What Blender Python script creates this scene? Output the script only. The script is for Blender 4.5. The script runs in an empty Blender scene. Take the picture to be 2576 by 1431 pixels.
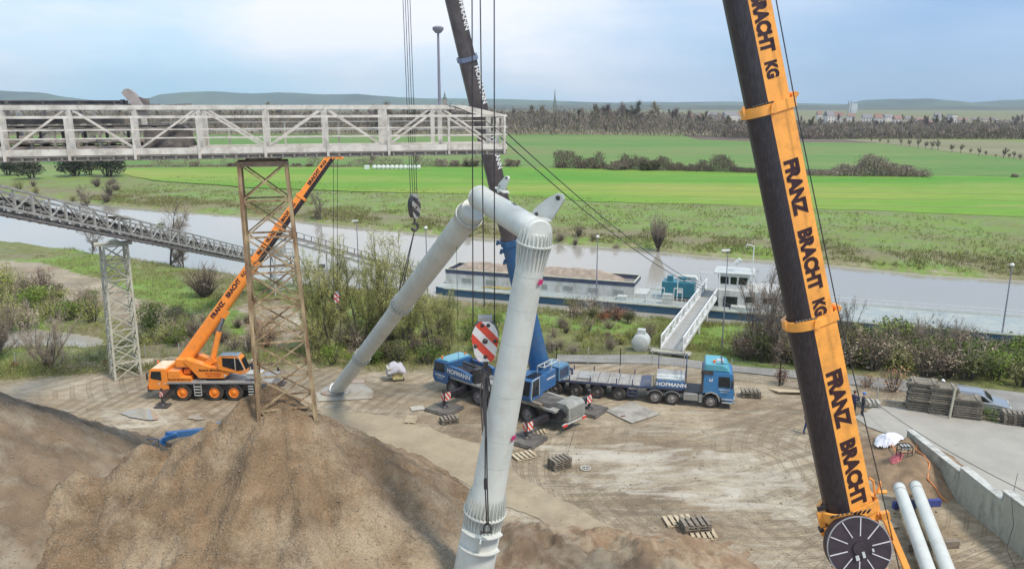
import bpy, bmesh, math, random
import numpy as np
from mathutils import Vector, Matrix, Euler, noise
random.seed(7)
sc = bpy.context.scene
COL = sc.collection
PI = math.pi
# ---------------------------------------------------------------- camera
FPX = 1950.0; PITCH = math.radians(13.08); CAMH = 22.0
cam_d = bpy.data.cameras.new('camera'); cam = bpy.data.objects.new('camera', cam_d); COL.objects.link(cam)
cam.location = (0, 0, CAMH); cam.rotation_euler = (PI/2 - PITCH, 0, 0)
cam_d.sensor_width = 36; cam_d.lens = 36*FPX/2576; cam_d.clip_end = 30000; cam_d.clip_start = 0.3
sc.camera = cam
# ---------------------------------------------------------------- exposure
sc.view_settings.view_transform = 'Standard'; sc.view_settings.look = 'None'
sc.view_settings.exposure = 0.26; sc.view_settings.gamma = 1.0
sc.cycles.use_denoising = True
sc.cycles.max_bounces = 6; sc.cycles.transparent_max_bounces = 12
# ---------------------------------------------------------------- sun and sky
SUN_EL = math.radians(56); SUN_AZ = math.radians(128)      # azimuth from +Y towards +X
sd = Vector((math.sin(SUN_AZ)*math.cos(SUN_EL), math.cos(SUN_AZ)*math.cos(SUN_EL), math.sin(SUN_EL)))
sl = bpy.data.lights.new('sun', 'SUN'); sl.energy = 3.1; sl.angle = math.radians(11); sl.color = (1, .92, .80)
so = bpy.data.objects.new('sun', sl); COL.objects.link(so); so.location = sd*80
so.rotation_euler = (-sd).to_track_quat('-Z', 'Y').to_euler()
world = bpy.data.worlds.new('World'); sc.world = world; world.use_nodes = True
nt = world.node_tree; nt.nodes.clear()
def N(t, **k):
    n = nt.nodes.new(t)
    for a, b in k.items(): setattr(n, a, b)
    return n
def math_n(tree, op, a, b=None, clamp=False):
    n = tree.nodes.new('ShaderNodeMath'); n.operation = op; n.use_clamp = clamp
    for i, q in enumerate((a, b)):
        if q is None: continue
        if isinstance(q, (int, float)): n.inputs[i].default_value = q
        else: tree.links.new(q, n.inputs[i])
    return n.outputs[0]
def ramp_n(tree, fac, stops, interp='LINEAR'):
    n = tree.nodes.new('ShaderNodeValToRGB'); n.color_ramp.interpolation = interp
    el = n.color_ramp.elements
    while len(el) < len(stops): el.new(.5)
    for e, (p, c) in zip(el, stops):
        e.position = p; e.color = (c, c, c, 1) if isinstance(c, (int, float)) else (*c, 1)
    tree.links.new(fac, n.inputs[0]); return n.outputs[0]
def mix_n(tree, fac, a, b, blend='MIX'):
    n = tree.nodes.new('ShaderNodeMix'); n.data_type = 'RGBA'; n.blend_type = blend
    for i, q in ((0, fac), (6, a), (7, b)):
        if isinstance(q, (int, float)): n.inputs[i].default_value = q
        elif isinstance(q, tuple): n.inputs[i].default_value = (*q, 1)
        else: tree.links.new(q, n.inputs[i])
    return n.outputs[2]
sky = N('ShaderNodeTexSky', sky_type='NISHITA', sun_disc=False, sun_elevation=SUN_EL, sun_rotation=SUN_AZ,
        air_density=1.2, dust_density=1.5, ozone_density=2.0)
tc = N('ShaderNodeTexCoord'); sep = N('ShaderNodeSeparateXYZ'); nt.links.new(tc.outputs['Generated'], sep.inputs[0])
mp = N('ShaderNodeMapping'); mp.inputs['Scale'].default_value = (1.0, 1.0, 3.2); mp.inputs['Location'].default_value = (.35, .1, .2)
nt.links.new(tc.outputs['Generated'], mp.inputs[0])
n1 = N('ShaderNodeTexNoise'); n1.inputs['Scale'].default_value = 2.6; n1.inputs['Detail'].default_value = 6; n1.inputs['Roughness'].default_value = .55
nt.links.new(mp.outputs[0], n1.inputs[0])
# broad bright bank of cloud left of the middle of the view, greyer blue to the right
X = sep.outputs[0]; Z = sep.outputs[2]
bank = math_n(nt, 'MULTIPLY', ramp_n(nt, math_n(nt, 'ADD', X, .5), [(.12, 0.35), (.30, 1), (.5, 1), (.72, .5), (.95, .25)]),
              ramp_n(nt, Z, [(0.0, 0.0), (.025, .35), (.09, 1), (.19, .9), (.30, .5), (.6, .8)]))
cl = math_n(nt, 'ADD', math_n(nt, 'MULTIPLY', n1.outputs[0], 1.25), math_n(nt, 'MULTIPLY', bank, .52))
cmask = ramp_n(nt, cl, [(.50, 0), (.82, .6), (1.12, 1)], 'LINEAR')
base = mix_n(nt, ramp_n(nt, math_n(nt, 'ADD', X, .5), [(.2, 0), (.55, .3), (.95, 1)]), (.12, .52, .93), (.11, .34, .70))
low = mix_n(nt, ramp_n(nt, math_n(nt, 'ADD', X, .5), [(.3, 0), (.9, 1)]), (.50, .84, 1.05), (.27, .47, .72))
grad = mix_n(nt, ramp_n(nt, Z, [(0, 1), (.16, .25), (.35, 0)]), base, low)
skyc = N('ShaderNodeVectorMath', operation='SCALE'); skyc.inputs[3].default_value = .10; nt.links.new(sky.outputs[0], skyc.inputs[0])
veil = mix_n(nt, .85, skyc.outputs[0], grad)
ccol = mix_n(nt, ramp_n(nt, math_n(nt, 'ADD', X, .5), [(.5, 0), (.95, 1)]), (.88, .91, .98), (.42, .57, .80))
fin = mix_n(nt, cmask, veil, ccol)
bg = N('ShaderNodeBackground'); bg.inputs[1].default_value = 1.0; nt.links.new(fin, bg.inputs[0])
wo = N('ShaderNodeOutputWorld'); nt.links.new(bg.outputs[0], wo.inputs[0])
# ---------------------------------------------------------------- measuring helpers (photo pixel at a known plane -> metres)
CP, SP = math.cos(PITCH), math.sin(PITCH)
def ray(u, v):
    x = (u-1288)/FPX; y = -(v-715.5)/FPX
    return Vector((x, CP+y*SP, -SP+y*CP))
def PY(u, v, Y):
    d = ray(u, v); t = Y/d.y; return Vector((d.x*t, Y, CAMH+d.z*t))
def G(u, v, z=0.0):
    d = ray(u, v); t = (z-CAMH)/d.z; return Vector((d.x*t, d.y*t, z))
# ---------------------------------------------------------------- materials
MATS = {}
def mat(name, rgb, rough=.6, metal=0.0, var=.12, scale=3.0, bump=0.0, bscale=20.0, dirt=None, damt=.5, dscale=1.2, spec=.5, stretch=None):
    if name in MATS: return MATS[name]
    m = bpy.data.materials.new(name); m.use_nodes = True; t = m.node_tree
    b = t.nodes['Principled BSDF']; b.inputs['Roughness'].default_value = rough; b.inputs['Metallic'].default_value = metal
    b.inputs['Specular IOR Level'].default_value = spec
    co = t.nodes.new('ShaderNodeTexCoord').outputs['Object']
    if stretch:
        mp = t.nodes.new('ShaderNodeMapping'); mp.inputs['Scale'].default_value = stretch
        t.links.new(co, mp.inputs[0]); co = mp.outputs[0]
    n = t.nodes.new('ShaderNodeTexNoise'); n.inputs['Scale'].default_value = scale; n.inputs['Detail'].default_value = 5
    t.links.new(co, n.inputs[0])
    lo = tuple(max(0, c*(1-var)) for c in rgb); hi = tuple(min(1, c*(1+var)) for c in rgb)
    c = ramp_n(t, n.outputs[0], [(.3, lo), (.7, hi)])
    if dirt:
        d = t.nodes.new('ShaderNodeTexNoise'); d.inputs['Scale'].default_value = dscale; d.inputs['Detail'].default_value = 8
        d.inputs['Roughness'].default_value = .7; t.links.new(co, d.inputs[0])
        f = ramp_n(t, d.outputs[0], [(.46, 0), (.62, damt)])
        c = mix_n(t, f, c, dirt)
    t.links.new(c, b.inputs['Base Color'])
    if bump:
        bn = t.nodes.new('ShaderNodeTexNoise'); bn.inputs['Scale'].default_value = bscale; bn.inputs['Detail'].default_value = 6
        t.links.new(co, bn.inputs[0])
        bp = t.nodes.new('ShaderNodeBump'); bp.inputs['Strength'].default_value = bump; bp.inputs['Distance'].default_value = .05
        t.links.new(bn.outputs[0], bp.inputs['Height']); t.links.new(bp.outputs[0], b.inputs['Normal'])
    MATS[name] = m; return m
YEL = mat('orange_paint', (.86, .32, .045), .38, var=.06, dirt=(.32, .17, .06), damt=.35, dscale=2.5)
YEL2 = mat('boom_yellow_paint', (.95, .40, .075), .36, var=.06, scale=1.2, dirt=(.55, .24, .06), damt=.5, dscale=1.6)
BLK = mat('black_rubber', (.022, .021, .022), .75, var=.3, dirt=(.11, .09, .07), damt=.7, dscale=2)
DARK = mat('dark_steel', (.035, .033, .036), .5, var=.3, dirt=(.10, .085, .07), damt=.6)
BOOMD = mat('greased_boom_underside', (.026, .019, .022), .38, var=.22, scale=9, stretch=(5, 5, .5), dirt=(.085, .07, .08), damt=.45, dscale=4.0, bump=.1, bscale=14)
BOOMG = mat('grey_boom_steel', (.105, .088, .090), .45, var=.25, scale=2, dirt=(.16, .14, .14), damt=.4)
GREY = mat('grey_steel', (.32, .32, .31), .5, var=.15, dirt=(.18, .16, .13), damt=.5)
LGREY = mat('light_grey_paint', (.50, .52, .50), .45, var=.08, dirt=(.34, .33, .29), damt=.5)
WHITE = mat('white_paint', (.74, .74, .72), .45, var=.05, dirt=(.45, .42, .36), damt=.4)
PIPE = mat('pale_grey_pipe_paint', (.60, .615, .575), .42, var=.05, scale=.6, dirt=(.45, .44, .39), damt=.45, dscale=.9, spec=.35, bump=.06, bscale=3)
BLUE = mat('blue_paint', (.035, .125, .29), .36, var=.12, dirt=(.12, .15, .19), damt=.4)
LBLUE = mat('pale_blue_roof_paint', (.13, .36, .46), .35, var=.12, dirt=(.2, .3, .34), damt=.4)
NAVY = mat('navy_steel', (.05, .065, .12), .5, var=.2, dirt=(.12, .11, .11), damt=.5)
TEAL = mat('teal_paint', (.028, .17, .23), .4, var=.12, dirt=(.1, .17, .18), damt=.35)
GLASS = mat('dark_glass', (.018, .022, .026), .08, var=.3)
RED = mat('red_paint', (.62, .045, .03), .4, var=.08)
REDW = mat('warning_red', (.70, .065, .035), .45, var=.08, dirt=(.3, .08, .05), damt=.4)
WHT = mat('warning_white', (.74, .71, .69), .45, var=.05, dirt=(.5, .42, .38), damt=.5)
ORANGE = mat('orange_lamp', (.85, .20, .03), .35)
CONC = mat('concrete', (.40, .385, .31), .85, var=.18, scale=.9, bump=.35, bscale=9, dirt=(.17, .16, .13), damt=.75, dscale=.8, stretch=(1, 1, .45))
CONCTOP = mat('pale_concrete_edge', (.50, .50, .46), .85, var=.15, scale=3, dirt=(.2, .19, .15), damt=.6)
WOOD = mat('weathered_wood', (.23, .195, .15), .85, var=.3, scale=7, stretch=(1, 1, 3), dirt=(.10, .08, .06), damt=.6)
WOODP = mat('pale_pallet_wood', (.50, .41, .28), .8, var=.15, scale=7, dirt=(.3, .24, .16), damt=.5)
RUST = mat('rusty_steel', (.25, .175, .12), .8, var=.3, scale=3, dirt=(.36, .30, .215), damt=.9, dscale=.7, bump=.2)
GALV = mat('gallery_steel_paint', (.66, .615, .55), .6, var=.12, scale=1.5, dirt=(.33, .29, .235), damt=.65, dscale=1.4)
GALV2 = mat('shore_gallery_steel', (.40, .39, .36), .65, var=.15, scale=1.5, dirt=(.24, .22, .18), damt=.6, dscale=1.4)
LATT = mat('pale_lattice_steel', (.49, .475, .385), .6, var=.12, scale=1.5, dirt=(.33, .30, .23), damt=.6)
BELT = mat('conveyor_belt_rubber', (.10, .085, .08), .8, var=.3, dirt=(.26, .22, .18), damt=.8)
ROPE = mat('steel_rope', (.035, .032, .035), .5, var=.2)
LAMPM = mat('lamp_post_paint', (.23, .225, .27), .5, var=.1)
# ---------------------------------------------------------------- mesh helpers
class MB:
    def __init__(s, T=None): s.v = []; s.f = []; s.m = []; s.T = T; s.mi = 0
    def add(s, vs, fs):
        o = len(s.v)
        for q in vs: s.v.append(Vector(q))
        for f in fs: s.f.append(tuple(o+i for i in f)); s.m.append(s.mi)
        return s
    def box(s, x0, x1, y0, y1, z0, z1):
        return s.add([(x0,y0,z0),(x1,y0,z0),(x1,y1,z0),(x0,y1,z0),(x0,y0,z1),(x1,y0,z1),(x1,y1,z1),(x0,y1,z1)],
                     [(0,3,2,1),(4,5,6,7),(0,1,5,4),(1,2,6,5),(2,3,7,6),(3,0,4,7)])
    def beam(s, p, q, w=.1, h=None, up=(0,0,1)):
        p = Vector(p); q = Vector(q); h = h or w; a = q-p
        if a.length < 1e-6: return s
        a.normalize(); up = Vector(up)
        if abs(a.dot(up)) > .98: up = Vector((0,1,0)) if abs(a.y) < .9 else Vector((1,0,0))
        r = a.cross(up).normalized(); t = r.cross(a)
        vs = []
        for c in (p, q):
            for i, j in ((-1,-1),(1,-1),(1,1),(-1,1)): vs.append(c + r*(i*w/2) + t*(j*h/2))
        return s.add(vs, [(0,1,2,3),(7,6,5,4),(0,4,5,1),(1,5,6,2),(2,6,7,3),(3,7,4,0)])
    def tube(s, pts, r, n=8, cap=True):
        pts = [Vector(p) for p in pts]
        rs = r if isinstance(r, (list, tuple)) else [r]*len(pts)
        a0 = (pts[1]-pts[0]).normalized(); up = Vector((0,0,1)) if abs(a0.z) < .95 else Vector((1,0,0))
        rr = a0.cross(up).normalized(); vs = []
        for i, p in enumerate(pts):
            a = (pts[min(i+1, len(pts)-1)]-pts[max(i-1, 0)]).normalized()
            rr = (rr - a*rr.dot(a)).normalized(); tt = a.cross(rr)
            for k in range(n):
                an = 2*PI*k/n; vs.append(p + rr*(math.cos(an)*rs[i]) + tt*(math.sin(an)*rs[i]))
        fs = []
        for i in range(len(pts)-1):
            for k in range(n):
                k2 = (k+1) % n; fs.append((i*n+k, i*n+k2, (i+1)*n+k2, (i+1)*n+k))
        if cap:
            fs.append(tuple(range(n))[::-1]); fs.append(tuple((len(pts)-1)*n+k for k in range(n)))
        return s.add(vs, fs)
    def prism(s, poly, p0, ex, ey, ez, d0, d1, sc0=1.0, sc1=1.0):
        """2-D poly in (ex,ey) at p0, pushed along ez from d0 to d1"""
        p0 = Vector(p0); ex = Vector(ex); ey = Vector(ey); ez = Vector(ez); n = len(poly); vs = []
        for d, k in ((d0, sc0), (d1, sc1)):
            for a, b in poly: vs.append(p0 + ex*a*k + ey*b*k + ez*d)
        fs = [tuple(range(n))[::-1], tuple(range(n, 2*n))]
        for i in range(n):
            j = (i+1) % n; fs.append((i, j, n+j, n+i))
        return s.add(vs, fs)
    def side(s, poly, y0, y1):          # profile in x,z extruded across y
        return s.prism(poly, (0,0,0), (1,0,0), (0,0,1), (0,1,0), y0, y1)
    def quad(s, a, b, c, d): return s.add([a,b,c,d], [(0,1,2,3)])
    def make(s, name, mats, parent=None, world=False, smooth=False, bevel=0.0, loc=None):
        vs = s.v if s.T is None else [s.T @ q for q in s.v]
        if parent is not None and world:
            inv = wmat(parent).inverted(); vs = [inv @ q for q in vs]
        off = Vector((0,0,0))
        if parent is None and vs:
            if loc is not None: off = Vector(loc)
            elif world:
                xs = [q.x for q in vs]; ys = [q.y for q in vs]
                off = Vector(((min(xs)+max(xs))/2, (min(ys)+max(ys))/2, min(q.z for q in vs)))
            vs = [q-off for q in vs]
        me = bpy.data.meshes.new(name); me.from_pydata([tuple(q) for q in vs], [], s.f)
        ms = mats if isinstance(mats, (list, tuple)) else [mats]
        for m in ms: me.materials.append(m)
        if len(ms) > 1: me.polygons.foreach_set('material_index', s.m)
        bm = bmesh.new(); bm.from_mesh(me); bmesh.ops.recalc_face_normals(bm, faces=bm.faces)
        if smooth:
            for f in bm.faces: f.smooth = True
            for e in bm.edges:
                if len(e.link_faces) == 2 and e.calc_face_angle(0) > math.radians(40): e.smooth = False
        bm.to_mesh(me); bm.free()
        o = bpy.data.objects.new(name, me); COL.objects.link(o); o.location = off
        if parent is not None: o.parent = parent
        if bevel:
            b = o.modifiers.new('bevel', 'BEVEL'); b.width = bevel; b.segments = 2; b.limit_method = 'ANGLE'; b.angle_limit = math.radians(40)
        return o
def wmat(o):
    m = o.matrix_basis.copy()
    while o.parent is not None: o = o.parent; m = o.matrix_basis @ m
    return m
def split(o):
    """give every separate piece of a part its own object of the same name"""
    me = o.data; n = len(me.vertices); par = list(range(n))
    def fd(i):
        while par[i] != i: par[i] = par[par[i]]; i = par[i]
        return i
    for p in me.polygons:
        a = fd(p.vertices[0])
        for v in p.vertices[1:]: par[fd(v)] = a
    gr = {}
    for p in me.polygons: gr.setdefault(fd(p.vertices[0]), []).append(p)
    if len(gr) < 2: return [o]
    outs = []
    for k, ps in gr.items():
        idx = {}; vs = []; fs = []
        for p in ps:
            f = []
            for v in p.vertices:
                if v not in idx: idx[v] = len(vs); vs.append(tuple(me.vertices[v].co))
                f.append(idx[v])
            fs.append(f)
        m2 = bpy.data.meshes.new(o.name); m2.from_pydata(vs, [], fs)
        for m in me.materials: m2.materials.append(m)
        m2.polygons.foreach_set('use_smooth', [p.use_smooth for p in ps])
        q = bpy.data.objects.new(o.name.split('.')[0], m2); COL.objects.link(q); q.parent = o.parent; q.matrix_basis = o.matrix_basis.copy(); outs.append(q)
        for md in o.modifiers: b_ = q.modifiers.new(md.name, md.type); b_.width = md.width; b_.segments = md.segments; b_.limit_method = md.limit_method; b_.angle_limit = md.angle_limit
    bpy.data.objects.remove(o); return outs
def tag(o, label=None, cat=None, group=None, kind=None):
    if label: o['label'] = label
    if cat: o['category'] = cat
    if group: o['group'] = group
    if kind: o['kind'] = kind
    return o
def thing(name, loc, label, cat, rz=0.0, group=None):
    o = bpy.data.objects.new(name, None); COL.objects.link(o); o.location = loc; o.rotation_euler = (0,0,rz)
    o.empty_display_size = .3
    o.matrix_basis = Matrix.Translation(Vector(loc)) @ Matrix.Rotation(rz, 4, 'Z')
    return tag(o, label, cat, group)
def copy_tree(o, loc=None, rz=None, label=None, group=None, scale=None, parent=None):
    c = o.copy(); COL.objects.link(c)
    if parent is not None: c.parent = parent
    if loc is not None: c.location = loc
    if rz is not None: c.rotation_euler = (0,0,rz)
    if scale is not None: c.scale = scale if isinstance(scale, tuple) else (scale,)*3
    if label: c['label'] = label
    if group: c['group'] = group
    for ch in o.children: copy_tree(ch, parent=c)
    return c
def lettering(txt, size, parent, origin, xdir, ydir, m, world=False, bold=.02, ext=.004, sx=1.0, name='lettering', align='CENTER', space=1.0):
    cu = bpy.data.curves.new('t', 'FONT'); cu.body = txt; cu.size = size; cu.align_x = align; cu.align_y = 'CENTER'
    cu.offset = bold*size; cu.extrude = ext; cu.space_character = space; cu.resolution_u = 3
    to = bpy.data.objects.new('t', cu); COL.objects.link(to)
    dg = bpy.context.evaluated_depsgraph_get(); dg.update()
    me = bpy.data.meshes.new_from_object(to.evaluated_get(dg)); bpy.data.objects.remove(to); bpy.data.curves.remove(cu)
    xd = Vector(xdir).normalized(); yd = Vector(ydir); yd = (yd - xd*yd.dot(xd)).normalized(); zd = xd.cross(yd)
    Mx = Matrix((( xd.x*sx, yd.x, zd.x, origin[0]), (xd.y*sx, yd.y, zd.y, origin[1]), (xd.z*sx, yd.z, zd.z, origin[2]), (0,0,0,1)))
    if world and parent is not None: Mx = wmat(parent).inverted() @ Mx
    me.transform(Mx); me.materials.clear(); me.materials.append(m); me.name = name
    o = bpy.data.objects.new(name, me); COL.objects.link(o)
    if parent is not None: o.parent = parent
    return o
INK = mat('dark_lettering_paint', (.035, .010, .012), .5, var=.1)
WINK = mat('white_lettering_paint', (.75, .75, .74), .5, var=.03)
# wheels: meshes cached, wheel > rim
WH = {}
def wheel(parent, x, y, r, w, rimmat, out=1, z=None):
    key = (r, w, rimmat.name, out)
    if key not in WH:
        n = 28; prof = [(r*.60, -w*.42), (r*.62, -w*.5), (r*.93, -w*.5), (r, -w*.36), (r, w*.36), (r*.93, w*.5), (r*.62, w*.5), (r*.60, w*.42)]
        b = MB(); k = len(prof)
        vs = [(math.cos(2*PI*i/n)*a, h, math.sin(2*PI*i/n)*a) for i in range(n) for a, h in prof]
        fs = [(i*k+j, i*k+j+1, ((i+1) % n)*k+j+1, ((i+1) % n)*k+j) for i in range(n) for j in range(k-1)]
        for i in range(0, n):       # tread blocks
            a = 2*PI*(i+.5)/n; c, s_ = math.cos(a), math.sin(a)
        b.add(vs, fs); tm = b.make('wheel', BLK, smooth=True)
        prof2 = [(0, .10), (r*.16, .10), (r*.20, .04), (r*.34, .02), (r*.50, -.03), (r*.55, .06), (r*.60, .06), (r*.61, -w*.42)]
        b = MB(); k = len(prof2)
        vs = [(math.cos(2*PI*i/n)*a, out*(w*.36+h), math.sin(2*PI*i/n)*a) for i in range(n) for a, h in prof2]
        fs = [(i*k+j, i*k+j+1, ((i+1) % n)*k+j+1, ((i+1) % n)*k+j) for i in range(n) for j in range(k-1)]
        b.add(vs, fs)
        for i in range(10):
            a = 2*PI*i/10; px, pz = math.cos(a)*r*.27, math.sin(a)*r*.27
            b.tube([(px, out*(w*.36+.0), pz), (px, out*(w*.36+.07), pz)], r*.03, 5)
        rm = b.make('rim', rimmat, smooth=True)
        WH[key] = (tm.data, rm.data); bpy.data.objects.remove(tm); bpy.data.objects.remove(rm)
    a, b = WH[key]
    o = bpy.data.objects.new('wheel', a); COL.objects.link(o); o.parent = parent; o.location = (x, y, r if z is None else z)
    q = bpy.data.objects.new('rim', b); COL.objects.link(q); q.parent = o
    return o
# ================================================================ LAND
def polyline(px, z):
    pts = [G(u, v, z) for u, v in px]; pts.sort(key=lambda p: p.x); return [(p.x, p.y) for p in pts]
def interp(pl, x):
    if x <= pl[0][0]:
        (x0,y0),(x1,y1) = pl[0], pl[1]
        return y0 + (x-x0)*max(-1.2, min(1.2, (y1-y0)/(x1-x0)))*.6
    if x >= pl[-1][0]:
        (x0,y0),(x1,y1) = pl[-2], pl[-1]
        return y1 + (x-x1)*max(-1.2, min(1.2, (y1-y0)/(x1-x0)))*.6
    for (x0,y0),(x1,y1) in zip(pl, pl[1:]):
        if x <= x1: return y0 + (y1-y0)*(x-x0)/(x1-x0)
WZ = -2.5
EDGE = polyline([(-300,992),(0,962),(200,952),(420,930),(650,926),(850,936),(1110,942),(1400,925),(1640,905),(1860,938),(2030,955),(2280,982),(2576,1000),(2900,1032)], 0)
BNEAR = polyline([(-100,598),(0,607),(200,632),(430,668),(640,702),(800,722),(1000,742),(1400,785),(1700,812),(2000,832),(2576,872),(2900,890)], WZ)
BFAR = polyline([(-150,482),(0,492),(170,505),(300,519),(500,537),(734,554),(944,577),(1119,592),(1383,612),(1613,628),(1763,644),(2094,667),(2332,692),(2576,707),(2900,735)], WZ)
def inpoly(x, y, P):
    c = False; j = len(P)-1
    for i in range(len(P)):
        if (P[i][1] > y) != (P[j][1] > y) and x < (P[j][0]-P[i][0])*(y-P[i][1])/(P[j][1]-P[i][1])+P[i][0]: c = not c
        j = i
    return c
def wp(px, z): return [(p.x, p.y) for p in (G(u, v, z) for u, v in px)]
SAND = wp([(-80,645),(0,655),(100,658),(250,700),(330,742),(395,795),(470,840),(350,850),(250,790),(130,748),(0,705),(-80,690)], -1.4)
SAND2 = wp([(560,770),(700,740),(760,780),(780,850),(700,880),(600,850)], -.8)
TRACK = wp([(110,916),(250,905),(430,893),(560,890),(640,903),(640,914),(430,916),(150,930)], -.1)
POND = wp([(-120,838),(0,834),(100,828),(180,836),(255,848),(278,872),(240,888),(100,884),(0,892),(-120,898)], -1.1)
PALE = [wp(p, 0) for p in ([(1350,1120),(1600,1110),(1900,1140),(2030,1200),(2050,1330),(1900,1300),(1600,1250),(1400,1200)], [(1230,1265),(1290,1260),(1420,1310),(1560,1345),(1500,1380),(1380,1350)], [(260,1020),(420,1025),(470,1060),(330,1085),(240,1050)], [(870,1290),(900,1290),(900,1300)])]
LUSH = [wp(p, -1.0) for p in ([(330,700),(400,690),(480,700),(560,770),(640,800),(560,805),(430,760),(360,740)], [(430,770),(560,790),(640,850),(560,840)],
        [(1750,815),(1850,812),(1930,850),(1900,905),(1800,900),(1750,860)], [(1180,760),(1440,790),(1660,820),(1660,850),(1400,830),(1180,800)],
        [(2180,865),(2300,870),(2320,940),(2200,930)])]
def fbm(x, y, s, o=4): return noise.fractal(Vector((x*s, y*s, 3.7)), 1.0, 2.1, o)
def zland(x, y):
    e = interp(EDGE, x); bn = interp(BNEAR, x); bf = interp(BFAR, x)
    if bn < e+6: bn = e+6
    if bf < bn+10: bf = bn+10
    if y < e: return .035*fbm(x, y, .35) if y < e-3 else .02
    if y < bn:
        t = (y-e)/(bn-e); z = -1.75*t**.8 + .22*fbm(x, y, .13)*min(1, (y-e)/4)
        if bn-y < 2.2: z = z*(bn-y)/2.2 + (-2.8)*(1-(bn-y)/2.2)
        return z
    if y < bf: return -4.2 if min(y-bn, bf-y) > 1.5 else -3.0
    t = y-bf
    if t < 4: return -2.6 + 1.1*(t/4)**.7
    if t < 60: return -1.5 + .5*(t-4)/56 + .12*fbm(x, y, .1)*(1-(t/60))
    return -1.0
xs = sorted(set([round(-62+i*.62, 3) for i in range(0, 201)] + [round(-150+i*1.7, 2) for i in range(0, 52)] + [round(62.5+i*1.7, 2) for i in range(0, 52)] +
     [s*(150*1.16**i) for i in range(1, 28) for s in (-1, 1)]))
ys = [-60, -30, 0, 8] + [14+i*.55 for i in range(0, 122)] + [81.5+i*1.3 for i in range(0, 140)]
yy = ys[-1]
while yy < 7400: yy *= 1.07; ys.append(yy)
V = []; tint = []
for y in ys:
    for x in xs:
        inp = y > 60 and y < 110 and inpoly(x, y, POND)
        z = zland(x, y)
        if inp: z = min(z, -1.45)
        V.append((x, y, z))
        e = interp(EDGE, x); bn = interp(BNEAR, x); bf = interp(BFAR, x)
        n = fbm(x, y, .08); n2 = fbm(x+50, y, .5)
        if y < e + n2*1.2: dirt = 1.0
        elif y < e+2.0+n2*1.5: dirt = .55
        else: dirt = 0.0
        lush = max(0.0, .28+.8*n); dry = max(0.0, .30-.9*fbm(x-90, y+40, .06)+.25*n2)
        if y > bn-3.5 and y < bf: dirt = max(dirt, .3)
        if y > e and y < bn:
            if inpoly(x, y, SAND) or inpoly(x, y, TRACK): dirt = .95
            elif inpoly(x, y, SAND2): dirt = .7
            if any(inpoly(x, y, L) for L in LUSH): lush = .95; dry = 0; dirt *= .2
        if y > bf:
            t = y-bf; k = max(0, 1-abs(t-9-5*n)/9)
            lush = .62+.35*n-.35*k; dry = .26+.3*n2+.35*k; dirt = .5 if t < 2.2+1.0*n2 else (.12*k)
        if y > 600: lush = 0; dry = .55 if y < 1500 else .3; dirt = .0
        tint.append((min(1, dirt), min(1, max(0, lush)), min(1, max(0, dry)), (.55 if y < 60 and any(inpoly(x, y, q) for q in PALE) else .12)))
nx = len(xs); Fc = [(j*nx+i, j*nx+i+1, (j+1)*nx+i+1, (j+1)*nx+i) for j in range(len(ys)-1) for i in range(nx-1)]
me = bpy.data.meshes.new('ground'); me.from_pydata(V, [], Fc)
ca = me.color_attributes.new('zone', 'FLOAT_COLOR', 'POINT'); ca.data.foreach_set('color', np.array(tint, dtype=np.float32).ravel())
me.polygons.foreach_set('use_smooth', [True]*len(me.polygons))
ground = bpy.data.objects.new('ground', me); COL.objects.link(ground); tag(ground, 'muddy yard and scrubby river meadow under everything', kind='structure')
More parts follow.
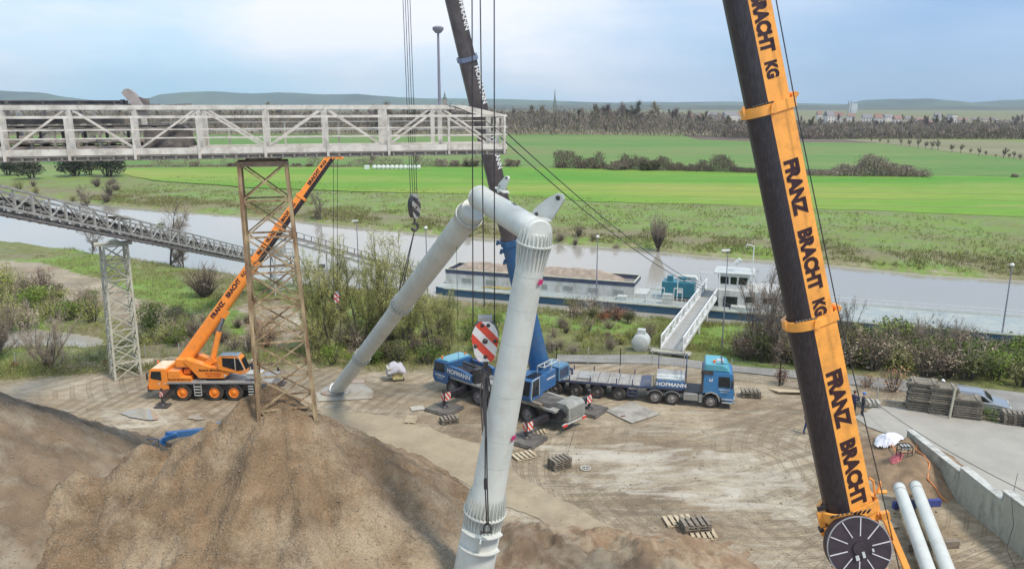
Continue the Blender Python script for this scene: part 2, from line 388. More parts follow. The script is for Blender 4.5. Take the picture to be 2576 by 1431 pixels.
def ground_mat():
    m = bpy.data.materials.new('mud_and_meadow'); m.use_nodes = True; t = m.node_tree; b = t.nodes['Principled BSDF']
    co = t.nodes.new('ShaderNodeTexCoord').outputs['Object']
    at = t.nodes.new('ShaderNodeAttribute'); at.attribute_name = 'zone'; sp = t.nodes.new('ShaderNodeSeparateColor'); t.links.new(at.outputs['Color'], sp.inputs[0])
    def nz(s, d=6, r=.6, st=None, rot=0, dist=0.0):
        n = t.nodes.new('ShaderNodeTexNoise'); n.inputs['Scale'].default_value = s; n.inputs['Detail'].default_value = d; n.inputs['Roughness'].default_value = r
        n.inputs['Distortion'].default_value = dist
        mp = t.nodes.new('ShaderNodeMapping'); mp.inputs['Scale'].default_value = st or (1,1,1); mp.inputs['Rotation'].default_value = (0,0,rot)
        t.links.new(co, mp.inputs[0]); t.links.new(mp.outputs[0], n.inputs[0]); return n.outputs[0]
    dirtc = ramp_n(t, nz(.16, 8, .62), [(.30, (.19,.135,.082)), (.45, (.315,.245,.16)), (.58, (.42,.345,.24)), (.70, (.53,.46,.35))])
    fine = ramp_n(t, nz(2.6, 7, .75), [(.3, .72), (.7, 1.22)])
    dirtc = mix_n(t, 1.0, dirtc, fine, 'MULTIPLY')
    # wheel tracks: long stretched streaks, two directions
    tr = ramp_n(t, nz(.42, 6, .7, (.22, 1.5, 1), math.radians(-24), 1.2), [(.52, 0), (.68, .6)])
    dirtc = mix_n(t, tr, dirtc, (.50,.455,.375))
    tr2 = ramp_n(t, nz(.6, 6, .7, (.25, 1.6, 1), math.radians(38), 1.5), [(.54, 0), (.66, .6)])
    dirtc = mix_n(t, tr2, dirtc, (.17,.135,.095))
    tr3 = ramp_n(t, nz(1.0, 6, .75, (.3, 1.8, 1), math.radians(5), 1.6), [(.55, 0), (.68, .5)])
    dirtc = mix_n(t, tr3, dirtc, (.20,.16,.115))
    for cx_, cy_, sc_, lo_ in ((27.0, 44.0, 1.15, .72), (2.0, 78.0, .95, .76), (34.0, 14.0, .8, .74), (14.0, 44.5, 1.3, .80)):
        mpr = t.nodes.new('ShaderNodeMapping'); mpr.inputs['Location'].default_value = (-cx_, -cy_, 0); t.links.new(co, mpr.inputs[0])
        wv = t.nodes.new('ShaderNodeTexWave'); wv.wave_type = 'RINGS'; wv.rings_direction = 'Z'; wv.inputs['Scale'].default_value = sc_*.28; wv.inputs['Distortion'].default_value = 1.6; wv.inputs['Detail'].default_value = 3; wv.inputs['Detail Scale'].default_value = .35
        t.links.new(mpr.outputs[0], wv.inputs[0]); rg_ = ramp_n(t, wv.outputs[0], [(lo_, 0), (lo_+.10, .8), (lo_+.16, .25)])
        dirtc = mix_n(t, math_n(t, 'MULTIPLY', rg_, ramp_n(t, nz(.11+.03*sc_, 3, .5), [(.44, 0), (.56, 1)])), dirtc, (.165,.125,.08))
    palem = ramp_n(t, math_n(t, 'ADD', at.outputs['Alpha'], math_n(t, 'MULTIPLY', math_n(t, 'SUBTRACT', nz(.5, 8, .7, (.4, 1.3, 1), math.radians(-20), .8), .5), 1.5)), [(.45, 0), (.75, .85)])
    dirtc = mix_n(t, palem, dirtc, (.55,.505,.42))
    # pebbles
    vo = t.nodes.new('ShaderNodeTexVoronoi'); vo.inputs['Scale'].default_value = 5.5; t.links.new(co, vo.inputs[0])
    pe = ramp_n(t, vo.outputs['Distance'], [(.10, .55), (.17, 0)])
    dirtc = mix_n(t, pe, dirtc, (.46,.43,.38))
    g = ramp_n(t, nz(.9, 8, .75), [(.3, (.085,.095,.03)), (.5, (.17,.18,.06)), (.7, (.28,.27,.11))])
    lushc = ramp_n(t, nz(1.7, 6, .7), [(.3, (.10,.18,.03)), (.7, (.24,.33,.07))])
    darkw = 0
    dryc = ramp_n(t, nz(1.4, 8, .78), [(.3, (.12,.095,.055)), (.55, (.235,.20,.115)), (.72, (.35,.31,.20))])
    c = mix_n(t, ramp_n(t, math_n(t, 'ADD', sp.outputs[1], math_n(t, 'MULTIPLY', nz(.35), .5)), [(.55, 0), (.95, 1)]), g, lushc)
    c = mix_n(t, ramp_n(t, math_n(t, 'ADD', sp.outputs[2], math_n(t, 'MULTIPLY', nz(.6, 8, .7), .7)), [(.55, 0), (.95, .9)]), c, dryc)
    dm = ramp_n(t, math_n(t, 'ADD', sp.outputs[0], math_n(t, 'MULTIPLY', math_n(t, 'SUBTRACT', nz(1.1, 7, .7), .5), .55)), [(.42, 0), (.62, 1)])
    c = mix_n(t, dm, c, dirtc); t.links.new(c, b.inputs['Base Color'])
    t.links.new(ramp_n(t, nz(.2, 5), [(.35, .55), (.6, .92)]), b.inputs['Roughness'])
    b.inputs['Specular IOR Level'].default_value = .3
    hs = math_n(t, 'ADD', nz(1.2, 10, .72), math_n(t, 'MULTIPLY', nz(.42, 6, .7, (.22, 1.5, 1), math.radians(-24), 1.2), .8))
    bp = t.nodes.new('ShaderNodeBump'); bp.inputs['Strength'].default_value = .9; bp.inputs['Distance'].default_value = .22
    t.links.new(hs, bp.inputs['Height']); t.links.new(bp.outputs[0], b.inputs['Normal'])
    return m
ground.data.materials.append(ground_mat())
# ---- river and pond
def sheet(name, pts, z, m, label, kind='structure', cat=None):
    n = len(pts); cx = sum(p[0] for p in pts)/n; cy = sum(p[1] for p in pts)/n
    b = MB().add([(x, y, z) for x, y in pts], [tuple(range(n))])
    o = b.make(name, m, world=True, loc=(cx, cy, z)); return tag(o, label, cat, kind=kind)
wm = bpy.data.materials.new('calm_silty_water'); wm.use_nodes = True; t = wm.node_tree; b = t.nodes['Principled BSDF']
b.inputs['Base Color'].default_value = (.33, .305, .26, 1); b.inputs['Roughness'].default_value = .05; b.inputs['Specular IOR Level'].default_value = .5; b.inputs['IOR'].default_value = 1.33
co = t.nodes.new('ShaderNodeTexCoord').outputs['Object']; n = t.nodes.new('ShaderNodeTexNoise'); n.inputs['Scale'].default_value = 1.1; n.inputs['Detail'].default_value = 4
t.links.new(co, n.inputs[0]); bp = t.nodes.new('ShaderNodeBump'); bp.inputs['Strength'].default_value = .10; bp.inputs['Distance'].default_value = .03
t.links.new(n.outputs[0], bp.inputs['Height']); t.links.new(bp.outputs[0], b.inputs['Normal'])
WATER = wm
rx = [-700, -400, -250, -180] + [-130+i*12 for i in range(30)] + [260, 320]
riv = [(x, max(interp(BNEAR, x), interp(EDGE, x)+6)-1.0) for x in rx] + [(x, interp(BFAR, x)+1.2) for x in rx[::-1]]
sheet('river', riv, WZ, wm, 'broad calm grey river crossing behind the yard')
sheet('pond', POND, -1.12, wm, 'small pale pond among the bushes by the lattice tower')
# ---- fields
def field_mat(name, a, b_, c_, s=.02):
    m = bpy.data.materials.new(name); m.use_nodes = True; t = m.node_tree; b = t.nodes['Principled BSDF']; b.inputs['Roughness'].default_value = .9
    b.inputs['Specular IOR Level'].default_value = .15
    co = t.nodes.new('ShaderNodeTexCoord').outputs['Object']
    mp = t.nodes.new('ShaderNodeMapping'); mp.inputs['Scale'].default_value = (.45, 1.6, 1); t.links.new(co, mp.inputs[0])
    n = t.nodes.new('ShaderNodeTexNoise'); n.inputs['Scale'].default_value = s; n.inputs['Detail'].default_value = 5; t.links.new(mp.outputs[0], n.inputs[0])
    c = ramp_n(t, n.outputs[0], [(.36, a), (.52, b_), (.66, c_)])
    n2 = t.nodes.new('ShaderNodeTexNoise'); n2.inputs['Scale'].default_value = .35; n2.inputs['Detail'].default_value = 8; n2.inputs['Roughness'].default_value = .75; t.links.new(mp.outputs[0], n2.inputs[0])
    c = mix_n(t, 1.0, c, ramp_n(t, n2.outputs[0], [(.3, .82), (.7, 1.15)]), 'MULTIPLY')
    n3 = t.nodes.new('ShaderNodeTexNoise'); n3.inputs['Scale'].default_value = .12; n3.inputs['Detail'].default_value = 6
    mp3 = t.nodes.new('ShaderNodeMapping'); mp3.inputs['Scale'].default_value = (.3, 3, 1); t.links.new(co, mp3.inputs[0]); t.links.new(mp3.outputs[0], n3.inputs[0])
    c = mix_n(t, ramp_n(t, n3.outputs[0], [(.66, 0), (.72, .4)]), c, (.16, .22, .05))
    wv = t.nodes.new('ShaderNodeTexWave'); wv.bands_direction = 'Y'; wv.inputs['Scale'].default_value = .022; wv.inputs['Distortion'].default_value = .8; wv.inputs['Detail Scale'].default_value = .1
    mw = t.nodes.new('ShaderNodeMapping'); mw.inputs['Rotation'].default_value = (0,0,.10); t.links.new(co, mw.inputs[0]); t.links.new(mw.outputs[0], wv.inputs[0])
    c = mix_n(t, ramp_n(t, wv.outputs[0], [(.90, 0), (.97, .35)]), c, (.15,.16,.06))
    n4 = t.nodes.new('ShaderNodeTexNoise'); n4.inputs['Scale'].default_value = .03; n4.inputs['Detail'].default_value = 9; n4.inputs['Roughness'].default_value = .8; t.links.new(mp.outputs[0], n4.inputs[0])
    c = mix_n(t, ramp_n(t, n4.outputs[0], [(.5, 0), (.66, .55)]), c, tuple(.55*k+.45*q for k, q in zip(c_, (.34,.30,.14))))
    t.links.new(c, b.inputs['Base Color']); return m
FN = field_mat('bright_winter_crop', (.085, .26, .03), (.155, .29, .04), (.26, .31, .065), .011)
FF = field_mat('pale_winter_crop', (.10, .215, .05), (.14, .23, .065), (.19, .21, .085), .006)
FO = field_mat('olive_stubble', (.20, .19, .11), (.23, .22, .13), (.26, .25, .15), .01)
FP = field_mat('ploughed_soil', (.115, .085, .075), (.135, .105, .09), (.15, .12, .10), .01)
def jit(P):
    o = []
    for (x0, y0), (x1, y1) in zip(P, P[1:]+P[:1]):
        n = max(1, int(math.hypot(x1-x0, y1-y0)/.25))
        for i in range(n): x, y = x0+(x1-x0)*i/n, y0+(y1-y0)*i/n; o.append((x+.35*fbm(x, y, .5), y+.45*fbm(x+7, y, .45)))
    return o
def fsheet(name, px, z, m, label):
    P = wp(px, z); o = []
    for (x0, y0), (x1, y1) in zip(P, P[1:]+P[:1]):
        L = math.hypot(x1-x0, y1-y0); n = max(1, min(90, int(L/4)))
        for i in range(n): x, y = x0+(x1-x0)*i/n, y0+(y1-y0)*i/n; o.append((x+1.0*noise.noise(Vector((x*.15, y*.15, 1))), y+2.2*noise.noise(Vector((x*.09, y*.09, 5)))+1.0*noise.noise(Vector((x*.5, y*.5, 2)))))
    sheet(name, o, z, m, label)
fsheet('near_field', [(306,432),(325,424),(700,420.5),(1290,420),(1600,428),(1900,434),(2330,441),(2576,447),(2800,452),(3000,462),(3000,590),(2576,547),(2300,534),(2000,522),(1700,513),(1500,507),(1250,490),(900,482),(600,470),(400,455),(330,445)], -.94, FN, 'bright green field just beyond the far river bank')
fsheet('far_field', [(-700,352),(0,343),(600,338.5),(1285,338),(1715,341),(1760,353),(1900,358),(2207,362),(2244,365),(2432,388),(2576,402),(3000,430),(3000,458),(2800,450),(2576,445),(2330,439),(1900,432),(1600,426),(1290,418),(700,418.5),(320,421),(100,412),(-300,420),(-700,425)], -.95, FF, 'paler green field between the hedge and the far wood')
fsheet('stubble_field', [(2110,350),(2300,349),(2576,358),(3000,372),(3000,428),(2576,400),(2432,386),(2244,363.5),(2209,360)], -.93, FO, 'olive brown stubble field behind the row of young trees')
fsheet('ploughed_field', [(1717,340.5),(1898,342),(2060,344),(2207,360),(1900,356),(1760,351.5)], -.92, FP, 'dark ploughed strip below the far wood')
# ---- paved areas
ASPH = mat('worn_asphalt', (.235, .225, .205), .85, var=.15, scale=.7, bump=.3, bscale=30, dirt=(.33, .31, .27), damt=.5, dscale=.4)
PAVE = mat('pale_paved_yard', (.33, .31, .27), .85, var=.10, scale=.4, bump=.2, bscale=20, dirt=(.40, .375, .33), damt=.6, dscale=.25)
sheet('service_road', [(x, y) for x, y in wp([(1400,893),(1640,893),(1870,922),(2060,935),(2300,958),(2576,988),(2900,1020),(2900,1100),(2576,1062),(2420,1012),(2300,987),(2060,957),(1880,938),(1640,915),(1400,910)], 0.03)], .05, ASPH, 'narrow grey service road behind the wire fence')
sheet('paved_yard', jit(wp([(2205,1022),(2330,1035),(2576,1072),(3100,1150),(3100,1800),(2680,1560),(2576,1395),(2420,1240),(2335,1155),(2290,1110),(2185,1075),(2150,1048)], .04)), .05, PAVE, 'smooth grey paved yard behind the concrete retaining wall')
sheet('concrete_pad', wp([(795,990),(835,962),(905,957),(940,985),(936,1003),(800,1010)], .03), .06, mat('muddy_pad_concrete', (.40,.37,.31), .85, var=.12, scale=1, dirt=(.27,.215,.15), damt=.8, dscale=.6), 'square concrete pad under the foot of the pipe leg')
sheet('sand_track', jit(wp([(795,1022),(1000,1050),(1100,1085),(1215,1120),(1300,1190),(1400,1248),(1540,1328),(1600,1372),(1520,1385),(1400,1325),(1300,1285),(1230,1250),(1170,1215),(1000,1140),(880,1095),(800,1075)], .03)), .035, mat('smooth_sand', (.36, .295, .20), .9, var=.1, scale=.5, dirt=(.27, .215, .145), damt=.8, dscale=.35, bump=.2, bscale=8), 'smooth pale sand track beside the gravel pile')
PUD = bpy.data.materials.new('puddle_water'); PUD.use_nodes = True; b = PUD.node_tree.nodes['Principled BSDF']
b.inputs['Base Color'].default_value = (.36, .32, .26, 1); b.inputs['Roughness'].default_value = .05; b.inputs['Specular IOR Level'].default_value = .9
def blob(cu, cv, ru, rv, seed, n=26):
    rnd = random.Random(seed); ph = [rnd.random()*6.3 for _ in range(4)]; o = []
    for i in range(n):
        a = 2*PI*i/n; k = 1+.22*math.sin(2*a+ph[0])+.16*math.sin(3*a+ph[1])+.10*math.sin(5*a+ph[2])
        o.append((cu+ru*k*math.cos(a), cv+rv*k*math.sin(a)))
    return o
for i, (cu, cv, ru, rv, lb) in enumerate([(355,1042,50,11,'largest puddle, left of the orange crane outrigger'), (148,1033,26,3.5,'thin puddle at the far left of the yard'),
        (492,1050,20,6,'small brown puddle below the orange crane')]):
    tag(sheet('puddle', wp(blob(cu, cv, ru, rv, i), .05), .07, PUD, lb), kind='structure')
PALEM = mat('dried_pale_silt', (.50, .475, .41), .8, var=.10, scale=1.2, dirt=(.36, .31, .24), damt=.8, dscale=.5)
# ---- hills
def ridge(name, px, D, depth, m, label, back=0):
    n = 90; xs_ = [(px[0][0] + (px[-1][0]-px[0][0])*i/n) for i in range(n+1)]
    rows = [(-depth, 0), (-depth*.7, .3), (-depth*.4, .66), (-depth*.15, .93), (0, 1), (depth*.3, .8), (depth, 0)]
    vs = []
    for dy, k in rows:
        for u in xs_:
            for (u0,v0),(u1,v1) in zip(px, px[1:]):
                if u <= u1: v = v0+(v1-v0)*(u-u0)/(u1-u0); break
            top = PY(u, v, D); h = max(0, top.z+1)
            nn = 1+.10*fbm(top.x, dy*2, .0011)+.03*fbm(top.x, dy, .006)
            vs.append((top.x*(D+dy)/D, D+dy, -1.2+h*k*nn))
    N_ = n+1; fs = [(j*N_+i, j*N_+i+1, (j+1)*N_+i+1, (j+1)*N_+i) for j in range(len(rows)-1) for i in range(n)]
    o = MB().add(vs, fs).make(name, m, world=True, smooth=True); return tag(o, label, kind='structure')
HILL = mat('wooded_hillside', (.050, .085, .060), .95, var=.35, scale=.004, dirt=(.10, .15, .07), damt=.7, dscale=.0016)
ridge('hills', [(-500,236),(0,227),(60,229),(110,232),(160,243),(230,251),(330,258),(420,262),(1000,262)], 5200, 500, HILL, 'long blue hill on the left horizon')
ridge('hills', [(300,262),(370,248),(400,237),(480,231),(540,230),(640,233),(700,231),(820,238),(900,237),(960,243),(1060,247),(1300,250),(1500,257),(1800,262)], 5700, 500, HILL, 'long blue hill behind the gallery')
ridge('hills', [(1450,262),(1600,256),(1700,258),(1850,256),(2000,259),(2130,262)], 6000, 400, HILL, 'faint low hill behind the church spire trees')
ridge('hills', [(2020,276),(2130,262),(2170,252),(2240,248),(2330,247),(2420,254),(2480,262),(2600,270),(2700,276)], 4600, 450, HILL, 'wooded hill behind the pale silo')
ridge('hills', [(2300,274),(2440,258),(2520,252),(2600,248),(3000,240),(3300,262)], 5000, 500, HILL, 'long hill at the right edge of the horizon')
ridge('hills', [(-600,262),(400,266),(1600,263),(2300,268),(3200,262)], 3600, 500, mat('distant_low_ground', (.075,.085,.055), .95, var=.4, scale=.004), 'low dark wooded plain in front of the hills')
# ---- gravel piles
GRAV = mat('gravelly_sand', (.185, .122, .068), .95, var=.30, scale=.8, bump=1.0, bscale=5.5, dirt=(.345, .27, .18), damt=.9, dscale=.16)
for nd in GRAV.node_tree.nodes:
    if nd.type == 'BUMP': nd.inputs['Distance'].default_value = .14
t = GRAV.node_tree; b = t.nodes['Principled BSDF']; cur = b.inputs['Base Color'].links[0].from_socket
co = t.nodes.new('ShaderNodeTexCoord').outputs['Object']
vo = t.nodes.new('ShaderNodeTexVoronoi'); vo.inputs['Scale'].default_value = 11; t.links.new(co, vo.inputs[0])
nn = t.nodes.new('ShaderNodeTexNoise'); nn.inputs['Scale'].default_value = 14; nn.inputs['Detail'].default_value = 6; nn.inputs['Roughness'].default_value = .8; t.links.new(co, nn.inputs[0])
c = mix_n(t, 1.0, cur, ramp_n(t, nn.outputs[0], [(.3, .55), (.7, 1.5)]), 'MULTIPLY')
c = mix_n(t, ramp_n(t, vo.outputs['Distance'], [(.12, .6), (.2, 0)]), c, (.40, .365, .31)); t.links.new(c, b.inputs['Base Color'])
AP = PY(703, 992, 37.0)
RIDGES = [(-19.6,29.6,1.15,1.7), (-4.5,30.5,.9,1.8), (-2.2,35.5,.5,1.4), (-12.2,29,.75,1.2), (-8.5,29.5,.65,1.1), (-21.5,34.2,.4,1.5)]
def pile_h(x, y):
    best = -1
    for (ax, ay, az, sl, s1, sd_) in ((-11.9, 36.6, 8.1, .80, 9, 1), (-15.2, 35.9, 6.4, .76, 5, 8), (-18.0, 35.1, 5.6, .76, 5, 9), (-20.8, 34.1, 4.8, .74, 5, 11), (-8.0, 34.9, 4.9, .72, 6, 3), (-14.2, 31.5, 4.2, .62, 6, 4), (-9.4, 31.6, 3.9, .58, 7, 2), (-4.8, 32.6, 2.4, .55, 6, 13), (-19.5, 30.4, 2.6, .6, 5, 12), (-14.5, 28.6, 2.6, .5, 5, 6), (1.5, 30.2, 1.1, .36, 5, 5), (-6.0, 28.0, 2.2, .45, 5, 7)):
        dx, dy = x-ax, y-ay; r = math.hypot(dx, dy); a = math.atan2(dy, dx)
        g = noise.noise(Vector((math.cos(a)*2.2+sd_*5, math.sin(a)*2.2, r*.05)))*.34 + noise.noise(Vector((math.cos(a)*6+sd_*9, math.sin(a)*6, r*.12)))*.16
        h = az - sl*r*(1+.18*g) - .16*abs(g)*min(r, 4) + .006*r*r*sl
        if r > 17: h = -1
        best = max(best, h)
    if best <= -.3: return best
    ra = math.atan2(y-AP.y, x-AP.x); rr = math.hypot(x-AP.x, y-AP.y)
    rg = abs(noise.noise(Vector((math.cos(ra)*3.4, math.sin(ra)*3.4, rr*.06+2)))); rg2 = abs(noise.noise(Vector((math.cos(ra)*9, math.sin(ra)*9, rr*.15+5))))
    if best > .2:
        for bx, by, bo, bw in RIDGES:
            dx, dy = bx-AP.x, by-AP.y; L = math.hypot(dx, dy); s_ = ((x-AP.x)*dx+(y-AP.y)*dy)/L; w_ = abs((x-AP.x)*dy-(y-AP.y)*dx)/L + .25*noise.noise(Vector((s_*.5, bx, 0)))
            if 0 < s_ < L*1.15: best += bo*max(0, 1-w_/(bw*(.5+s_/L)))*min(1, s_/2)
    best -= (.16*(1-min(1, rg*3.2))**2+.10*(1-min(1, rg2*3))**2)*min(1, rr/3)
    q = fbm(x, y, .55, 5); q2 = fbm(x, y, 2.1, 4)
    wx_ = x+.5*q2; q3 = 1-abs(2*noise.noise(Vector((wx_*.42, y*.42, 9)))); q4 = 1-abs(2*noise.noise(Vector((x*1.3+q, y*1.3, 4)))); q5 = fbm(x, y, 5.5, 2)
    return best + (.16*q+.12*q2+.30*(q3-.6)+.13*(q4-.6)+.06*q5)*min(1, max(0, best+.3))*min(1, .35+rr/5)
def hfield(name, x0, x1, y0, y1, st, fn, m, label, cat, zmin=-.25):
    nx = int((x1-x0)/st)+1; ny = int((y1-y0)/st)+1
    H = [[fn(x0+i*st, y0+j*st) for i in range(nx)] for j in range(ny)]
    idx = {}; vs = []; fs = []
    def vi(i, j):
        if (i, j) not in idx: idx[(i, j)] = len(vs); vs.append((x0+i*st, y0+j*st, max(zmin, H[j][i])))
        return idx[(i, j)]
    for j in range(ny-1):
        for i in range(nx-1):
            if max(H[j][i], H[j][i+1], H[j+1][i], H[j+1][i+1]) > zmin: fs.append((vi(i,j), vi(i+1,j), vi(i+1,j+1), vi(i,j+1)))
    o = MB().add(vs, fs).make(name, m, world=True); 
    o.data.polygons.foreach_set('use_smooth', [True]*len(o.data.polygons))
    return tag(o, label, cat)
hfield('gravel_pile', -30, 9, 22, 51, .14, pile_h, GRAV, 'big brown gravel pile burying the foot of the rusty tower', 'gravel pile')
def pile2_h(x, y):
    best = -1
    for ax, ay, az, sl, sd_ in ((-31.6, 35.0, 10.9, .72, 1), (-24.5, 29, 3.2, .5, 3)):
        dx, dy = x-ax, y-ay; r = math.hypot(dx, dy); a = math.atan2(dy, dx)
        g = noise.noise(Vector((math.cos(a)*2.4+sd_*11, math.sin(a)*2.4, r*.05)))*.3 + noise.noise(Vector((math.cos(a)*8, math.sin(a)*8+sd_, r*.1)))*.14
        h = az - sl*r*(1+.2*g)
        if r > 17.5: h = -1
        best = max(best, h)
    if best <= -.3: return best
    q = fbm(x, y, 2.1, 4); q3 = 1-abs(2*noise.noise(Vector(((x+.5*q)*.42, y*.42, 19)))); q4 = 1-abs(2*noise.noise(Vector((x*1.3, y*1.3, 14))))
    return best + (.20*fbm(x+9, y, .5, 5)+.10*q+.22*(q3-.6)+.10*(q4-.6))*min(1, max(0, best+.3))
GRAV2 = mat('dark_gravelly_sand', (.18, .13, .082), .95, var=.28, scale=.7, bump=1.0, bscale=3.5, dirt=(.29, .25, .185), damt=.8, dscale=.3)
hfield('gravel_pile', -50, -14, 20, 54, .17, pile2_h, GRAV2, 'second gravel pile sloping in from the left edge', 'gravel pile')
def berm_h(x, y):
    a, b_ = G(1330, 1400), G(1640, 1440)
    h = max(1.3 - .36*math.hypot((x-a.x)/1.7, y-a.y), 1.5-.42*math.hypot((x-b_.x)/1.5, y-b_.y-.2), 1.0-.3*math.hypot(x-4.0, y-30.5))
    pit = G(1525, 1392); pk = math.exp(-(((x-pit.x)/.9)**2+((y-pit.y)/.7)**2)); h = max(h, 1.35*math.exp(-(((x-pit.x)/1.9)**2+((y-pit.y)/1.5)**2)))*(1-.9*pk)+.04*pk if h > -.3 or pk > .05 else h
    return h + (.34*fbm(x, y, .9, 5)+.16*fbm(x+3, y, 3, 4)+.25*(.4-abs(2*noise.noise(Vector((x*.8, y*.8, 3))))))*min(1, max(0, h+.25)) if h > -.3 else h
hfield('earth_heap', -4, 12, 24, 37, .12, berm_h, mat('dug_brown_earth', (.25, .17, .105), .95, var=.3, scale=1.2, bump=1.0, bscale=7, dirt=(.36, .30, .21), damt=.8, dscale=.6), 'low brown earth heap with a dark hollow at the bottom edge', 'earth heap')
wA = G(2285, 1165)
def heap3(x, y):
    a = G(2265, 1155); h = max(1.5-.42*math.hypot(x-a.x, y-a.y), 1.5-.5*math.hypot(x-a.x+.3, y-a.y+2.3))
    return h+.15*fbm(x, y, 1.1, 4) if h > -.3 else h
hfield('earth_heap', 18, 30, 38, 54, .18, heap3, mat('loose_brown_soil', (.24, .165, .10), .95, var=.3, scale=1.5, bump=1, bscale=6), 'brown soil heap behind the white tarpaulin', 'earth heap')
# ================================================================ UPPER CONVEYOR GALLERY (close, across the left half)
gA = Vector((-21.29, 32.6, 19.80)); gB = Vector((-0.25, 38.3, 19.80))
gu = (gB-gA).normalized(); gn = Vector((gu.y, -gu.x, 0)); gl = (gB-gA).length       # gn points to the camera
gal = thing('conveyor_gallery', (gA+gB)/2, 'pale steel truss conveyor gallery with handrails across the left of the sky', 'conveyor gallery', rz=math.atan2(gu.y, gu.x))
S = gl+0.0
def gp(s, n, z): return gA + gu*s - gn*n + Vector((0,0,z))     # s along, n away from camera, z above the walkway underside
def s_at(u, n=0.0):      # distance along the gallery that shows at photo column u
    lo, hi = -12., 30.
    for _ in range(40):
        m_ = (lo+hi)/2; q = gp(m_, n, 1.0); d = q - Vector((0,0,CAMH)); dep = d.y*CP - d.z*SP
        if 1288+FPX*d.x/dep < u: lo = m_
        else: hi = m_
    return lo
X0 = -9.0; XE = gl
b = MB()                                         # trusses
posts_near = [11, 179, 343, 504, 669, 819, 969, 1107]; N1 = .85; N2 = 3.0
for nn_, nm in ((N1, 'near'), (N2, 'far')):
    b = MB(); ss = [s_at(u, N1) for u in posts_near]; step = ss[0]-ss[1]
    ss = [ss[0]+step*k for k in (3, 2, 1)] + ss
    e1 = s_at(1165, N1)
    b.beam(gp(X0, nn_, 2.06), gp(e1, nn_, 2.06), .16, .20); b.beam(gp(e1, nn_, 2.06), gp(XE, nn_, 1.62), .16, .20)
    b.beam(gp(X0, nn_, .22), gp(XE, nn_, .22), .16, .16)
    ends = ss + [s_at(1250, N1)]
    for i, s_ in enumerate(ends[:-1]): b.beam(gp(s_, nn_, .2), gp(s_, nn_, 2.0), .20, .14)
    b.beam(gp(XE-.25, nn_, .2), gp(XE-.25, nn_, 1.6), .16, .14)
    for i in range(len(ends)-1):
        # tops joints at index with u=179,504,819,1107 -> odd when counted from 3 extra posts
        top = (i % 2 == 0)
        a, c = ends[i], ends[i+1]
        zt0 = 1.98 if c < e1 else (1.98 if top else 1.7)
        if top: b.beam(gp(a+.12, nn_, 1.98), gp(c-.1, nn_, .28), .10, .09)
        else: b.beam(gp(a+.1, nn_, .28), gp(c-.12, nn_, 1.98), .10, .09)
    b.make('truss', GALV, gal, world=True)
b = MB()                                         # deck, walkway planks, cross beams
b.beam(gp(X0, .45, .02), gp(XE, .45, .02), .9, .05)
b.beam(gp(X0, 1.95, .06), gp(XE, 1.95, .06), 2.0, .05)
for k in range(60):
    s_ = X0+.3+k*.5
    if s_ > XE: break
    b.beam(gp(s_, -.02, -.09), gp(s_, 3.0, -.09), .09, .14)
b.beam(gp(X0, .12, -.1), gp(XE, .12, -.1), .1, .16); b.beam(gp(X0, 2.8, -.1), gp(XE, 2.8, -.1), .1, .16)
b.make('walkway_deck', mat('gallery_underside_steel', (.20, .18, .16), .8, var=.3, scale=3, dirt=(.34, .31, .26), damt=.6), gal, world=True)
b = MB()                                         # near handrail
for z, w, h in ((1.66, .06, .11), (1.13, .05, .055), (.77, .05, .055)): b.beam(gp(X0, 0, z), gp(XE, 0, z), w, h)
b.make('handrail', GALV, gal, world=True)
b = MB(); b.beam(gp(X0, 0, .20), gp(XE, 0, .20), .03, .26); b.make('toe_board', GALV, gal, world=True)
for u in [4, 168, 335, 498, 665, 823, 977, 1129, 1269]:
    b = MB(); s_ = s_at(u, 0); b.beam(gp(s_, -.04, -.14), gp(s_, -.04, 1.62), .10, .08); b.make('handrail_post', GALV, gal, world=True)
b = MB()                                         # far handrail
for z in (1.35, .95, .6): b.beam(gp(X0, 3.5, z), gp(XE, 3.5, z), .05, .05)
for k in range(12): b.beam(gp(XE-k*2.6, 3.5, -.1), gp(XE-k*2.6, 3.5, 1.38), .07, .07)
b.beam(gp(X0, 3.5, .15), gp(XE, 3.5, .15), .03, .2); b.beam(gp(X0, 3.25, .0), gp(XE, 3.25, .0), .6, .05)
b.make('handrail', GALV, gal, world=True)
b = MB()                                         # end rails
for z in (1.62, 1.13, .77): b.beam(gp(XE, 0, z), gp(XE, 3.5, z), .05, .06)
b.beam(gp(XE, 0, .2), gp(XE, 3.5, .2), .03, .2)
for n_ in (.9, 1.7, 2.6, 3.5): b.beam(gp(XE, n_, -.05), gp(XE, n_, 1.62), .08, .08)
b.make('end_rail', GALV, gal, world=True)
sH = s_at(455, 1.9)                              # belt conveyor ends here
b = MB(); b.beam(gp(X0, 1.9, 1.25), gp(sH, 1.9, 1.25), 1.1, .06); b.beam(gp(X0, 1.9, .52), gp(sH, 1.9, .52), 1.0, .05)
b.beam(gp(X0, 1.2, 1.5), gp(sH-2.2, 1.2, 1.5), .05, .28); b.beam(gp(X0, 2.6, 1.5), gp(sH-2.2, 2.6, 1.5), .05, .28)
b.make('conveyor_belt', BELT, gal, world=True)
b = MB()
for n_ in (1.22, 2.58):
    for z in (1.12, .62, .34): b.beam(gp(X0, n_, z), gp(sH-.4, n_, z), .08, .13)
k = 0; s_ = X0
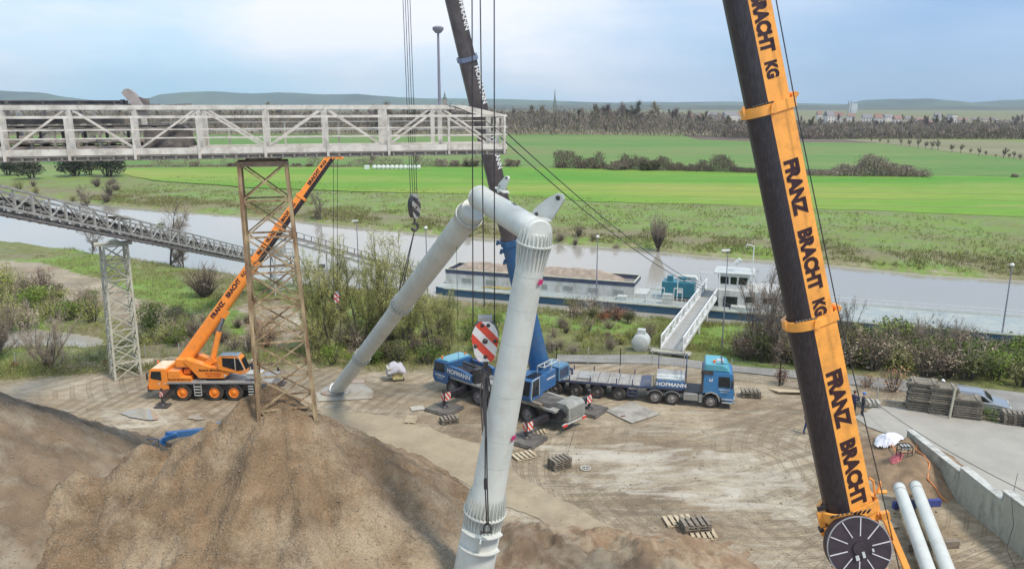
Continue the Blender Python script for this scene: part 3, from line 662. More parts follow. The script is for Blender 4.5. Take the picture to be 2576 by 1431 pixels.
while s_ < sH-.5:
    for n_ in (1.22, 2.58): b.beam(gp(s_, n_, .1), gp(s_, n_, 1.15), .10, .10)
    b.tube([gp(s_+.3, 1.3, 1.16), gp(s_+.3, 2.5, 1.16)], .06, 8); b.tube([gp(s_+.3, 1.3, .45), gp(s_+.3, 2.5, .45)], .06, 8)
    b.beam(gp(s_+.45, 1.16, .74), gp(s_+.75, 1.16, .74), .06, .26)
    s_ += .9
b.make('roller_frame', mat('dusty_conveyor_frame', (.34, .30, .26), .75, var=.25, scale=3, dirt=(.12, .10, .09), damt=.7), gal, world=True)
b = MB()
s_ = X0
while s_ < s_at(330, 2.6):       # upper guard posts and plates that stand above the truss on the left
    b.beam(gp(s_, 2.62, 1.6), gp(s_, 2.62, 2.32), .12, .06); s_ += 1.45
b.beam(gp(X0, 2.62, 2.34), gp(s_at(330, 2.6), 2.62, 2.34), .05, .06)
b.beam(gp(X0, 2.66, 2.2), gp(s_at(330, 2.6), 2.66, 2.2), .03, .22)
b.make('guard_plate', mat('dusty_guard_plate', (.10, .095, .10), .8, var=.3, dirt=(.36, .32, .28), damt=.6, dscale=1.0), gal, world=True)
b = MB()                                         # head drum, chute and drive of the belt
hs = s_at(352, 1.9)
b.tube([gp(sH, 1.3, .95), gp(sH, 2.5, .95)], .36, 18)
b.make('head_drum', BELT, gal, world=True, smooth=True)
b = MB()
prof = [(-.62, .20), (-.40, .45), (-.16, .50), (.2, .22), (.95, -1.0), (1.02, -1.3), (.8, -1.5), (.55, -1.42), (.42, -1.2)]
b.prism([(x*.62+.05, z*.62) for x, z in prof], gp(hs-.1, 1.0, 2.55), gu, (0,0,1), -gn, 0, .55)
b.make('drive_guard', mat('dusty_drive_guard', (.33, .29, .27), .7, var=.15, dirt=(.2, .17, .16), damt=.5), gal, world=True)
b = MB(); b.tube([gp(hs+.15, 1.3, 2.3), gp(hs+.15, 1.9, 2.3)], .22, 12); b.beam(gp(hs-.8, 1.5, 2.17), gp(hs+1.0, 1.5, 2.17), .5, .08); b.beam(gp(hs+.5, 1.2, 2.1), gp(hs+.5, 1.2, 2.45), .3, .05)
b.beam(gp(hs-.5, 1.5, 2.1), gp(hs-.5, 1.5, 2.4), .12, .2); b.beam(gp(hs+1.3, 1.5, 2.15), gp(hs+2.3, 1.5, 2.2), .9, .05)
b.make('drive_motor', mat('dark_drive_motor', (.14, .115, .12), .7, var=.3, dirt=(.34, .3, .26), damt=.5), gal, world=True)
b = MB(); b.beam(gp(sH-2.0, 1.9, .35), gp(sH+.25, 1.9, .3), 1.2, .5); b.beam(gp(sH-.9, 1.5, .9), gp(sH+.35, 1.5, .5), .2, .3)
b.prism([(-.9, .9), (1.0, .9), (1.25, .2), (.3, .0), (-.9, .1)], gp(sH-.5, 1.1, .2), gu, (0,0,1), -gn, 0, .06)
b.make('discharge_chute', BELT, gal, world=True)
b = MB(); b.tube([gp(s_at(1150, 0), .8, 2.1), gp(s_at(1175, 0), .5, 1.9), gp(s_at(1190, 0), .2, 1.72), gp(s_at(1215,0), .0, 1.62), gp(XE, -.03, 1.60)], .02, 5); b.make('cable', ROPE, gal, world=True)
# ================================================================ LATTICE TOWERS
def lattice(name, label, base, top, dirx, bw, bd, tw, td, nseg, m, leg=.14, brace=.09, X=False):
    base = Vector(base); top = Vector(top); dx = Vector(dirx).normalized(); dn = Vector((dx.y, -dx.x, 0))
    th = thing(name, base, label, 'tower')
    def cp(k, i, j):
        c = base.lerp(top, k); return c + dx*(i*(bw+(tw-bw)*k)/2) + dn*(j*(bd+(td-bd)*k)/2)
    cs = [(-1,1),(1,1),(1,-1),(-1,-1)]
    for i, j in cs:
        b = MB(); b.beam(cp(0,i,j), cp(1,i,j), leg, leg, up=dn); b.make('leg', m, th, world=True)
    for f in range(4):
        b = MB(); (i0,j0),(i1,j1) = cs[f], cs[(f+1) % 4]
        for k in range(nseg):
            k0, k1 = k/nseg, (k+1)/nseg
            off = 1+.03
            b.beam(cp(k1,i0,j0), cp(k1,i1,j1), brace, brace)
            if X or (k+f) % 2: b.beam(cp(k0,i0,j0), cp(k1,i1,j1), brace*.8, brace*.8)
            if X or not (k+f) % 2: b.beam(cp(k0,i1,j1), cp(k1,i0,j0), brace, brace*.8)
        b.make('bracing', m, th, world=True)
    return th, cp
RT = mat('rust_streaked_steel', (.36, .27, .155), .8, var=.4, scale=2, dirt=(.17, .085, .045), damt=.9, dscale=1.1, stretch=(2, 2, .5), bump=.25)
tw, cp = lattice('conveyor_tower', 'tall rusty lattice tower rising from the gravel pile under the gallery', (-11.15, 36.4, 4.2), (-11.55, 36.3, 19.35), gu, 2.75, 2.3, 2.05, 1.25, 9, RT, .17, .085, X=True)
b = MB(); hc = Vector((-11.5, 36.3, 19.35))
for j in (-1, 1): b.beam(cp(1,-1,j)-gu*.1, cp(1,1,j)+gu*.1, .16, .22)
for i in (-1, 1): b.beam(cp(1,i,-1), cp(1,i,1), .16, .22)
b.beam(hc-gu*.8+Vector((0,0,.15)), hc+gu*.8+Vector((0,0,.15)), .5, .12)
b.prism([(-.75,0),(.75,0),(.35,.32),(-.35,.32)], hc+Vector((0,0,.1)), gu, (0,0,1), -gn, -.35, .35)
b.make('bearing_head', RUST, tw, world=True)
b = MB()                                         # heavy raking timbers at the foot
b.beam(cp(.13,-1,1), cp(.0,1,1)+Vector((0,0,.2)), .22, .2); b.beam(cp(.20,1,1), cp(.20,-1,1), .16, .14); b.beam(cp(.08,-1,-1), cp(.16,1,-1), .16, .16)
b.beam(cp(.12,1,1)-gu*.3, cp(.12,1,1)+gu*.18, .3, .3); b.beam(cp(.24,-1,-1), cp(.14,1,1), .12, .12)
b.make('foot_brace', RUST, tw, world=True)
lt, _ = lattice('conveyor_tower', 'pale lattice tower standing alone under the sloping shore gallery', (-32.15, 61.2, 0), (-32.35, 62, 10.9), (.80, .60, 0), 1.95, 1.95, 1.75, 1.75, 8, LATT, .15, .09, X=True)
b = MB(); b.beam((-33.6, 61.4, 11.0), (-31.1, 62.6, 11.0), .9, .2); b.prism([(-.7,0),(.7,0),(.25,.35),(-.25,.35)], (-32.35, 62, 11.0), (.8,.6,0), (0,0,1), (-.6,.8,0), -.4, .4); b.make('bearing_head', LATT, lt, world=True)
# ================================================================ SHORE GALLERY (sloping down to the river)
def shore_gallery(name, label, pts, w, h, m, step, rail=True, beltw=.5):
    c = (pts[0]+pts[-1])/2; th = thing(name, c, label, 'conveyor gallery')
    A, B = pts[0], pts[-1]; a = (B-A).normalized(); n_ = Vector((a.y, -a.x, 0)).normalized(); L = (B-A).length
    if n_.y > 0: n_ = -n_
    up = Vector((0,0,1))
    def q(s, n, z): return A + a*s + n_*n + up*z
    for sd_ in (-1, 1):
        b = MB(); n0 = sd_*w/2
        b.beam(q(0,n0,h), q(L,n0,h), .12, .13); b.beam(q(0,n0,.05), q(L,n0,.05), .12, .16)
        k = 0; s_ = 0
        while s_ <= L:
            b.beam(q(s_,n0,0), q(s_,n0,h), .10, .10)
            if s_+step <= L:
                if k % 2: b.beam(q(s_,n0,.1), q(s_+step,n0,h-.05), .07, .07)
                else: b.beam(q(s_,n0,h-.05), q(s_+step,n0,.1), .07, .07)
            s_ += step; k += 1
        b.make('truss', m, th, world=True)
    b = MB()
    for z in (.55, 1.08):
        b.beam(q(0,w/2+.65,z), q(L,w/2+.65,z), .045, .05)
    s_ = 0
    while s_ <= L: b.beam(q(s_,w/2+.65,-.1), q(s_,w/2+.65,1.1), .07, .06); s_ += step*.62
    b.beam(q(0,w/2+.62,.08), q(L,w/2+.62,.08), .03, .18)
    b.make('handrail', m, th, world=True)
    b = MB(); b.beam(q(0,w/2+.35,-.02), q(L,w/2+.35,-.02), .65, .05)
    s_ = 0
    while s_ <= L: b.beam(q(s_,-w/2,-.08), q(s_,w/2+.7,-.08), .08, .12); s_ += step*.62
    b.beam(q(0,0,-.3), q(L,0,-.3), .12, .12); b.beam(q(0,-w/2,-.35), q(L,-w/2,-.35), .10, .10)
    s_ = 0
    while s_ <= L: b.beam(q(s_,0,-.3), q(s_,0,0), .08, .08); s_ += step
    b.make('walkway_deck', mat('shore_gallery_underside', (.20, .185, .18), .8, var=.3, dirt=(.33, .3, .27), damt=.5), th, world=True)
    b = MB(); b.beam(q(0,0,.72), q(L,0,.72), beltw*1.6, .05); b.beam(q(0,0,.30), q(L,0,.30), beltw*1.5, .05)
    b.make('conveyor_belt', BELT, th, world=True)
    b = MB(); s_ = 0
    while s_ <= L:
        b.tube([q(s_,-w/2+.05,.66), q(s_,w/2-.05,.66)], .05, 6); b.beam(q(s_,-w/2+.1,.1), q(s_,-w/2+.1,.85), .07, .05); b.beam(q(s_,w/2-.1,.1), q(s_,w/2-.1,.85), .07, .05); s_ += step*.5
    b.beam(q(0,w/2-.1,.62), q(L,w/2-.1,.62), .05, .10)
    b.make('roller_frame', GREY, th, world=True)
    return th, q, L
sa = PY(0, 528, 45.5); sb = PY(625, 655, 92)
sdir = (sb-sa).normalized(); sa2 = sa - sdir*9
shore_gallery('shore_gallery', 'grey truss conveyor sloping from the left edge down towards the river', [sa2, sb+sdir*3.0], 1.25, 1.30, GALV2, 1.9)
# cover plates lying on it
b = MB(); q0 = sa.lerp(sb, .30)+Vector((0,0,1.42)); q1 = sa.lerp(sb, .355)+Vector((0,0,1.42)); b.beam(q0, q1, 1.3, .12); tag(b.make('cover_plate', WHITE, world=True), 'white cover plate lying on top of the sloping shore gallery', 'cover plate')
# transfer station and river loader arm
ts = PY(712, 662, 96); 
tst, _ = lattice('transfer_tower', 'thin grey lattice transfer tower at the river end of the shore gallery', (ts.x, ts.y, -2.0), (ts.x, ts.y, ts.z+1.0), (.8,.5,0), 3.2, 2.6, 2.4, 2.0, 4, GALV2, .14, .09)
b = MB(); b.box(ts.x-1.6, ts.x+1.6, 94.8, 97.2, ts.z+1.0, ts.z+1.15); b.box(ts.x-1.2, ts.x+.3, 95, 96.6, ts.z+1.15, ts.z+2.3); b.make('platform', GALV2, tst, world=True)
b = MB()
for z in (1.6, 2.1):
    b.beam((ts.x-1.6,94.8,ts.z+z),(ts.x+1.6,94.8,ts.z+z),.05); b.beam((ts.x-1.6,97.2,ts.z+z),(ts.x+1.6,97.2,ts.z+z),.05)
for k in range(5): b.beam((ts.x-1.6+k*.8,94.8,ts.z+1.1),(ts.x-1.6+k*.8,94.8,ts.z+2.1),.05)
b.make('handrail', GALV2, tst, world=True)
la = PY(690, 585, 98); lb_ = PY(1052, 688, 101)
lth = thing('loader_conveyor', (la+lb_)/2, 'slim conveyor arm running behind the trees towards the barge', 'conveyor'); a = (lb_-la).normalized(); L = (lb_-la).length
b = MB(); up = Vector((0,0,1)); nn_ = Vector((a.y,-a.x,0)).normalized()
for n_ in (-.45,.45): b.beam(la+nn_*n_, lb_+nn_*n_, .12, .22); b.beam(la+nn_*n_-up*.7, lb_+nn_*n_-up*.7, .10, .12)
s_ = 0; k = 0
while s_ < L-1.2:
    for n_ in (-.45,.45): b.beam(la+a*s_+nn_*n_-up*.7, la+a*(s_+1.2)+nn_*n_, .06)
    s_ += 1.2
b.make('boom_frame', GALV2, lth, world=True)
b = MB(); b.beam(la+up*.16, lb_+up*.16, .75, .05); b.make('conveyor_belt', BELT, lth, world=True)
s_ = 0; b = MB()
while s_ < L: b.beam(la+a*s_-nn_*.4+up*.1, la+a*s_-nn_*.62+up*.75, .10, .16); s_ += .95
b.beam(la-nn_*.62+up*.75, lb_-nn_*.62+up*.75, .05, .05); b.make('roller_bracket', DARK, lth, world=True)
b = MB(); b.beam(la.lerp(lb_,.9)-up*.7, Vector((la.lerp(lb_,.9).x, 102, -2.0)), .2); b.beam(la.lerp(lb_,.35)-up*.7, Vector((la.lerp(lb_,.35).x, 98.6, -2.2)), .16); split(b.make('leg', GALV2, lth, world=True))
# ================================================================ PALE PIPE FRAME BEING ERECTED
F1 = Vector((-13.69, 57.3, .25)); T1 = PY(1212, 500, 37); T2 = Vector((.95, 29.8, 17.15)); F2 = Vector((-2.0, 31.35, 0.0)); F2 = T2 + (Vector((-1.72, 31.2, 1.56))-T2)*1.10
fr = thing('pipe_frame', (F1+F2)/2*1.0, 'giant pale grey portal frame of fat welded pipes held by the cranes', 'pipe frame')
def pipe(name, p, q, rs, ks, m=PIPE, n=48, parent=fr):
    pts = [p.lerp(q, k) for k in ks]; b = MB(); b.tube(pts, rs, n); o = b.make(name, m, parent, world=True, smooth=True); return o
def fin_ring(p, a, r0, r1, L0, L1, parent, n=26, t=.03, plate=True):
    """ring plate around a pipe at p (axis a) with gusset fins on both sides"""
    a = a.normalized(); x = a.cross(Vector((0,0,1)) if abs(a.z) < .9 else Vector((0,1,0))).normalized(); y = a.cross(x)
    b = MB()
    for k in range(n):
        an = 2*PI*k/n; d = x*math.cos(an)+y*math.sin(an); tt = a.cross(d)
        for s_, L in ((1, L1), (-1, L0)):
            b.prism([(r0-.03, 0), (r1-.02, 0), (r0-.01, L)], p, d, a*s_, tt, -t/2, t/2)
    b.make('gusset_fins', PIPE, parent, world=True)
    b = MB(); m_ = 56; vs = []
    for h in (-.03, .03):
        for rr in (r0-.02, r1):
            for k in range(m_):
                an = 2*PI*k/m_; vs.append(p+a*h+x*math.cos(an)*rr+y*math.sin(an)*rr)
    fs = []
    for k in range(m_):
        j = (k+1) % m_
        fs += [(k, j, m_+j, m_+k), (2*m_+k, 3*m_+k, 3*m_+j, 2*m_+j), (m_+k, m_+j, 3*m_+j, 3*m_+k), (k, 2*m_+k, 2*m_+j, j)]
    b.add(vs, fs); b.make('flange_ring', PIPE, parent, world=True, smooth=True)
a1 = T1-F1; L1 = a1.length
leg1 = pipe('leg', F1, T1, [.52, .53, .535, .60, .605, .60], [0, .35, .565, .575, .8, .965])
ud = a1.normalized()
for k, r in ((.25, .545), (.57, .60)):
    b = MB(); x = ud.cross(Vector((0,0,1))).normalized(); y = ud.cross(x); p = F1.lerp(T1, k)
    for i in range(20):
        an = 2*PI*i/20; d = x*math.cos(an)+y*math.sin(an); b.beam(p+d*(r+.03)-ud*.5, p+d*(r+.03)+ud*.35, .05, .09, up=d)
    b.make('stiffener_ribs', PIPE, leg1, world=True)
    b = MB()
    for h in (-.18, .12): b.tube([p+ud*h, p+ud*(h+.05)], r+.07, 40)
    split(b.make('flange_ring', PIPE, leg1, world=True))
b = MB()
for k in (.12, .335, .43, .73, .87): p = F1.lerp(T1, k); rr = float(np.interp(k, [0, .35, .565, .575, .8, .965], [.52, .53, .535, .60, .605, .60])); b.tube([p, p+ud*.02], rr+.004, 48)
split(b.make('weld_seam', mat('weld_seam_grey', (.40, .42, .40), .5), leg1, world=True, smooth=True))
b = MB(); b.tube([F1-ud*.06-Vector((0,0,.02)), F1+ud*.06], .62, 32); b.make('foot_ring', WHITE, leg1, world=True, smooth=True)
b = MB(); b.prism([(math.cos(2*PI*i/24)*1.25*(1 if abs(math.cos(2*PI*i/24)) < .9 else .92), math.sin(2*PI*i/24)*.95) for i in range(24)], (F1.x-.1, F1.y-.05, .06), (1,0,0), (0,1,0), (0,0,1), 0, .12)
b.make('base_plate', mat('stained_base_plate', (.34, .34, .32), .7, dirt=(.32, .19, .11), damt=.8, dscale=1.0), leg1, world=True)
fin_ring(F1.lerp(T1, .945), a1, .60, .72, .85, .5, leg1, n=26)
# cross beam
a2 = (T2-T1).normalized()
cb = pipe('cross_beam', T1-a2*.45, T2+a2*.35, [.50, .555, .56, .56, .56, .55, .5], [0, .03, .2, .5, .8, .98, 1])
for k, r in ((.02, .60), (.975, .60)):
    b = MB(); p = (T1-a2*.45).lerp(T2+a2*.35, k); b.tube([p-a2*.02, p+a2*.02], r, 48); b.make('end_ring', PIPE, cb, world=True, smooth=True)
# leg 2
a3 = T2-F2
leg2 = pipe('leg', F2, T2, [.93, .90, .86, .74, .70, .625, .58, .575, .56, .50], [0, .10, .225, .235, .45, .70, .88, .9, .985, 1.0])
u3 = a3.normalized()
def onleg(v, frac=0):   # point on the leg axis that shows at photo row v
    lo, hi = 0., 1.
    for _ in range(40):
        m_ = (lo+hi)/2; q = F2.lerp(T2, m_)-Vector((0,0,CAMH)); dep = q.y*CP-q.z*SP; vv = 715.5-FPX*(q.y*SP+q.z*CP)/dep
        if vv > v: lo = m_
        else: hi = m_
    return lo
fin_ring(F2.lerp(T2, onleg(612)), a3, .60, .72, 1.0, .7, leg2, n=26)
fin_ring(F2.lerp(T2, onleg(1283)), a3, .80, .95, 1.15, 1.0, leg2, n=32)
b = MB()
for v_, r in ((690, .615), (772, .655), (858, .675), (985, .70), (1095, .715), (1160, .73)):
    k_ = onleg(v_); p = F2.lerp(T2, k_); r = float(np.interp(k_, [0, .10, .225, .235, .45, .70, .88, .9, .985, 1.0], [.93, .90, .86, .74, .70, .625, .58, .575, .56, .50])); b.tube([p, p+u3*.014], r+.004, 48)
split(b.make('weld_seam', mat('weld_seam_grey', (.40, .42, .40), .5), leg2, world=True, smooth=True))
for v_, uu in ((697, 1352), (1083, 1282)):
    p = F2.lerp(T2, onleg(v_)); r = .64 if v_ < 900 else .74; q = PY(uu, v_, p.y-.3)
    d = (q-p); d -= u3*d.dot(u3); d.normalize(); tt = u3.cross(d)
    b = MB(); c = p+d*(r+.004); b.prism([(-.14,-.11),(.14,-.11),(.14,.11),(-.14,.11)], c, tt, u3, d, -.006, .006); b.make('sticker', mat('magenta_sticker', (.52, .03, .16), .5), leg2, world=True)
# curved shelf plates and padeye near the shackle
tocam = (Vector((0,0,CAMH))-F2.lerp(T2, .2)); tocam -= u3*tocam.dot(u3); tocam.normalize(); sidev = u3.cross(tocam)
if sidev.x < 0: sidev = -sidev
b = MB()
for v_ in (1318, 1358):
    p = F2.lerp(T2, onleg(v_)); vs = []; n = 18; r = .87
    for h in (-.025, .025):
        for rr in (r-.04, r+.22):
            for i in range(n+1):
                an = math.radians(-58+ 128*i/n); vs.append(p+u3*h+tocam*math.cos(an)*(rr if 0 < i < n else r+.02)+sidev*math.sin(an)*(rr if 0 < i < n else r+.02))
    fs = []; M_ = n+1
    for i in range(n): fs += [(i, i+1, M_+i+1, M_+i), (2*M_+i, 3*M_+i, 3*M_+i+1, 2*M_+i+1), (M_+i, M_+i+1, 3*M_+i+1, 3*M_+i), (i, 2*M_+i, 2*M_+i+1, i+1)]
    b.add(vs, fs)
b.make('shelf_plate', PIPE, leg2, world=True)
pc = F2.lerp(T2, onleg(1345)); b = MB()
pe = pc + sidev*.06
b.prism([(.80,-.55),(.92,-.5),(1.12,.28),(1.20,.42),(1.16,.56),(1.04,.60),(.92,.5),(.80,.3)], pe, tocam, u3, sidev, -.035, .035); b.make('padeye', PIPE, leg2, world=True)
# two big lifting lugs on the cross beam
for (u0, v0, uu, vv, Yd, sc_) in ((1262, 466, 1280, 448, 35.4, .95), (1362, 533, 1405, 506, 30.7, 1.22)):
    base_ = PY(u0, v0, Yd); tip = PY(uu, vv, Yd-.35); d = (tip-base_).normalized(); upv = (Vector((0,0,1))-d*d.z).normalized(); nn_ = d.cross(upv)
    s2 = sc_*(tip-base_).length
    b = MB(); prof = [(-.75,-.30),(-.55,.10),(-.1,.26),(.55,.32),(.95,.28),(1.10,.12),(1.08,-.06),(.9,-.16),(.2,-.50)]
    b.prism([(x*s2, y*s2*.95) for x, y in prof], base_, d, upv, nn_, -.05, .05); lug = b.make('lifting_lug', PIPE, fr, world=True)
    b = MB()
    for hx, hy, hr in ((.88, .10, .09), (-.2, .02, .07)):
        c = base_+d*hx*s2+upv*hy*s2; b.tube([c-nn_*.07, c+nn_*.07], hr*s2, 16)
    b.make('pin_hole', DARK, lug, world=True)
    b = MB(); b.beam(base_-a2*.75+Vector((0,0,-.22)), base_+a2*.75+Vector((0,0,-.22)), .30, .05); b.make('pad_plate', PIPE, lug, world=True)
b = MB(); q = PY(1330-44, 590-60, 32.7); 
b = MB(); q = T1.lerp(T2, .62)+Vector((.10, 0, .56)); b.beam(q-a2*.35, q+a2*.1, .12, .02, up=(.2,0,1)); b.make('sticker', NAVY, cb, world=True)
# ================================================================ GENERIC BOOM
def boom_sections(parent, secs, axis0, a, e1, e2, mats_, name='boom_section'):
    """secs: list of (d0,d1,w0,w1,poly,matindex per edge)"""
    outs = []
    for d0, d1, w0, w1, poly, mi in secs:
        b = MB(); n = len(poly); vs = [axis0+a*d0+e1*(x*w0)+e2*(y*w0) for x, y in poly]+[axis0+a*d1+e1*(x*w1)+e2*(y*w1) for x, y in poly]
        b.add(vs, [])
        for i in range(n): b.f.append((i, (i+1) % n, n+(i+1) % n, n+i)); b.m.append(mi[i])
        b.f.append(tuple(range(n))); b.m.append(0); b.f.append(tuple(range(n, 2*n))); b.m.append(0)
        outs.append(b.make(name, mats_, parent, world=True, smooth=True))
    return outs
def arc(cx, cy, rx, ry, a0, a1, n): return [(cx+rx*math.cos(math.radians(a0+(a1-a0)*i/n)), cy+ry*math.sin(math.radians(a0+(a1-a0)*i/n))) for i in range(n+1)]
# ================================================================ FOREGROUND ORANGE CRANE (boom in view, chassis below the frame)
bA = PY(2138, 1280, 27.0); bB = PY(1881, 0, 27.0); ba = (bB-bA).normalized(); be2 = Vector((0,-1,0)); be1 = Vector((ba.z, 0, -ba.x)).normalized()
fc = thing('mobile_crane', (14.6, 26.5, 0), 'giant orange telescopic crane boom filling the right of the picture', 'crane')
poly = [(-.16,.52),(.94,.18),(1.0,.0),(.93,-.9),(.8,-1.0),(-.45,-1.0)] + [(-.98, -.42)] + arc(-.22, -.15, .78, .66, 172, 102, 9)
poly = [(x, y) for x, y in poly]; npl = len(poly)
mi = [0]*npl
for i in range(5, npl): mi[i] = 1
def rowd(v):      # distance along the boom showing at photo row v
    lo, hi = -12., 40.
    for _ in range(40):
        m_ = (lo+hi)/2; q = bA+ba*m_-Vector((0,0,CAMH)); dep = q.y*CP-q.z*SP; vv = 715.5-FPX*(q.y*SP+q.z*CP)/dep
        if vv > v: lo = m_
        else: hi = m_
    return lo
d1, d2, d3 = rowd(1275), rowd(805), rowd(272); dT = rowd(-520)
secs = [(rowd(1275)+.0, d2, .885, .855, poly, mi), (d2-.2, d3, .80, .785, poly, mi), (d3-.2, dT, .745, .735, poly, mi)]
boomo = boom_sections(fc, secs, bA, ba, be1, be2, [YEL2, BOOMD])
def collar(parent, c, a, e1, e2, pl, w, h, out, m, name='collar', tilt=0):
    b = MB(); n = len(pl); a_ = (a+e2*tilt).normalized(); vs = []
    for hh, k in ((-h/2, 1.0), (-h/2, out), (h/2, out), (h/2, 1.0)):
        for x, y in pl: vs.append(c + a_*hh + e1*(x*w*k) + e2*(y*w*k) + a*0)
    fs = []
    for r_ in range(3):
        for i in range(n): j = (i+1) % n; fs.append((r_*n+i, r_*n+j, (r_+1)*n+j, (r_+1)*n+i))
    b.add(vs, fs); return b.make(name, m, parent, world=True)
for d, w, h in ((d2, .86, .34), (d3, .79, .34)):
    c_ = collar(fc, bA+ba*d, ba, be1, be2, poly, w*.99, h, 1.17, YEL2)
    b = MB(); cc = bA+ba*(d+.12)
    b.tube([cc+be1*w*1.06+be2*.1, cc+be1*(w*1.06+.14)+be2*.12+ba*.14], .07, 8); b.tube([cc+be1*w*1.12+be2*.1+ba*.1, cc+be1*w*1.12-be2*.3+ba*.1], .10, 10)
    b.beam(cc-be1*w*1.12+be2*.1-ba*.2, cc-be1*w*1.12+be2*.1+ba*.16, .08); split(b.make('rope_guide', YEL2, c_, world=True))
    b = MB()
    for k in range(7): xx = -.80+.13*k; b.beam(cc+be1*xx*w+be2*(.30+.02*k)*w, cc+be1*(xx+.05)*w+be2*(.42+.02*k)*w+ba*.10, .09, .04)
    b.make('wear_pads', DARK, c_, world=True)
    b = MB(); b.box(-.09,.09,-.05,.05,-.16,.16); b.T = Matrix.Translation(cc+be2*w*.62-be1*.02*w-ba*.12) ; b.make('collar_bolt', YEL2, c_, world=True)
# letters run down the flat face
fx = (poly[1][0]-poly[0][0]); fy = (poly[1][1]-poly[0][1]); facex = (be1*fx+be2*fy).normalized(); facen = facex.cross(ba); 
if facen.y > 0: facen = -facen
def boomtext(txt, v0, v1, w, size, parent):
    c0, c1 = rowd(v0), rowd(v1); L = abs(c1-c0); c = bA+ba*(c0+c1)/2
    p = c + be1*(poly[0][0]+poly[1][0])/2*w + be2*(poly[0][1]+poly[1][1])/2*w + facen*.012 - facex*.10*w
    o = lettering(txt, size, parent, p, -ba, facex, INK, world=True, bold=.06, ext=.004, sx=1.0)
    xs_ = [v.co for v in o.data.vertices]; inv = wmat(parent)
    al = [(inv @ q - p).dot(-ba) for q in xs_]; ln = max(al)-min(al); k = L/ln; mid = (max(al)+min(al))/2
    for v in o.data.vertices:
        q = inv @ v.co - p; t_ = q.dot(-ba); q += -ba*((t_-mid)*k - t_); v.co = inv.inverted() @ (p+q)
    return o
boomtext('FRANZ', 405, 543, .79, .74, fc); boomtext('BRACHT', 578, 728, .79, .74, fc); boomtext('KG', 752, 792, .79, .66, fc)
boomtext('BRACHT', -8, 138, .74, .70, fc); boomtext('KG', 160, 202, .74, .60, fc); boomtext('FRANZ', -175, -40, .74, .60, fc)
boomtext('FRANZ', 930, 1070, .865, .84, fc); boomtext('BRACHT', 1102, 1262, .875, .84, fc)
# head of the base section with its side rods and the big hose drum
basepoly = [(x*1.0, y) for x, y in poly]
boom_sections(fc, [(rowd(2300), d1-.35, .98, .98, poly, [0]*npl), (d1-.40, d1+.02, 1.0, 1.0, poly, [0]*npl)], bA, ba, be1, be2, [YEL2, BOOMD], name='base_section')
collar(fc, bA+ba*(d1-.1), ba, be1, be2, poly, .98, .42, 1.14, YEL2)
collar(fc, bA+ba*(d1-.62), ba, be1, be2, poly, .99, .14, 1.10, YEL2)
b = MB(); cc = bA+ba*d1
b.tube([cc+be1*1.13+ba*.3, cc+be1*1.28+ba*.55, cc+be1*1.30+ba*.75], .05, 8); b.tube([cc+be1*1.1+ba*.42+be2*.15, cc+be1*1.42+ba*.36+be2*.15], .07, 8)
b.tube([cc+be1*1.02+ba*.05, cc+be1*1.06+ba*.85, cc+be1*.95+ba*1.0], .045, 8); b.beam(cc-be1*1.15+ba*.1, cc-be1*1.15-ba*.9, .16, .20)
b.beam(cc-be1*1.10-ba*.5+be2*.2, cc-be1*.95-ba*2.0+be2*.3, .14, .14); split(b.make('head_bracket', YEL2, fc, world=True))
b = MB(); b.tube([cc-be1*1.3-ba*.62, cc-be1*1.0-ba*.60], .13, 12); b.tube([cc-be1*1.25-ba*1.55+be2*.2, cc-be1*.95-ba*1.55+be2*.2], .17, 12); b.beam(cc-be1*1.2+ba*.25, cc-be1*.8+ba*.25, .1, .16)
for k in range(9): xx = -.85+.16*k; b.beam(cc+be1*xx+be2*(.35+.03*k)-ba*.02, cc+be1*(xx+.1)+be2*(.50+.02*k)+ba*.14, .10, .05)
split(b.make('hydraulic_fitting', DARK, fc, world=True))
b = MB(); b.beam(cc+be1*1.12-ba*.45+be2*.25, PY(2290, 1450, 25.9), .22, .16, up=(0,-1,0)); b.beam(cc+be1*.98-ba*.50+be2*.3, cc+be1*1.3-ba*.50+be2*.3, .2, .3); b.make('side_strut', YEL2, fc, world=True)
dc = PY(2162, 1378, 25.75); dax = (be2*.90+ba*.28).normalized(); dx_ = be1; dy_ = dax.cross(dx_).normalized()
dr = thing  # (drum parts below)
b = MB(); b.tube([dc-dax*.55, dc], 1.14, 64); drum = b.make('hose_drum', mat('black_drum_plate', (.035,.022,.028), .5, var=.3), fc, world=True, smooth=True)
b = MB(); b.tube([dc-dax*.02, dc+dax*.03], 1.17, 64); b.make('drum_rim', mat('drum_rim_steel', (.30,.29,.30), .4), drum, world=True, smooth=True)
b = MB(); b.tube([dc+dax*.025, dc+dax*.045], 1.13, 64); b.tube([dc+dax*.04, dc+dax*.12], .26, 24); b.make('drum_disc', mat('black_drum_plate', (.035,.022,.028), .5), drum, world=True, smooth=True)
b = MB()
for k in range(10):
    an = 2*PI*(k+.0)/10; d = dx_*math.cos(an)+dy_*math.sin(an); b.beam(dc+dax*.055+d*.46, dc+dax*.055+d*1.12, .035, .03, up=dax)
b.make('drum_spokes', mat('drum_spoke_steel', (.60,.56,.58), .4), drum, world=True)
b = MB()
for (x, y, w, h) in ((-.20,-.28,.13,.18), (.05,-.22,.10,.22), (.42,-.14,.07,.12)): b.box(x-w/2,x+w/2,y-h/2,y+h/2,0,.02)
b.T = Matrix(((dx_.x,dy_.x,dax.x,dc.x),(dx_.y,dy_.y,dax.y,dc.y),(dx_.z,dy_.z,dax.z,dc.z+.0),(0,0,0,1))) @ Matrix.Translation((0,0,.13)); split(b.make('drum_label', LGREY, drum, world=True))
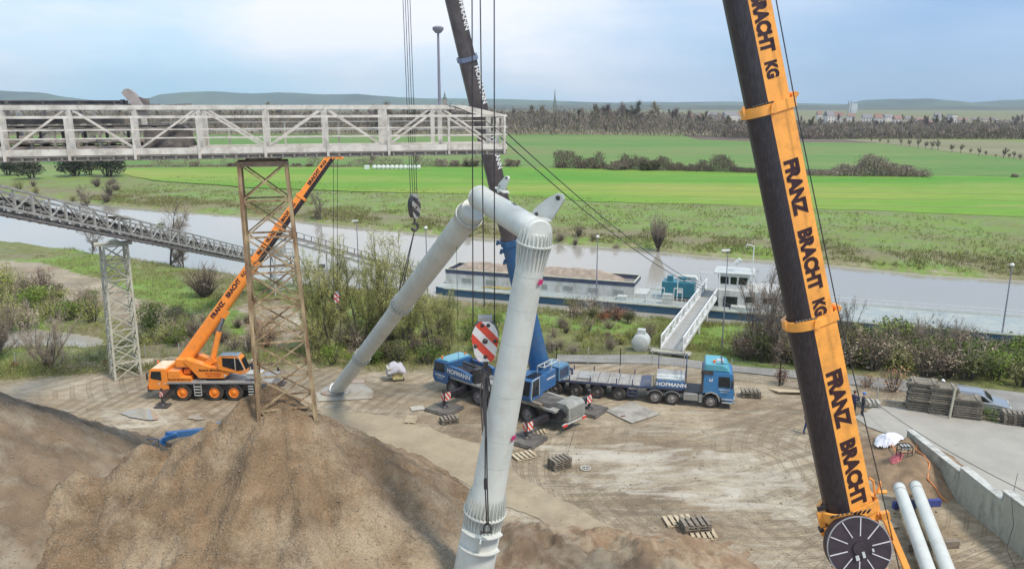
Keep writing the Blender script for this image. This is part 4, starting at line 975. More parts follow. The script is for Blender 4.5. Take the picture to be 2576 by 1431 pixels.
b = MB(); b.box(14.2,17.0,24.3,26.9,1.6,3.1); b.make('slewing_platform', YEL2, fc, world=True, bevel=.06)
b = MB(); b.box(9.5,22.0,24.2,26.8,.9,1.6); b.make('chassis', DARK, fc, world=True, bevel=.05)
b = MB(); b.box(17.2,19.6,24.2,26.9,1.7,3.1); b.make('counterweight', YEL2, fc, world=True, bevel=.06)
for x in (10.6, 12.2, 15.5, 17.2, 19.0, 20.8):
    for sgn in (-1, 1): wheel(fc, x-14.6, 25.5+sgn*1.25-26.5, .74, .45, YEL2, out=sgn)
# rope along the boom
def cable(name, pts, r, label, cat='cable', n=5, group=None, m=ROPE):
    b = MB(); b.tube(pts, r, n); o = b.make(name, m, world=True, loc=(pts[0]+pts[-1])/2); return tag(o, label, cat, group)
def sag(p, q, s, n=14): return [p.lerp(q, i/n)-Vector((0,0,4*s*(i/n)*(1-i/n))) for i in range(n+1)]
cable('hoist_rope', [PY(1915,-200,26.6), PY(2000,258,26.6), PY(2103,760,26.5), PY(2205,1180,26.4), PY(2278,1500,26.3)], .022, 'dark rope running down just right of the giant orange boom', 'rope')
# ================================================================ VEHICLES
def striped(parent, name, c, ex, ey, w, h, n=3, m=(REDW, WHT), slant=.6):
    """red and white diagonal stripes inside a w x h panel, one flush mesh"""
    b = MB(); ex = Vector(ex); ey = Vector(ey); nz_ = ex.cross(ey); k = 2*n
    # clip slanted bands to the rectangle
    def clip(P, f):
        o = []
        for i in range(len(P)):
            a, q = P[i], P[(i+1) % len(P)]; fa, fq = f(a), f(q)
            if fa >= 0: o.append(a)
            if (fa >= 0) != (fq >= 0): t_ = fa/(fa-fq); o.append((a[0]+(q[0]-a[0])*t_, a[1]+(q[1]-a[1])*t_))
        return o
    tot = w + slant*h
    for i in range(k):
        x0 = -w/2-slant*h/2 + tot*i/k; x1 = x0+tot/k
        P = [(-w/2,-h/2),(w/2,-h/2),(w/2,h/2),(-w/2,h/2)]
        P = clip(P, lambda q: q[0]-slant*q[1]-x0); P = clip(P, lambda q: x1-(q[0]-slant*q[1])) if len(P) > 2 else P
        if len(P) > 2:
            o = len(b.v); b.mi = i % 2; b.add([Vector(c)+ex*x+ey*y for x, y in P], [tuple(range(len(P)))])
    return b.make(name, list(m), parent)
def roundbox(parent, name, dims, m, bevel=.05):
    b = MB(); b.box(*dims); return b.make(name, m, parent, bevel=bevel)
def outrigger(parent, x, y0, y1, z=.75, beamm=DARK, pad=(1.5, 1.5), padm=None, foot=.14, plate=None, post=.12, h=.36, rot=0):
    s_ = 1 if y1 > y0 else -1
    b = MB(); b.beam((x,y0,z),(x,y1,z+.0), .34, h); o = b.make('outrigger_beam', beamm, parent, bevel=.015)
    b = MB(); b.tube([(x,y1,z+.62),(x,y1,.52)], post, 12); b.tube([(x,y1,.52),(x,y1,foot+.1)], post*.62, 10); b.tube([(x,y1,foot+.12),(x,y1,foot)], [.16,.30], 14)
    j = b.make('outrigger_jack', DARK, o, smooth=True)
    return o
# ---------------------------------------------------------------- ORANGE THREE-AXLE CRANE ON THE LEFT
ORX = mat('crane_orange_paint', (.90, .285, .04), .35, var=.05, dirt=(.42, .19, .06), damt=.3, dscale=2.2)
lc = thing('mobile_crane', (-23.1, 56.8, 0), 'compact orange three-axle mobile crane parked on the left of the yard', 'crane', rz=PI)
for x in (1.95, -.48, -1.96):
    for sgn in (1, -1): wheel(lc, x, sgn*1.06, .655, .42, ORX, out=sgn)
b = MB(); b.box(-4.75, 3.15, -1.05, 1.05, .78, 1.32); b.box(-4.75, 3.0, -.5, .5, .55, .8); b.make('chassis', DARK, lc, bevel=.02)
b = MB(); b.side([(-4.85,1.36),(3.1,1.36),(3.0,1.50),(-4.85,1.50)], -1.26, 1.26); b.make('deck', GREY, lc, bevel=.01)
for k in range(1):
    b = MB()
    for z in (.42,.66,.90,1.12): b.box(.55,1.02,1.16,1.24,z-.035,z+.035)
    b.box(.5,.54,1.14,1.22,.4,1.36); b.box(1.03,1.07,1.14,1.22,.4,1.36); b.make('step_ladder', LGREY, lc)
    b = MB()
    for z in (.50,.72,.94,1.16): b.box(-3.45,-3.05,1.16,1.24,z-.035,z+.035)
    b.make('step_ladder', LGREY, lc)
b = MB(); b.side([(2.98,.95),(3.05,.86),(4.5,.86),(4.55,1.2),(4.52,1.45),(4.32,2.42),(4.2,2.52),(3.02,2.52)], -.75, 1.2); cabb = b.make('cab', ORX, lc, bevel=.04)
b = MB(); b.side([(3.12,2.515),(4.22,2.515),(4.10,2.58),(3.15,2.58)], -.68, 1.12); b.make('cab_roof', mat('pale_cab_roof', (.80,.62,.42), .4, dirt=(.6,.42,.22), damt=.4), cabb, bevel=.02)
b = MB(); b.side([(3.46,1.62),(4.14,1.74),(4.30,1.82),(4.18,2.34),(3.46,2.34)], 1.198, 1.222); b.make('side_window', GLASS, cabb, bevel=.02)
b = MB(); b.prism([(-.66,-.40),(.66,-.40),(.62,.42),(-.62,.42)], (4.448, .22, 1.95), (0,1,0), Vector((-.21,0,.97)), (1,0,.21), 0, .02); b.make('windscreen', GLASS, cabb)
b = MB(); b.box(4.36,4.62,-.75,1.2,.72,.90); b.make('bumper', DARK, cabb, bevel=.02)
striped(cabb, 'warning_stripes', (4.60,1.05,.98), (0,1,0), (0,0,1), .35, .34, 2); striped(cabb, 'warning_stripes', (4.635,.2,.80), (0,1,0), (0,0,1), 1.5, .14, 6)
b = MB(); b.box(3.6,3.75,1.2,1.215,1.30,1.42); b.box(3.2,3.26,1.2,1.24,1.3,1.44); b.make('door_handle', LGREY, cabb)
b = MB(); b.tube([(4.25,-.2,2.55),(4.25,-.2,2.72)], .08, 10); b.make('beacon', ORANGE, cabb, smooth=True)
b = MB(); b.box(4.45,4.56,1.22,1.34,1.7,2.2); b.beam((4.3,1.15,2.3),(4.5,1.28,2.2),.03); b.make('mirror', DARK, cabb, bevel=.01)
b = MB(); b.side([(1.25,1.50),(2.96,1.50),(2.96,2.36),(2.08,2.36),(1.98,1.88),(1.32,1.84)], .45, 1.22); eb = b.make('engine_cover', ORX, lc, bevel=.03)
lettering('FRANZ BRACHT KG', .17, lc, (2.08,1.232,1.69), (-1,0,0), (0,0,1), INK, sx=1.15)
b = MB(); b.box(1.2,2.9,-1.1,.45,1.5,2.05); b.box(1.5,2.6,-.9,.3,2.05,2.3); b.tube([(2.5,-.6,2.3),(2.5,-.6,2.75)],.09,8); b.make('engine_deck', DARK, lc, bevel=.03)
b = MB()
for k in range(6): b.box(.2+k*.16,.30+k*.16,-.2,1.1,1.50,1.56)
b.make('deck_grating', GREY, lc)
# superstructure
b = MB(); b.tube([(-.1,0,1.5),(-.1,0,1.78)], .85, 32); b.make('turntable', DARK, lc, smooth=True)
b = MB(); b.side([(.70,1.72),(-1.25,1.72),(-1.75,2.15),(-1.50,2.62),(-.2,2.62),(.62,2.9),(1.6,3.28),(1.75,3.0),(1.2,2.35)], .38, 1.02); hb = b.make('superstructure_side', ORX, lc, bevel=.03)
b = MB(); b.side([(.70,1.72),(-1.25,1.72),(-1.62,2.15),(-1.50,2.55),(-.2,2.62),(.62,2.9),(1.6,3.28),(1.75,3.0),(1.2,2.35)], -1.0, -.40); b.make('superstructure_side', ORX, lc, bevel=.03)
b = MB(); b.side([(.5,1.75),(-1.2,1.75),(-1.4,2.1),(.4,2.2),(1.5,2.9),(1.6,2.5),(1.0,1.9)], -.4, .38); b.make('superstructure_core', DARK, lc)
lettering('FRANZ BRACHT KG', .24, lc, (-.42,1.035,2.36), (-1,0,0), (0,0,1), INK, sx=1.0)
RINK = mat('red_lettering_paint', (.50,.07,.03), .5)
lettering('Kran-Vermietung', .17, lc, (-.40,1.035,2.12), (-1,0,0), (0,0,1), RINK); lettering('02943 / 9700-0', .17, lc, (-.45,1.035,1.92), (-1,0,0), (0,0,1), RINK)
b = MB(); b.tube([(-1.3,1.02,1.94),(-1.3,1.05,1.94)], .09, 12); b.make('round_badge', LGREY, lc)
b = MB(); b.side([(2.42,2.55),(1.35,2.55),(1.30,3.12),(1.55,3.22),(2.42,3.22)], -.95, .95); b.make('counterweight', ORX, lc, bevel=.07)
b = MB(); b.tube([(1.7,.3,2.55),(1.7,.3,2.2)], .15, 10); b.box(1.45,1.95,.05,.7,1.95,2.3); b.make('hoist_winch', ORX, lc, bevel=.03)
b = MB(); b.side([(-.85,2.45),(-2.55,2.05),(-2.90,2.12),(-2.92,2.4),(-2.6,3.3),(-2.42,3.52),(-1.05,3.52),(-.80,3.36)], .22, 1.12); cb2 = b.make('crane_cab', ORX, lc, bevel=.04)
b = MB(); b.side([(-1.22,2.72),(-2.10,2.44),(-2.20,2.50),(-2.14,3.34),(-1.22,3.40)], 1.115, 1.14); b.make('side_window', GLASS, cb2, bevel=.02)
b = MB(); b.side([(-2.22,2.35),(-2.72,2.42),(-2.80,2.50),(-2.50,3.30),(-2.22,3.36)], 1.115, 1.14); b.make('side_window', GLASS, cb2, bevel=.02)
b = MB(); b.prism([(-.38,-.44),(.38,-.44),(.36,.42),(-.36,.42)], (-2.80,.67,2.86), (0,1,0), Vector((.33,0,.94)), (-1,0,.33), 0, .03); b.make('windscreen', GLASS, cb2)
b = MB(); b.box(-2.45,-1.0,.25,1.08,3.525,3.56); b.make('roof_window', mat('cab_roof_glass', (.16,.17,.20), .2), cb2, bevel=.01)
b = MB()
for a, q in (((-1.15,1.13,3.58),(-2.4,1.13,3.58)),((-2.4,1.13,3.58),(-2.85,1.13,2.5)),((-2.85,1.13,2.5),(-2.7,1.13,2.14)),((-2.42,.25,3.58),(-2.42,1.13,3.58)),((-2.18,1.15,2.42),(-2.18,1.15,3.45))): b.beam(a, q, .045)
b.make('cab_frame', LGREY, cb2)
b = MB(); b.box(-4.05,-3.0,.30,1.15,1.72,2.10); b.box(-4.1,-2.95,.25,1.2,2.10,2.16); b.make('tool_box', LGREY, lc, bevel=.02)
b = MB(); b.side([(-4.85,.8),(-4.85,1.35),(-4.0,1.35),(-4.2,.8)], -1.1, 1.1)
for k in range(6): b.tube([(-4.4+.1*k,1.1,.9+.05*k),(-4.6+.1*k,1.25,1.35+.04*k)], .03, 6)
b.make('rear_frame', GREY, lc)
for x, y in ((3.02, 2.35), (-4.3, 2.35)):
    for sgn in (1, -1):
        o = outrigger(lc, x, sgn*.9, sgn*y, z=.80, h=.26, post=.09); striped(o, 'warning_stripes', (x+ .0, sgn*(y+.10), 1.0), (1,0,0), (0,0,1), .26, .40, 2)
        b = MB(); b.box(x-.5,x+.5,sgn*y-.45,sgn*y+.45,.03,.09); b.tube([(x,sgn*y,.09),(x,sgn*y,.2)],[.35,.12],12); b.make('outrigger_pad', mat('black_plastic_pad', (.07,.06,.06), .6), o)
# boom, leaning over the rear to the right
p0 = PY(474, 893, 56.75); p1 = PY(836, 389, 62.5); a_ = (p1-p0).normalized(); Lb = (p1-p0).length
cam_dir = (Vector((0,0,CAMH))-p0.lerp(p1,.4)); e2b = (cam_dir-a_*cam_dir.dot(a_)).normalized(); e1b = a_.cross(e2b).normalized()
if e1b.x < 0: e1b = -e1b          # to the lower right of the boom
pol = [(-1,-.9),(-1,.55),(-.92,.68),(.25,.68),(.62,.6),(.9,.3),(1.0,-.2),(.9,-.9)]
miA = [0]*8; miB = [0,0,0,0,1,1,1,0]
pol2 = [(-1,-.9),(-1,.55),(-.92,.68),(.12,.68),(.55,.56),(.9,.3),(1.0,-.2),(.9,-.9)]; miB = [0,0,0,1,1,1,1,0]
def lrow(v):
    lo, hi = -2., Lb+2
    for _ in range(40):
        m_ = (lo+hi)/2; q = p0+a_*m_-Vector((0,0,CAMH)); dep = q.y*CP-q.z*SP; vv = 715.5-FPX*(q.y*SP+q.z*CP)/dep
        if vv > v: lo = m_
        else: hi = m_
    return lo
rB = lrow(655)
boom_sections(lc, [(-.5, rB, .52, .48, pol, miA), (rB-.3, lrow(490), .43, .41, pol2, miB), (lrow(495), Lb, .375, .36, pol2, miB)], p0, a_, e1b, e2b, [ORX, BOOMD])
for v_, w_ in ((657, .48), (497, .42), (572, .415)): collar(lc, p0+a_*lrow(v_), a_, e1b, e2b, pol, w_, .22, 1.15, ORX)
def ltext(txt, v0, v1, size, w_):
    c0, c1 = lrow(v0), lrow(v1); c = p0+a_*(c0+c1)/2+e2b*(w_*.68+.012)-e1b*w_*.36
    o = lettering(txt, size, lc, c, a_, -e1b, INK, world=True, bold=.05, sx=1.0)
    inv = wmat(lc); al = [((inv@v.co)-c).dot(a_) for v in o.data.vertices]; k = abs(c1-c0)/(max(al)-min(al))
    for v in o.data.vertices: q = inv@v.co-c; t_ = q.dot(a_); v.co = inv.inverted()@(c+q+a_*(t_*(k-1)))
ltext('FRANZ', 802, 762, .46, .5); ltext('BRACHT', 750, 706, .46, .49); ltext('KG', 698, 686, .34, .48)
ltext('FRANZ', 643, 622, .38, .43); ltext('BRACHT', 560, 535, .36, .42); ltext('KG', 528, 515, .30, .41); ltext('FRANZ', 612, 585, .36, .42)
ltext('BRACHT', 468, 430, .36, .37); ltext('KG', 425, 408, .30, .37)
tipm = MB(); tp = p0+a_*Lb
tipm.beam(tp-a_*.2, tp+a_*.25+Vector((.5,0,.05)), .55, .5); tipm.beam(tp+Vector((.3,0,.0)), tp+Vector((.85,0,-.35)), .4, .18); tipm.tube([tp+Vector((.45,-.3,-.1)), tp+Vector((.45,.3,-.1))], .26, 14)
tipm.make('boom_head', ORX, lc, world=True)
# luffing cylinder
cA = PY(533, 912, 56.2); 
b = MB(); q0 = PY(535, 905, 56.4); q1 = PY(551, 834, 56.8); q2 = PY(566, 790, 57.1)
b.tube([q0, q1], .21, 16); b.beam(q0+Vector((-.5,0,-.3)), q0+Vector((.2,0,.1)), .5, .4); cy = b.make('luffing_cylinder', ORX, lc, world=True, smooth=True)
b = MB(); b.tube([q1, q2+(q2-q1)*.15], .13, 14); b.make('piston_rod', mat('chromed_rod', (.22,.23,.25), .2, metal=.8), cy, world=True, smooth=True)
b = MB(); b.beam(q2-a_*.3, q2+a_*.3, .5, .35); b.make('cylinder_bracket', ORX, cy, world=True)
# its hook block and ropes
def hookblock(name, c, w, h, d, label, cat='hook block', stripes=True, rz=0.0, hookh=.7, group=None):
    th = thing(name, c, label, cat, rz=rz, group=group)
    prof = [(-.5,.05),(-.46,.22),(-.34,.38),(-.16,.47),(.16,.47),(.34,.38),(.46,.22),(.5,.05),(.40,-.32),(.26,-.5),(-.26,-.5),(-.40,-.32)]
    P = [(x*w, z*h) for x, z in prof]
    b = MB(); b.prism(P, (0,0,0), (1,0,0), (0,0,1), (0,1,0), -d/2, d/2); body = b.make('block_body', DARK, th)
    for sgn in (-1, 1):
        b = MB(); y = sgn*(d/2+.012)
        def clip(P, f):
            o = []
            for i in range(len(P)):
                a, q = P[i], P[(i+1) % len(P)]; fa, fq = f(a), f(q)
                if fa >= 0: o.append(a)
                if (fa >= 0) != (fq >= 0): t_ = fa/(fa-fq); o.append((a[0]+(q[0]-a[0])*t_, a[1]+(q[1]-a[1])*t_))
            return o
        nb = 9; lo = -1.15*h; st = 2.3*h/nb
        for i in range(nb):
            x0 = lo+st*i; Q = clip(P, lambda q: q[1]+1.05*q[0]-x0); Q = clip(Q, lambda q: x0+st-(q[1]+1.05*q[0])) if len(Q) > 2 else Q
            if len(Q) > 2: b.mi = (i+1) % 2 if stripes != 'dark' else (2 if i % 2 else 1); b.add([(x, y, z) for x, z in Q], [tuple(range(len(Q)))])
        b.make('striped_plate', [REDW, WHT if stripes != 'dark' else GREY, DARK], th)
    b = MB()
    for x, z in ((0,0),(-.36*w,-.12*h),(.36*w,.0),(-.1*w,.38*h),(.12*w,.38*h),(0,-.38*h)): b.tube([(x,-d/2-.05,z),(x,d/2+.05,z)], .07*w if (x or z) else .10*w, 12)
    split(b.make('pin', DARK, th, smooth=True))
    b = MB(); b.tube([(0,0,-.5*h),(0,0,-.5*h-.35*hookh)], .10*w, 10)
    pts = []; zc = -.5*h-.62*hookh; R = .24*hookh
    for i in range(13): an = math.radians(100-290*i/12); pts.append((math.cos(an)*R, 0, zc+math.sin(an)*R))
    b.tube([(0,0,-.5*h-.3*hookh)]+pts, [.10*hookh]*2+[.10*hookh]*11+[.03*hookh], 8); b.make('hook', mat('dark_hook_steel', (.10,.085,.085), .5, metal=.5), th, smooth=True)
    b = MB(); b.box(-.26*w,.26*w,-d*.45,d*.45,.46*h,.56*h); b.make('top_plate', GREY, th)
    return th
hb1 = PY(848, 748, 63.2)
hookblock('hook_block', hb1, .48, .85, .3, 'small red and white hook block hanging from the compact orange crane', hookh=.55)
for du in (-9, 1): cable('hoist_rope', [PY(848+du, 395, 63.2), Vector((PY(848+du, 748, 63.2).x, 63.2, hb1.z+.35))], .022, 'thin rope from the tip of the compact orange crane, %s of its pair' % ('left' if du < 0 else 'right'), 'rope')
# ---------------------------------------------------------------- BLUE CRANE
BO = Vector((.33, 53.65, 0)); BRZ = math.radians(137.6)
bc = thing('mobile_crane', BO, 'blue mobile crane on four outriggers behind the pipe frame', 'crane', rz=BRZ)
RIMG = mat('grey_wheel_rim', (.20,.185,.19), .5, var=.15)
for x in (5.5, 2.75, 1.1, -.55, -2.2):
    for sgn in (1, -1): wheel(bc, x, sgn*1.12, .68, .42, RIMG, out=sgn)
b = MB(); b.box(-4.9,5.85,-1.0,1.0,.85,1.45); b.make('chassis', DARK, bc, bevel=.02)
b = MB(); b.side([(-4.7,1.46),(5.7,1.46),(5.7,1.62),(-4.7,1.62)], -1.32, 1.32); b.make('deck', mat('dusty_grey_deck', (.33,.32,.29), .7, dirt=(.2,.18,.15), damt=.6), bc, bevel=.01)
b = MB(); b.side([(5.95,.85),(7.55,.78),(7.72,1.1),(7.70,1.62),(7.48,2.50),(7.36,2.60),(5.92,2.60)], -1.3, 1.3); cb3 = b.make('cab', BLUE, bc, bevel=.05)
b = MB(); b.side([(6.0,2.605),(7.3,2.605),(7.18,2.70),(6.05,2.72)], -1.15, 1.15); b.make('cab_roof', LBLUE, cb3, bevel=.03)
for sgn in (1, -1):
    b = MB(); y = sgn*1.302; b.side([(6.35,1.72),(7.52,1.72),(7.38,2.42),(6.35,2.44)], min(y, y+sgn*.012), max(y, y+sgn*.012)); b.make('side_window', GLASS, cb3)
b = MB(); b.prism([(-1.15,-.38),(1.15,-.38),(1.08,.40),(-1.08,.40)], (7.60,0,2.04), (0,1,0), Vector((-.22,0,.97)), (1,0,.22), 0, .02); b.make('windscreen', GLASS, cb3)
b = MB(); b.tube([(6.9,1.0,2.7),(6.9,1.0,2.9)], .09, 10); b.tube([(6.3,-.9,2.7),(6.3,-.9,2.86)], .07, 10); b.make('beacon', ORANGE, cb3, smooth=True)
lettering('HOFMANN', .22, bc, (6.85,1.312,1.42), (-1,0,0), (0,0,1), WINK); lettering('Kranservice', .13, bc, (6.85,1.312,1.22), (-1,0,0), (0,0,1), WINK)
striped(cb3, 'warning_stripes', (7.69,0,.92), (0,1,0), (0,0,1), 2.3, .16, 7)
b = MB(); b.side([(3.35,1.62),(5.9,1.62),(5.9,2.42),(4.7,2.40),(3.4,2.18)], 1.05, 1.34); b.make('side_panel', BLUE, bc, bevel=.03)
b = MB(); b.side([(3.35,1.62),(5.9,1.62),(5.9,2.42),(4.7,2.40),(3.4,2.18)], -1.34, -1.05); b.make('side_panel', BLUE, bc, bevel=.03)
lettering('HOFMANN', .50, bc, (4.72,1.352,2.02), (-1,0,-.03), (0,0,1), WINK, sx=1.0, bold=.03)
b = MB(); b.box(4.2,5.8,-1.0,1.0,1.65,2.15); b.box(3.7,4.2,-.9,.9,1.65,1.95); b.box(2.9,3.3,.55,1.25,1.62,2.75); b.tube([(4.9,-.6,2.1),(5.3,-.6,2.75),(3.8,-.6,2.75)], .07, 8); b.tube([(3.2,0,2.3),(5.6,0,2.45)], .12, 8); b.make('engine_deck', DARK, bc, bevel=.03)
b = MB(); b.box(1.0,2.7,-1.2,1.2,1.63,1.72); b.box(1.2,2.4,.5,1.1,1.72,2.0); b.make('deck_equipment', GREY, bc, bevel=.02)
# rear: outrigger box, dark boards and grey counterweight box
b = MB(); b.box(-4.1,-1.6,-.75,1.15,1.66,1.74); b.box(-4.0,-1.9,-.65,1.0,1.74,1.82); b.make('deck_boards', mat('dark_deck_boards', (.09,.085,.08), .8, var=.3, dirt=(.25,.24,.2), damt=.5), bc)
b = MB(); b.box(-3.4,-1.5,1.02,1.34,1.66,1.78); b.box(-3.7,-2.2,1.06,1.36,1.50,1.64); b.make('deck_planks', WOOD, bc)
b = MB(); b.side([(-5.5,.95),(-4.35,.95),(-4.35,2.05),(-5.2,2.08),(-5.5,1.85)], -1.05, .75); cwt = b.make('rear_box', mat('grey_rear_box', (.30,.30,.27), .6, dirt=(.17,.16,.13), damt=.5), bc, bevel=.04)
b = MB(); b.box(-5.53,-5.505,-.85,.55,1.12,1.80); b.make('box_door', mat('grey_rear_box_door', (.24,.24,.215), .6), cwt)
b = MB(); b.tube([(-5.0,.78,1.4),(-5.0,.95,1.4)], .34, 18); b.make('cable_reel', DARK, cwt, smooth=True)
b = MB(); b.beam((-5.35,-1.25,.72),(-5.35,1.25,.72), .12, .12); b.make('rear_bar', LGREY, bc)
for y in (-1.05, 1.05):
    b = MB(); b.box(-5.46,-5.40,y-.22,y+.22,.60,.76); b.make('tail_light', RED, bc, bevel=.01)
for x in (4.03, -4.03):
    for sgn in (1, -1):
        o = outrigger(bc, x, sgn*.85, sgn*3.5, z=1.02, h=.44, post=.14, foot=.24, beamm=mat('black_outrigger_steel', (.018,.016,.022), .45, var=.2, dirt=(.07,.06,.06), damt=.4))
        striped(o, 'warning_stripes', (x-.19, sgn*3.28, 1.05), (0,1,0), (0,0,1), .55, .62, 3, slant=.8); striped(o, 'warning_stripes', (x, sgn*3.66, 1.05), (1,0,0), (0,0,1), .34, .62, 2, slant=.8)
# superstructure
SA = math.radians(235) - BRZ
sT = Matrix.Translation((-.95, -.35, 0)) @ Matrix.Rotation(SA, 4, 'Z')      # local +x = under the boom tip
def SM(): return MB(sT)
b = SM(); b.tube([(0,0,1.62),(0,0,1.95)], .95, 32); b.make('turntable', DARK, bc, smooth=True)
b = SM(); b.side([(-2.0,1.95),(1.3,1.95),(1.3,2.3),(-.2,3.0),(-1.6,3.05),(-2.0,2.7)], -.62, .62); b.make('superstructure', BLUE, bc, bevel=.04)
b = SM(); b.side([(-1.5,1.95),(.25,1.95),(.25,3.05),(-.3,3.2),(-1.5,3.25)], .62, 1.35); eh = b.make('engine_house', BLUE, bc, bevel=.04)
b = SM(); b.side([(.3,1.75),(1.9,1.72),(2.08,2.1),(1.85,3.2),(1.7,3.32),(.3,3.32)], .62, 1.42); cc2 = b.make('crane_cab', BLUE, bc, bevel=.05)
b = SM(); b.side([(.95,2.0),(1.92,2.05),(1.80,3.1),(.95,3.15)], 1.422, 1.44); b.make('side_window', GLASS, cc2)
b = SM(); b.prism([(-.34,-.5),(.34,-.5),(.32,.5),(-.32,.5)], (1.99,1.02,2.68), (0,1,0), Vector((-.21,0,.97)), (1,0,.21), 0, .03); b.make('windscreen', GLASS, cc2)
b = SM(); b.box(.4,1.6,.7,1.35,3.34,3.37); b.make('roof_window', GLASS, cc2)
b = SM(); b.beam((.93,1.45,2.0),(.93,1.45,3.3),.05); b.beam((.93,1.45,3.3),(1.78,1.45,3.25),.05); b.beam((1.95,1.45,1.9),(1.80,1.45,3.2),.05); b.make('cab_frame', LGREY, cc2)
b = SM(); b.side([(-3.5,2.05),(-2.0,2.05),(-2.0,3.15),(-3.3,3.15),(-3.5,3.0)], -1.3, 1.3); cw = b.make('counterweight', mat('dusty_blue_counterweight', (.08,.20,.33), .5, dirt=(.25,.30,.32), damt=.5), bc, bevel=.05)
b = SM()
for y in (-1.33, 1.33):
    for k in range(5): b.box(-3.3+k*.25,-3.12+k*.25,min(y,y*.985),max(y,y*.985),2.25,2.95)
split(b.make('vent_panel', NAVY, cw))
lt2 = lettering('HOFMANN', .22, bc, sT @ Vector((-.75,1.372,2.75)), sT.to_3x3() @ Vector((-1,0,0)), (0,0,1), WINK)
b = SM()
for x0, x1 in ((-1.9,-.9), (-.9,.1)):
    for y in (.75, 1.3): b.beam((x0,y,3.75),(x1,y,3.75),.06); b.beam((x0,y,3.3),(x0,y,3.75),.06)
    b.beam((x0,.75,3.75),(x0,1.3,3.75),.06); b.beam((x0,.75,3.75),(x1,1.3,3.75),.05)
b.beam((.1,.75,3.75),(.1,1.3,3.75),.06); b.beam((.1,.75,3.3),(.1,.75,3.75),.06)
b.make('guard_rail', LGREY, bc)
# boom
q0 = PY(1354, 905, 54.3); q1 = PY(1141, 0, 48.0); a_ = (q1-q0).normalized(); p0b = q0-a_*1.2
cam_dir = Vector((0,0,CAMH))-q0.lerp(q1,.4); e2b = (cam_dir-a_*cam_dir.dot(a_)).normalized(); e1b = e2b.cross(a_).normalized()
if e1b.x < 0: e1b = -e1b
def brow(v):
    lo, hi = -4., 60.
    for _ in range(40):
        m_ = (lo+hi)/2; q = p0b+a_*m_-Vector((0,0,CAMH)); dep = q.y*CP-q.z*SP; vv = 715.5-FPX*(q.y*SP+q.z*CP)/dep
        if vv > v: lo = m_
        else: hi = m_
    return lo
polb = [(-1,-.6),(-1.02,.1),(-.85,.5),(-.5,.66),(.35,.66),(.52,.62),(1.0,.30),(1.0,-.9)]
mg = [1,1,1,1,1,2,2,1]
SHN = mat('boom_flank_dark', (.07,.06,.065), .45, var=.2)
boom_sections(bc, [(-.5, brow(608), .78, .60, polb, [0]*8), (brow(612), brow(152), .56, .55, polb, mg), (brow(156), brow(-700), .50, .49, polb, mg)], p0b, a_, e1b, e2b, [BLUE, BOOMG, SHN])
collar(bc, p0b+a_*brow(608), a_, e1b, e2b, polb, .62, .40, 1.10, BLUE); collar(bc, p0b+a_*brow(148), a_, e1b, e2b, polb, .54, .26, 1.18, mat('grey_blue_collar', (.18,.22,.33), .45))
b = MB()
for v_, dx in ((605,-.95),(628,-.85),(655,-.8)): c = p0b+a_*brow(v_); b.tube([c+e1b*dx, c-e1b*.5], .10, 8); b.tube([c+e1b*dx-a_*.1, c+e1b*(dx+.15)+a_*.2], .09, 8)
b.make('boom_fitting', BLUE, bc, world=True)
b = MB(); c = p0b+a_*brow(672); b.tube([c+e1b*.60, c+e1b*.80-a_*.2, c+e1b*.85-a_*1.2, c+e1b*.65-a_*1.6], .05, 6); b.make('hand_rail', LGREY, bc, world=True)
def btext(txt, v0, v1, size, w_):
    c0, c1 = brow(v0), brow(v1); e3 = (e1b*.48-e2b*.32).normalized(); nn_ = e3.cross(a_); 
    if nn_.y > 0: nn_ = -nn_
    c = p0b+a_*(c0+c1)/2+e1b*w_*.76+e2b*w_*.46+nn_*.015
    o = lettering(txt, size, bc, c, -a_, e3, WINK, world=True, bold=.03)
    inv = wmat(bc); al = [((inv@v.co)-c).dot(-a_) for v in o.data.vertices]; k = abs(c1-c0)/(max(al)-min(al))
    for v in o.data.vertices: q = inv@v.co-c; t_ = q.dot(-a_); v.co = inv.inverted()@(c+q-a_*(t_*(k-1)))
btext('HOFMANN', -25, 78, .42, .50); btext('HOFMANN', 168, 262, .46, .55); btext('HOFMANN', 345, 425, .46, .56)
b = MB(); qa = sT @ Vector((1.1,0,2.2)); 
b = MB(sT); b.tube([(1.1,0,2.2),(2.3,0,5.2)], .22, 14); b.make('luffing_cylinder', BLUE, bc, smooth=True)
# mats under its outriggers
MATM = mat('dark_timber_mat', (.105,.095,.085), .8, var=.2, dirt=(.21,.19,.16), damt=.6)
c_, s_ = math.cos(BRZ), math.sin(BRZ)
def bl(x, y, z=0): return Vector((BO.x+c_*x-s_*y, BO.y+s_*x+c_*y, z))
for i, (x, y, lb) in enumerate([(4.03,3.5,'dark square mat under the front left outrigger of the blue crane'),(-4.03,3.5,'dark square mat under the nearest outrigger of the blue crane'),(-4.03,-3.5,'dark square mat under the rear outrigger near the trailer'),(4.03,-3.5,'dark mat under the hidden front outrigger of the blue crane')]):
    p = bl(x, y); th = thing('outrigger_mat', (p.x, p.y, 0), lb, 'mat', rz=BRZ+math.radians(8), group='mats under the outriggers of the blue crane')
    b = MB(); b.box(-1.05,1.05,-1.0,1.0,.13,.22); b.make('top_board', MATM, th, bevel=.01)
    b = MB(); b.box(-1.15,1.0,-.95,1.1,.03,.13); b.make('lower_board', MATM, th, bevel=.01)
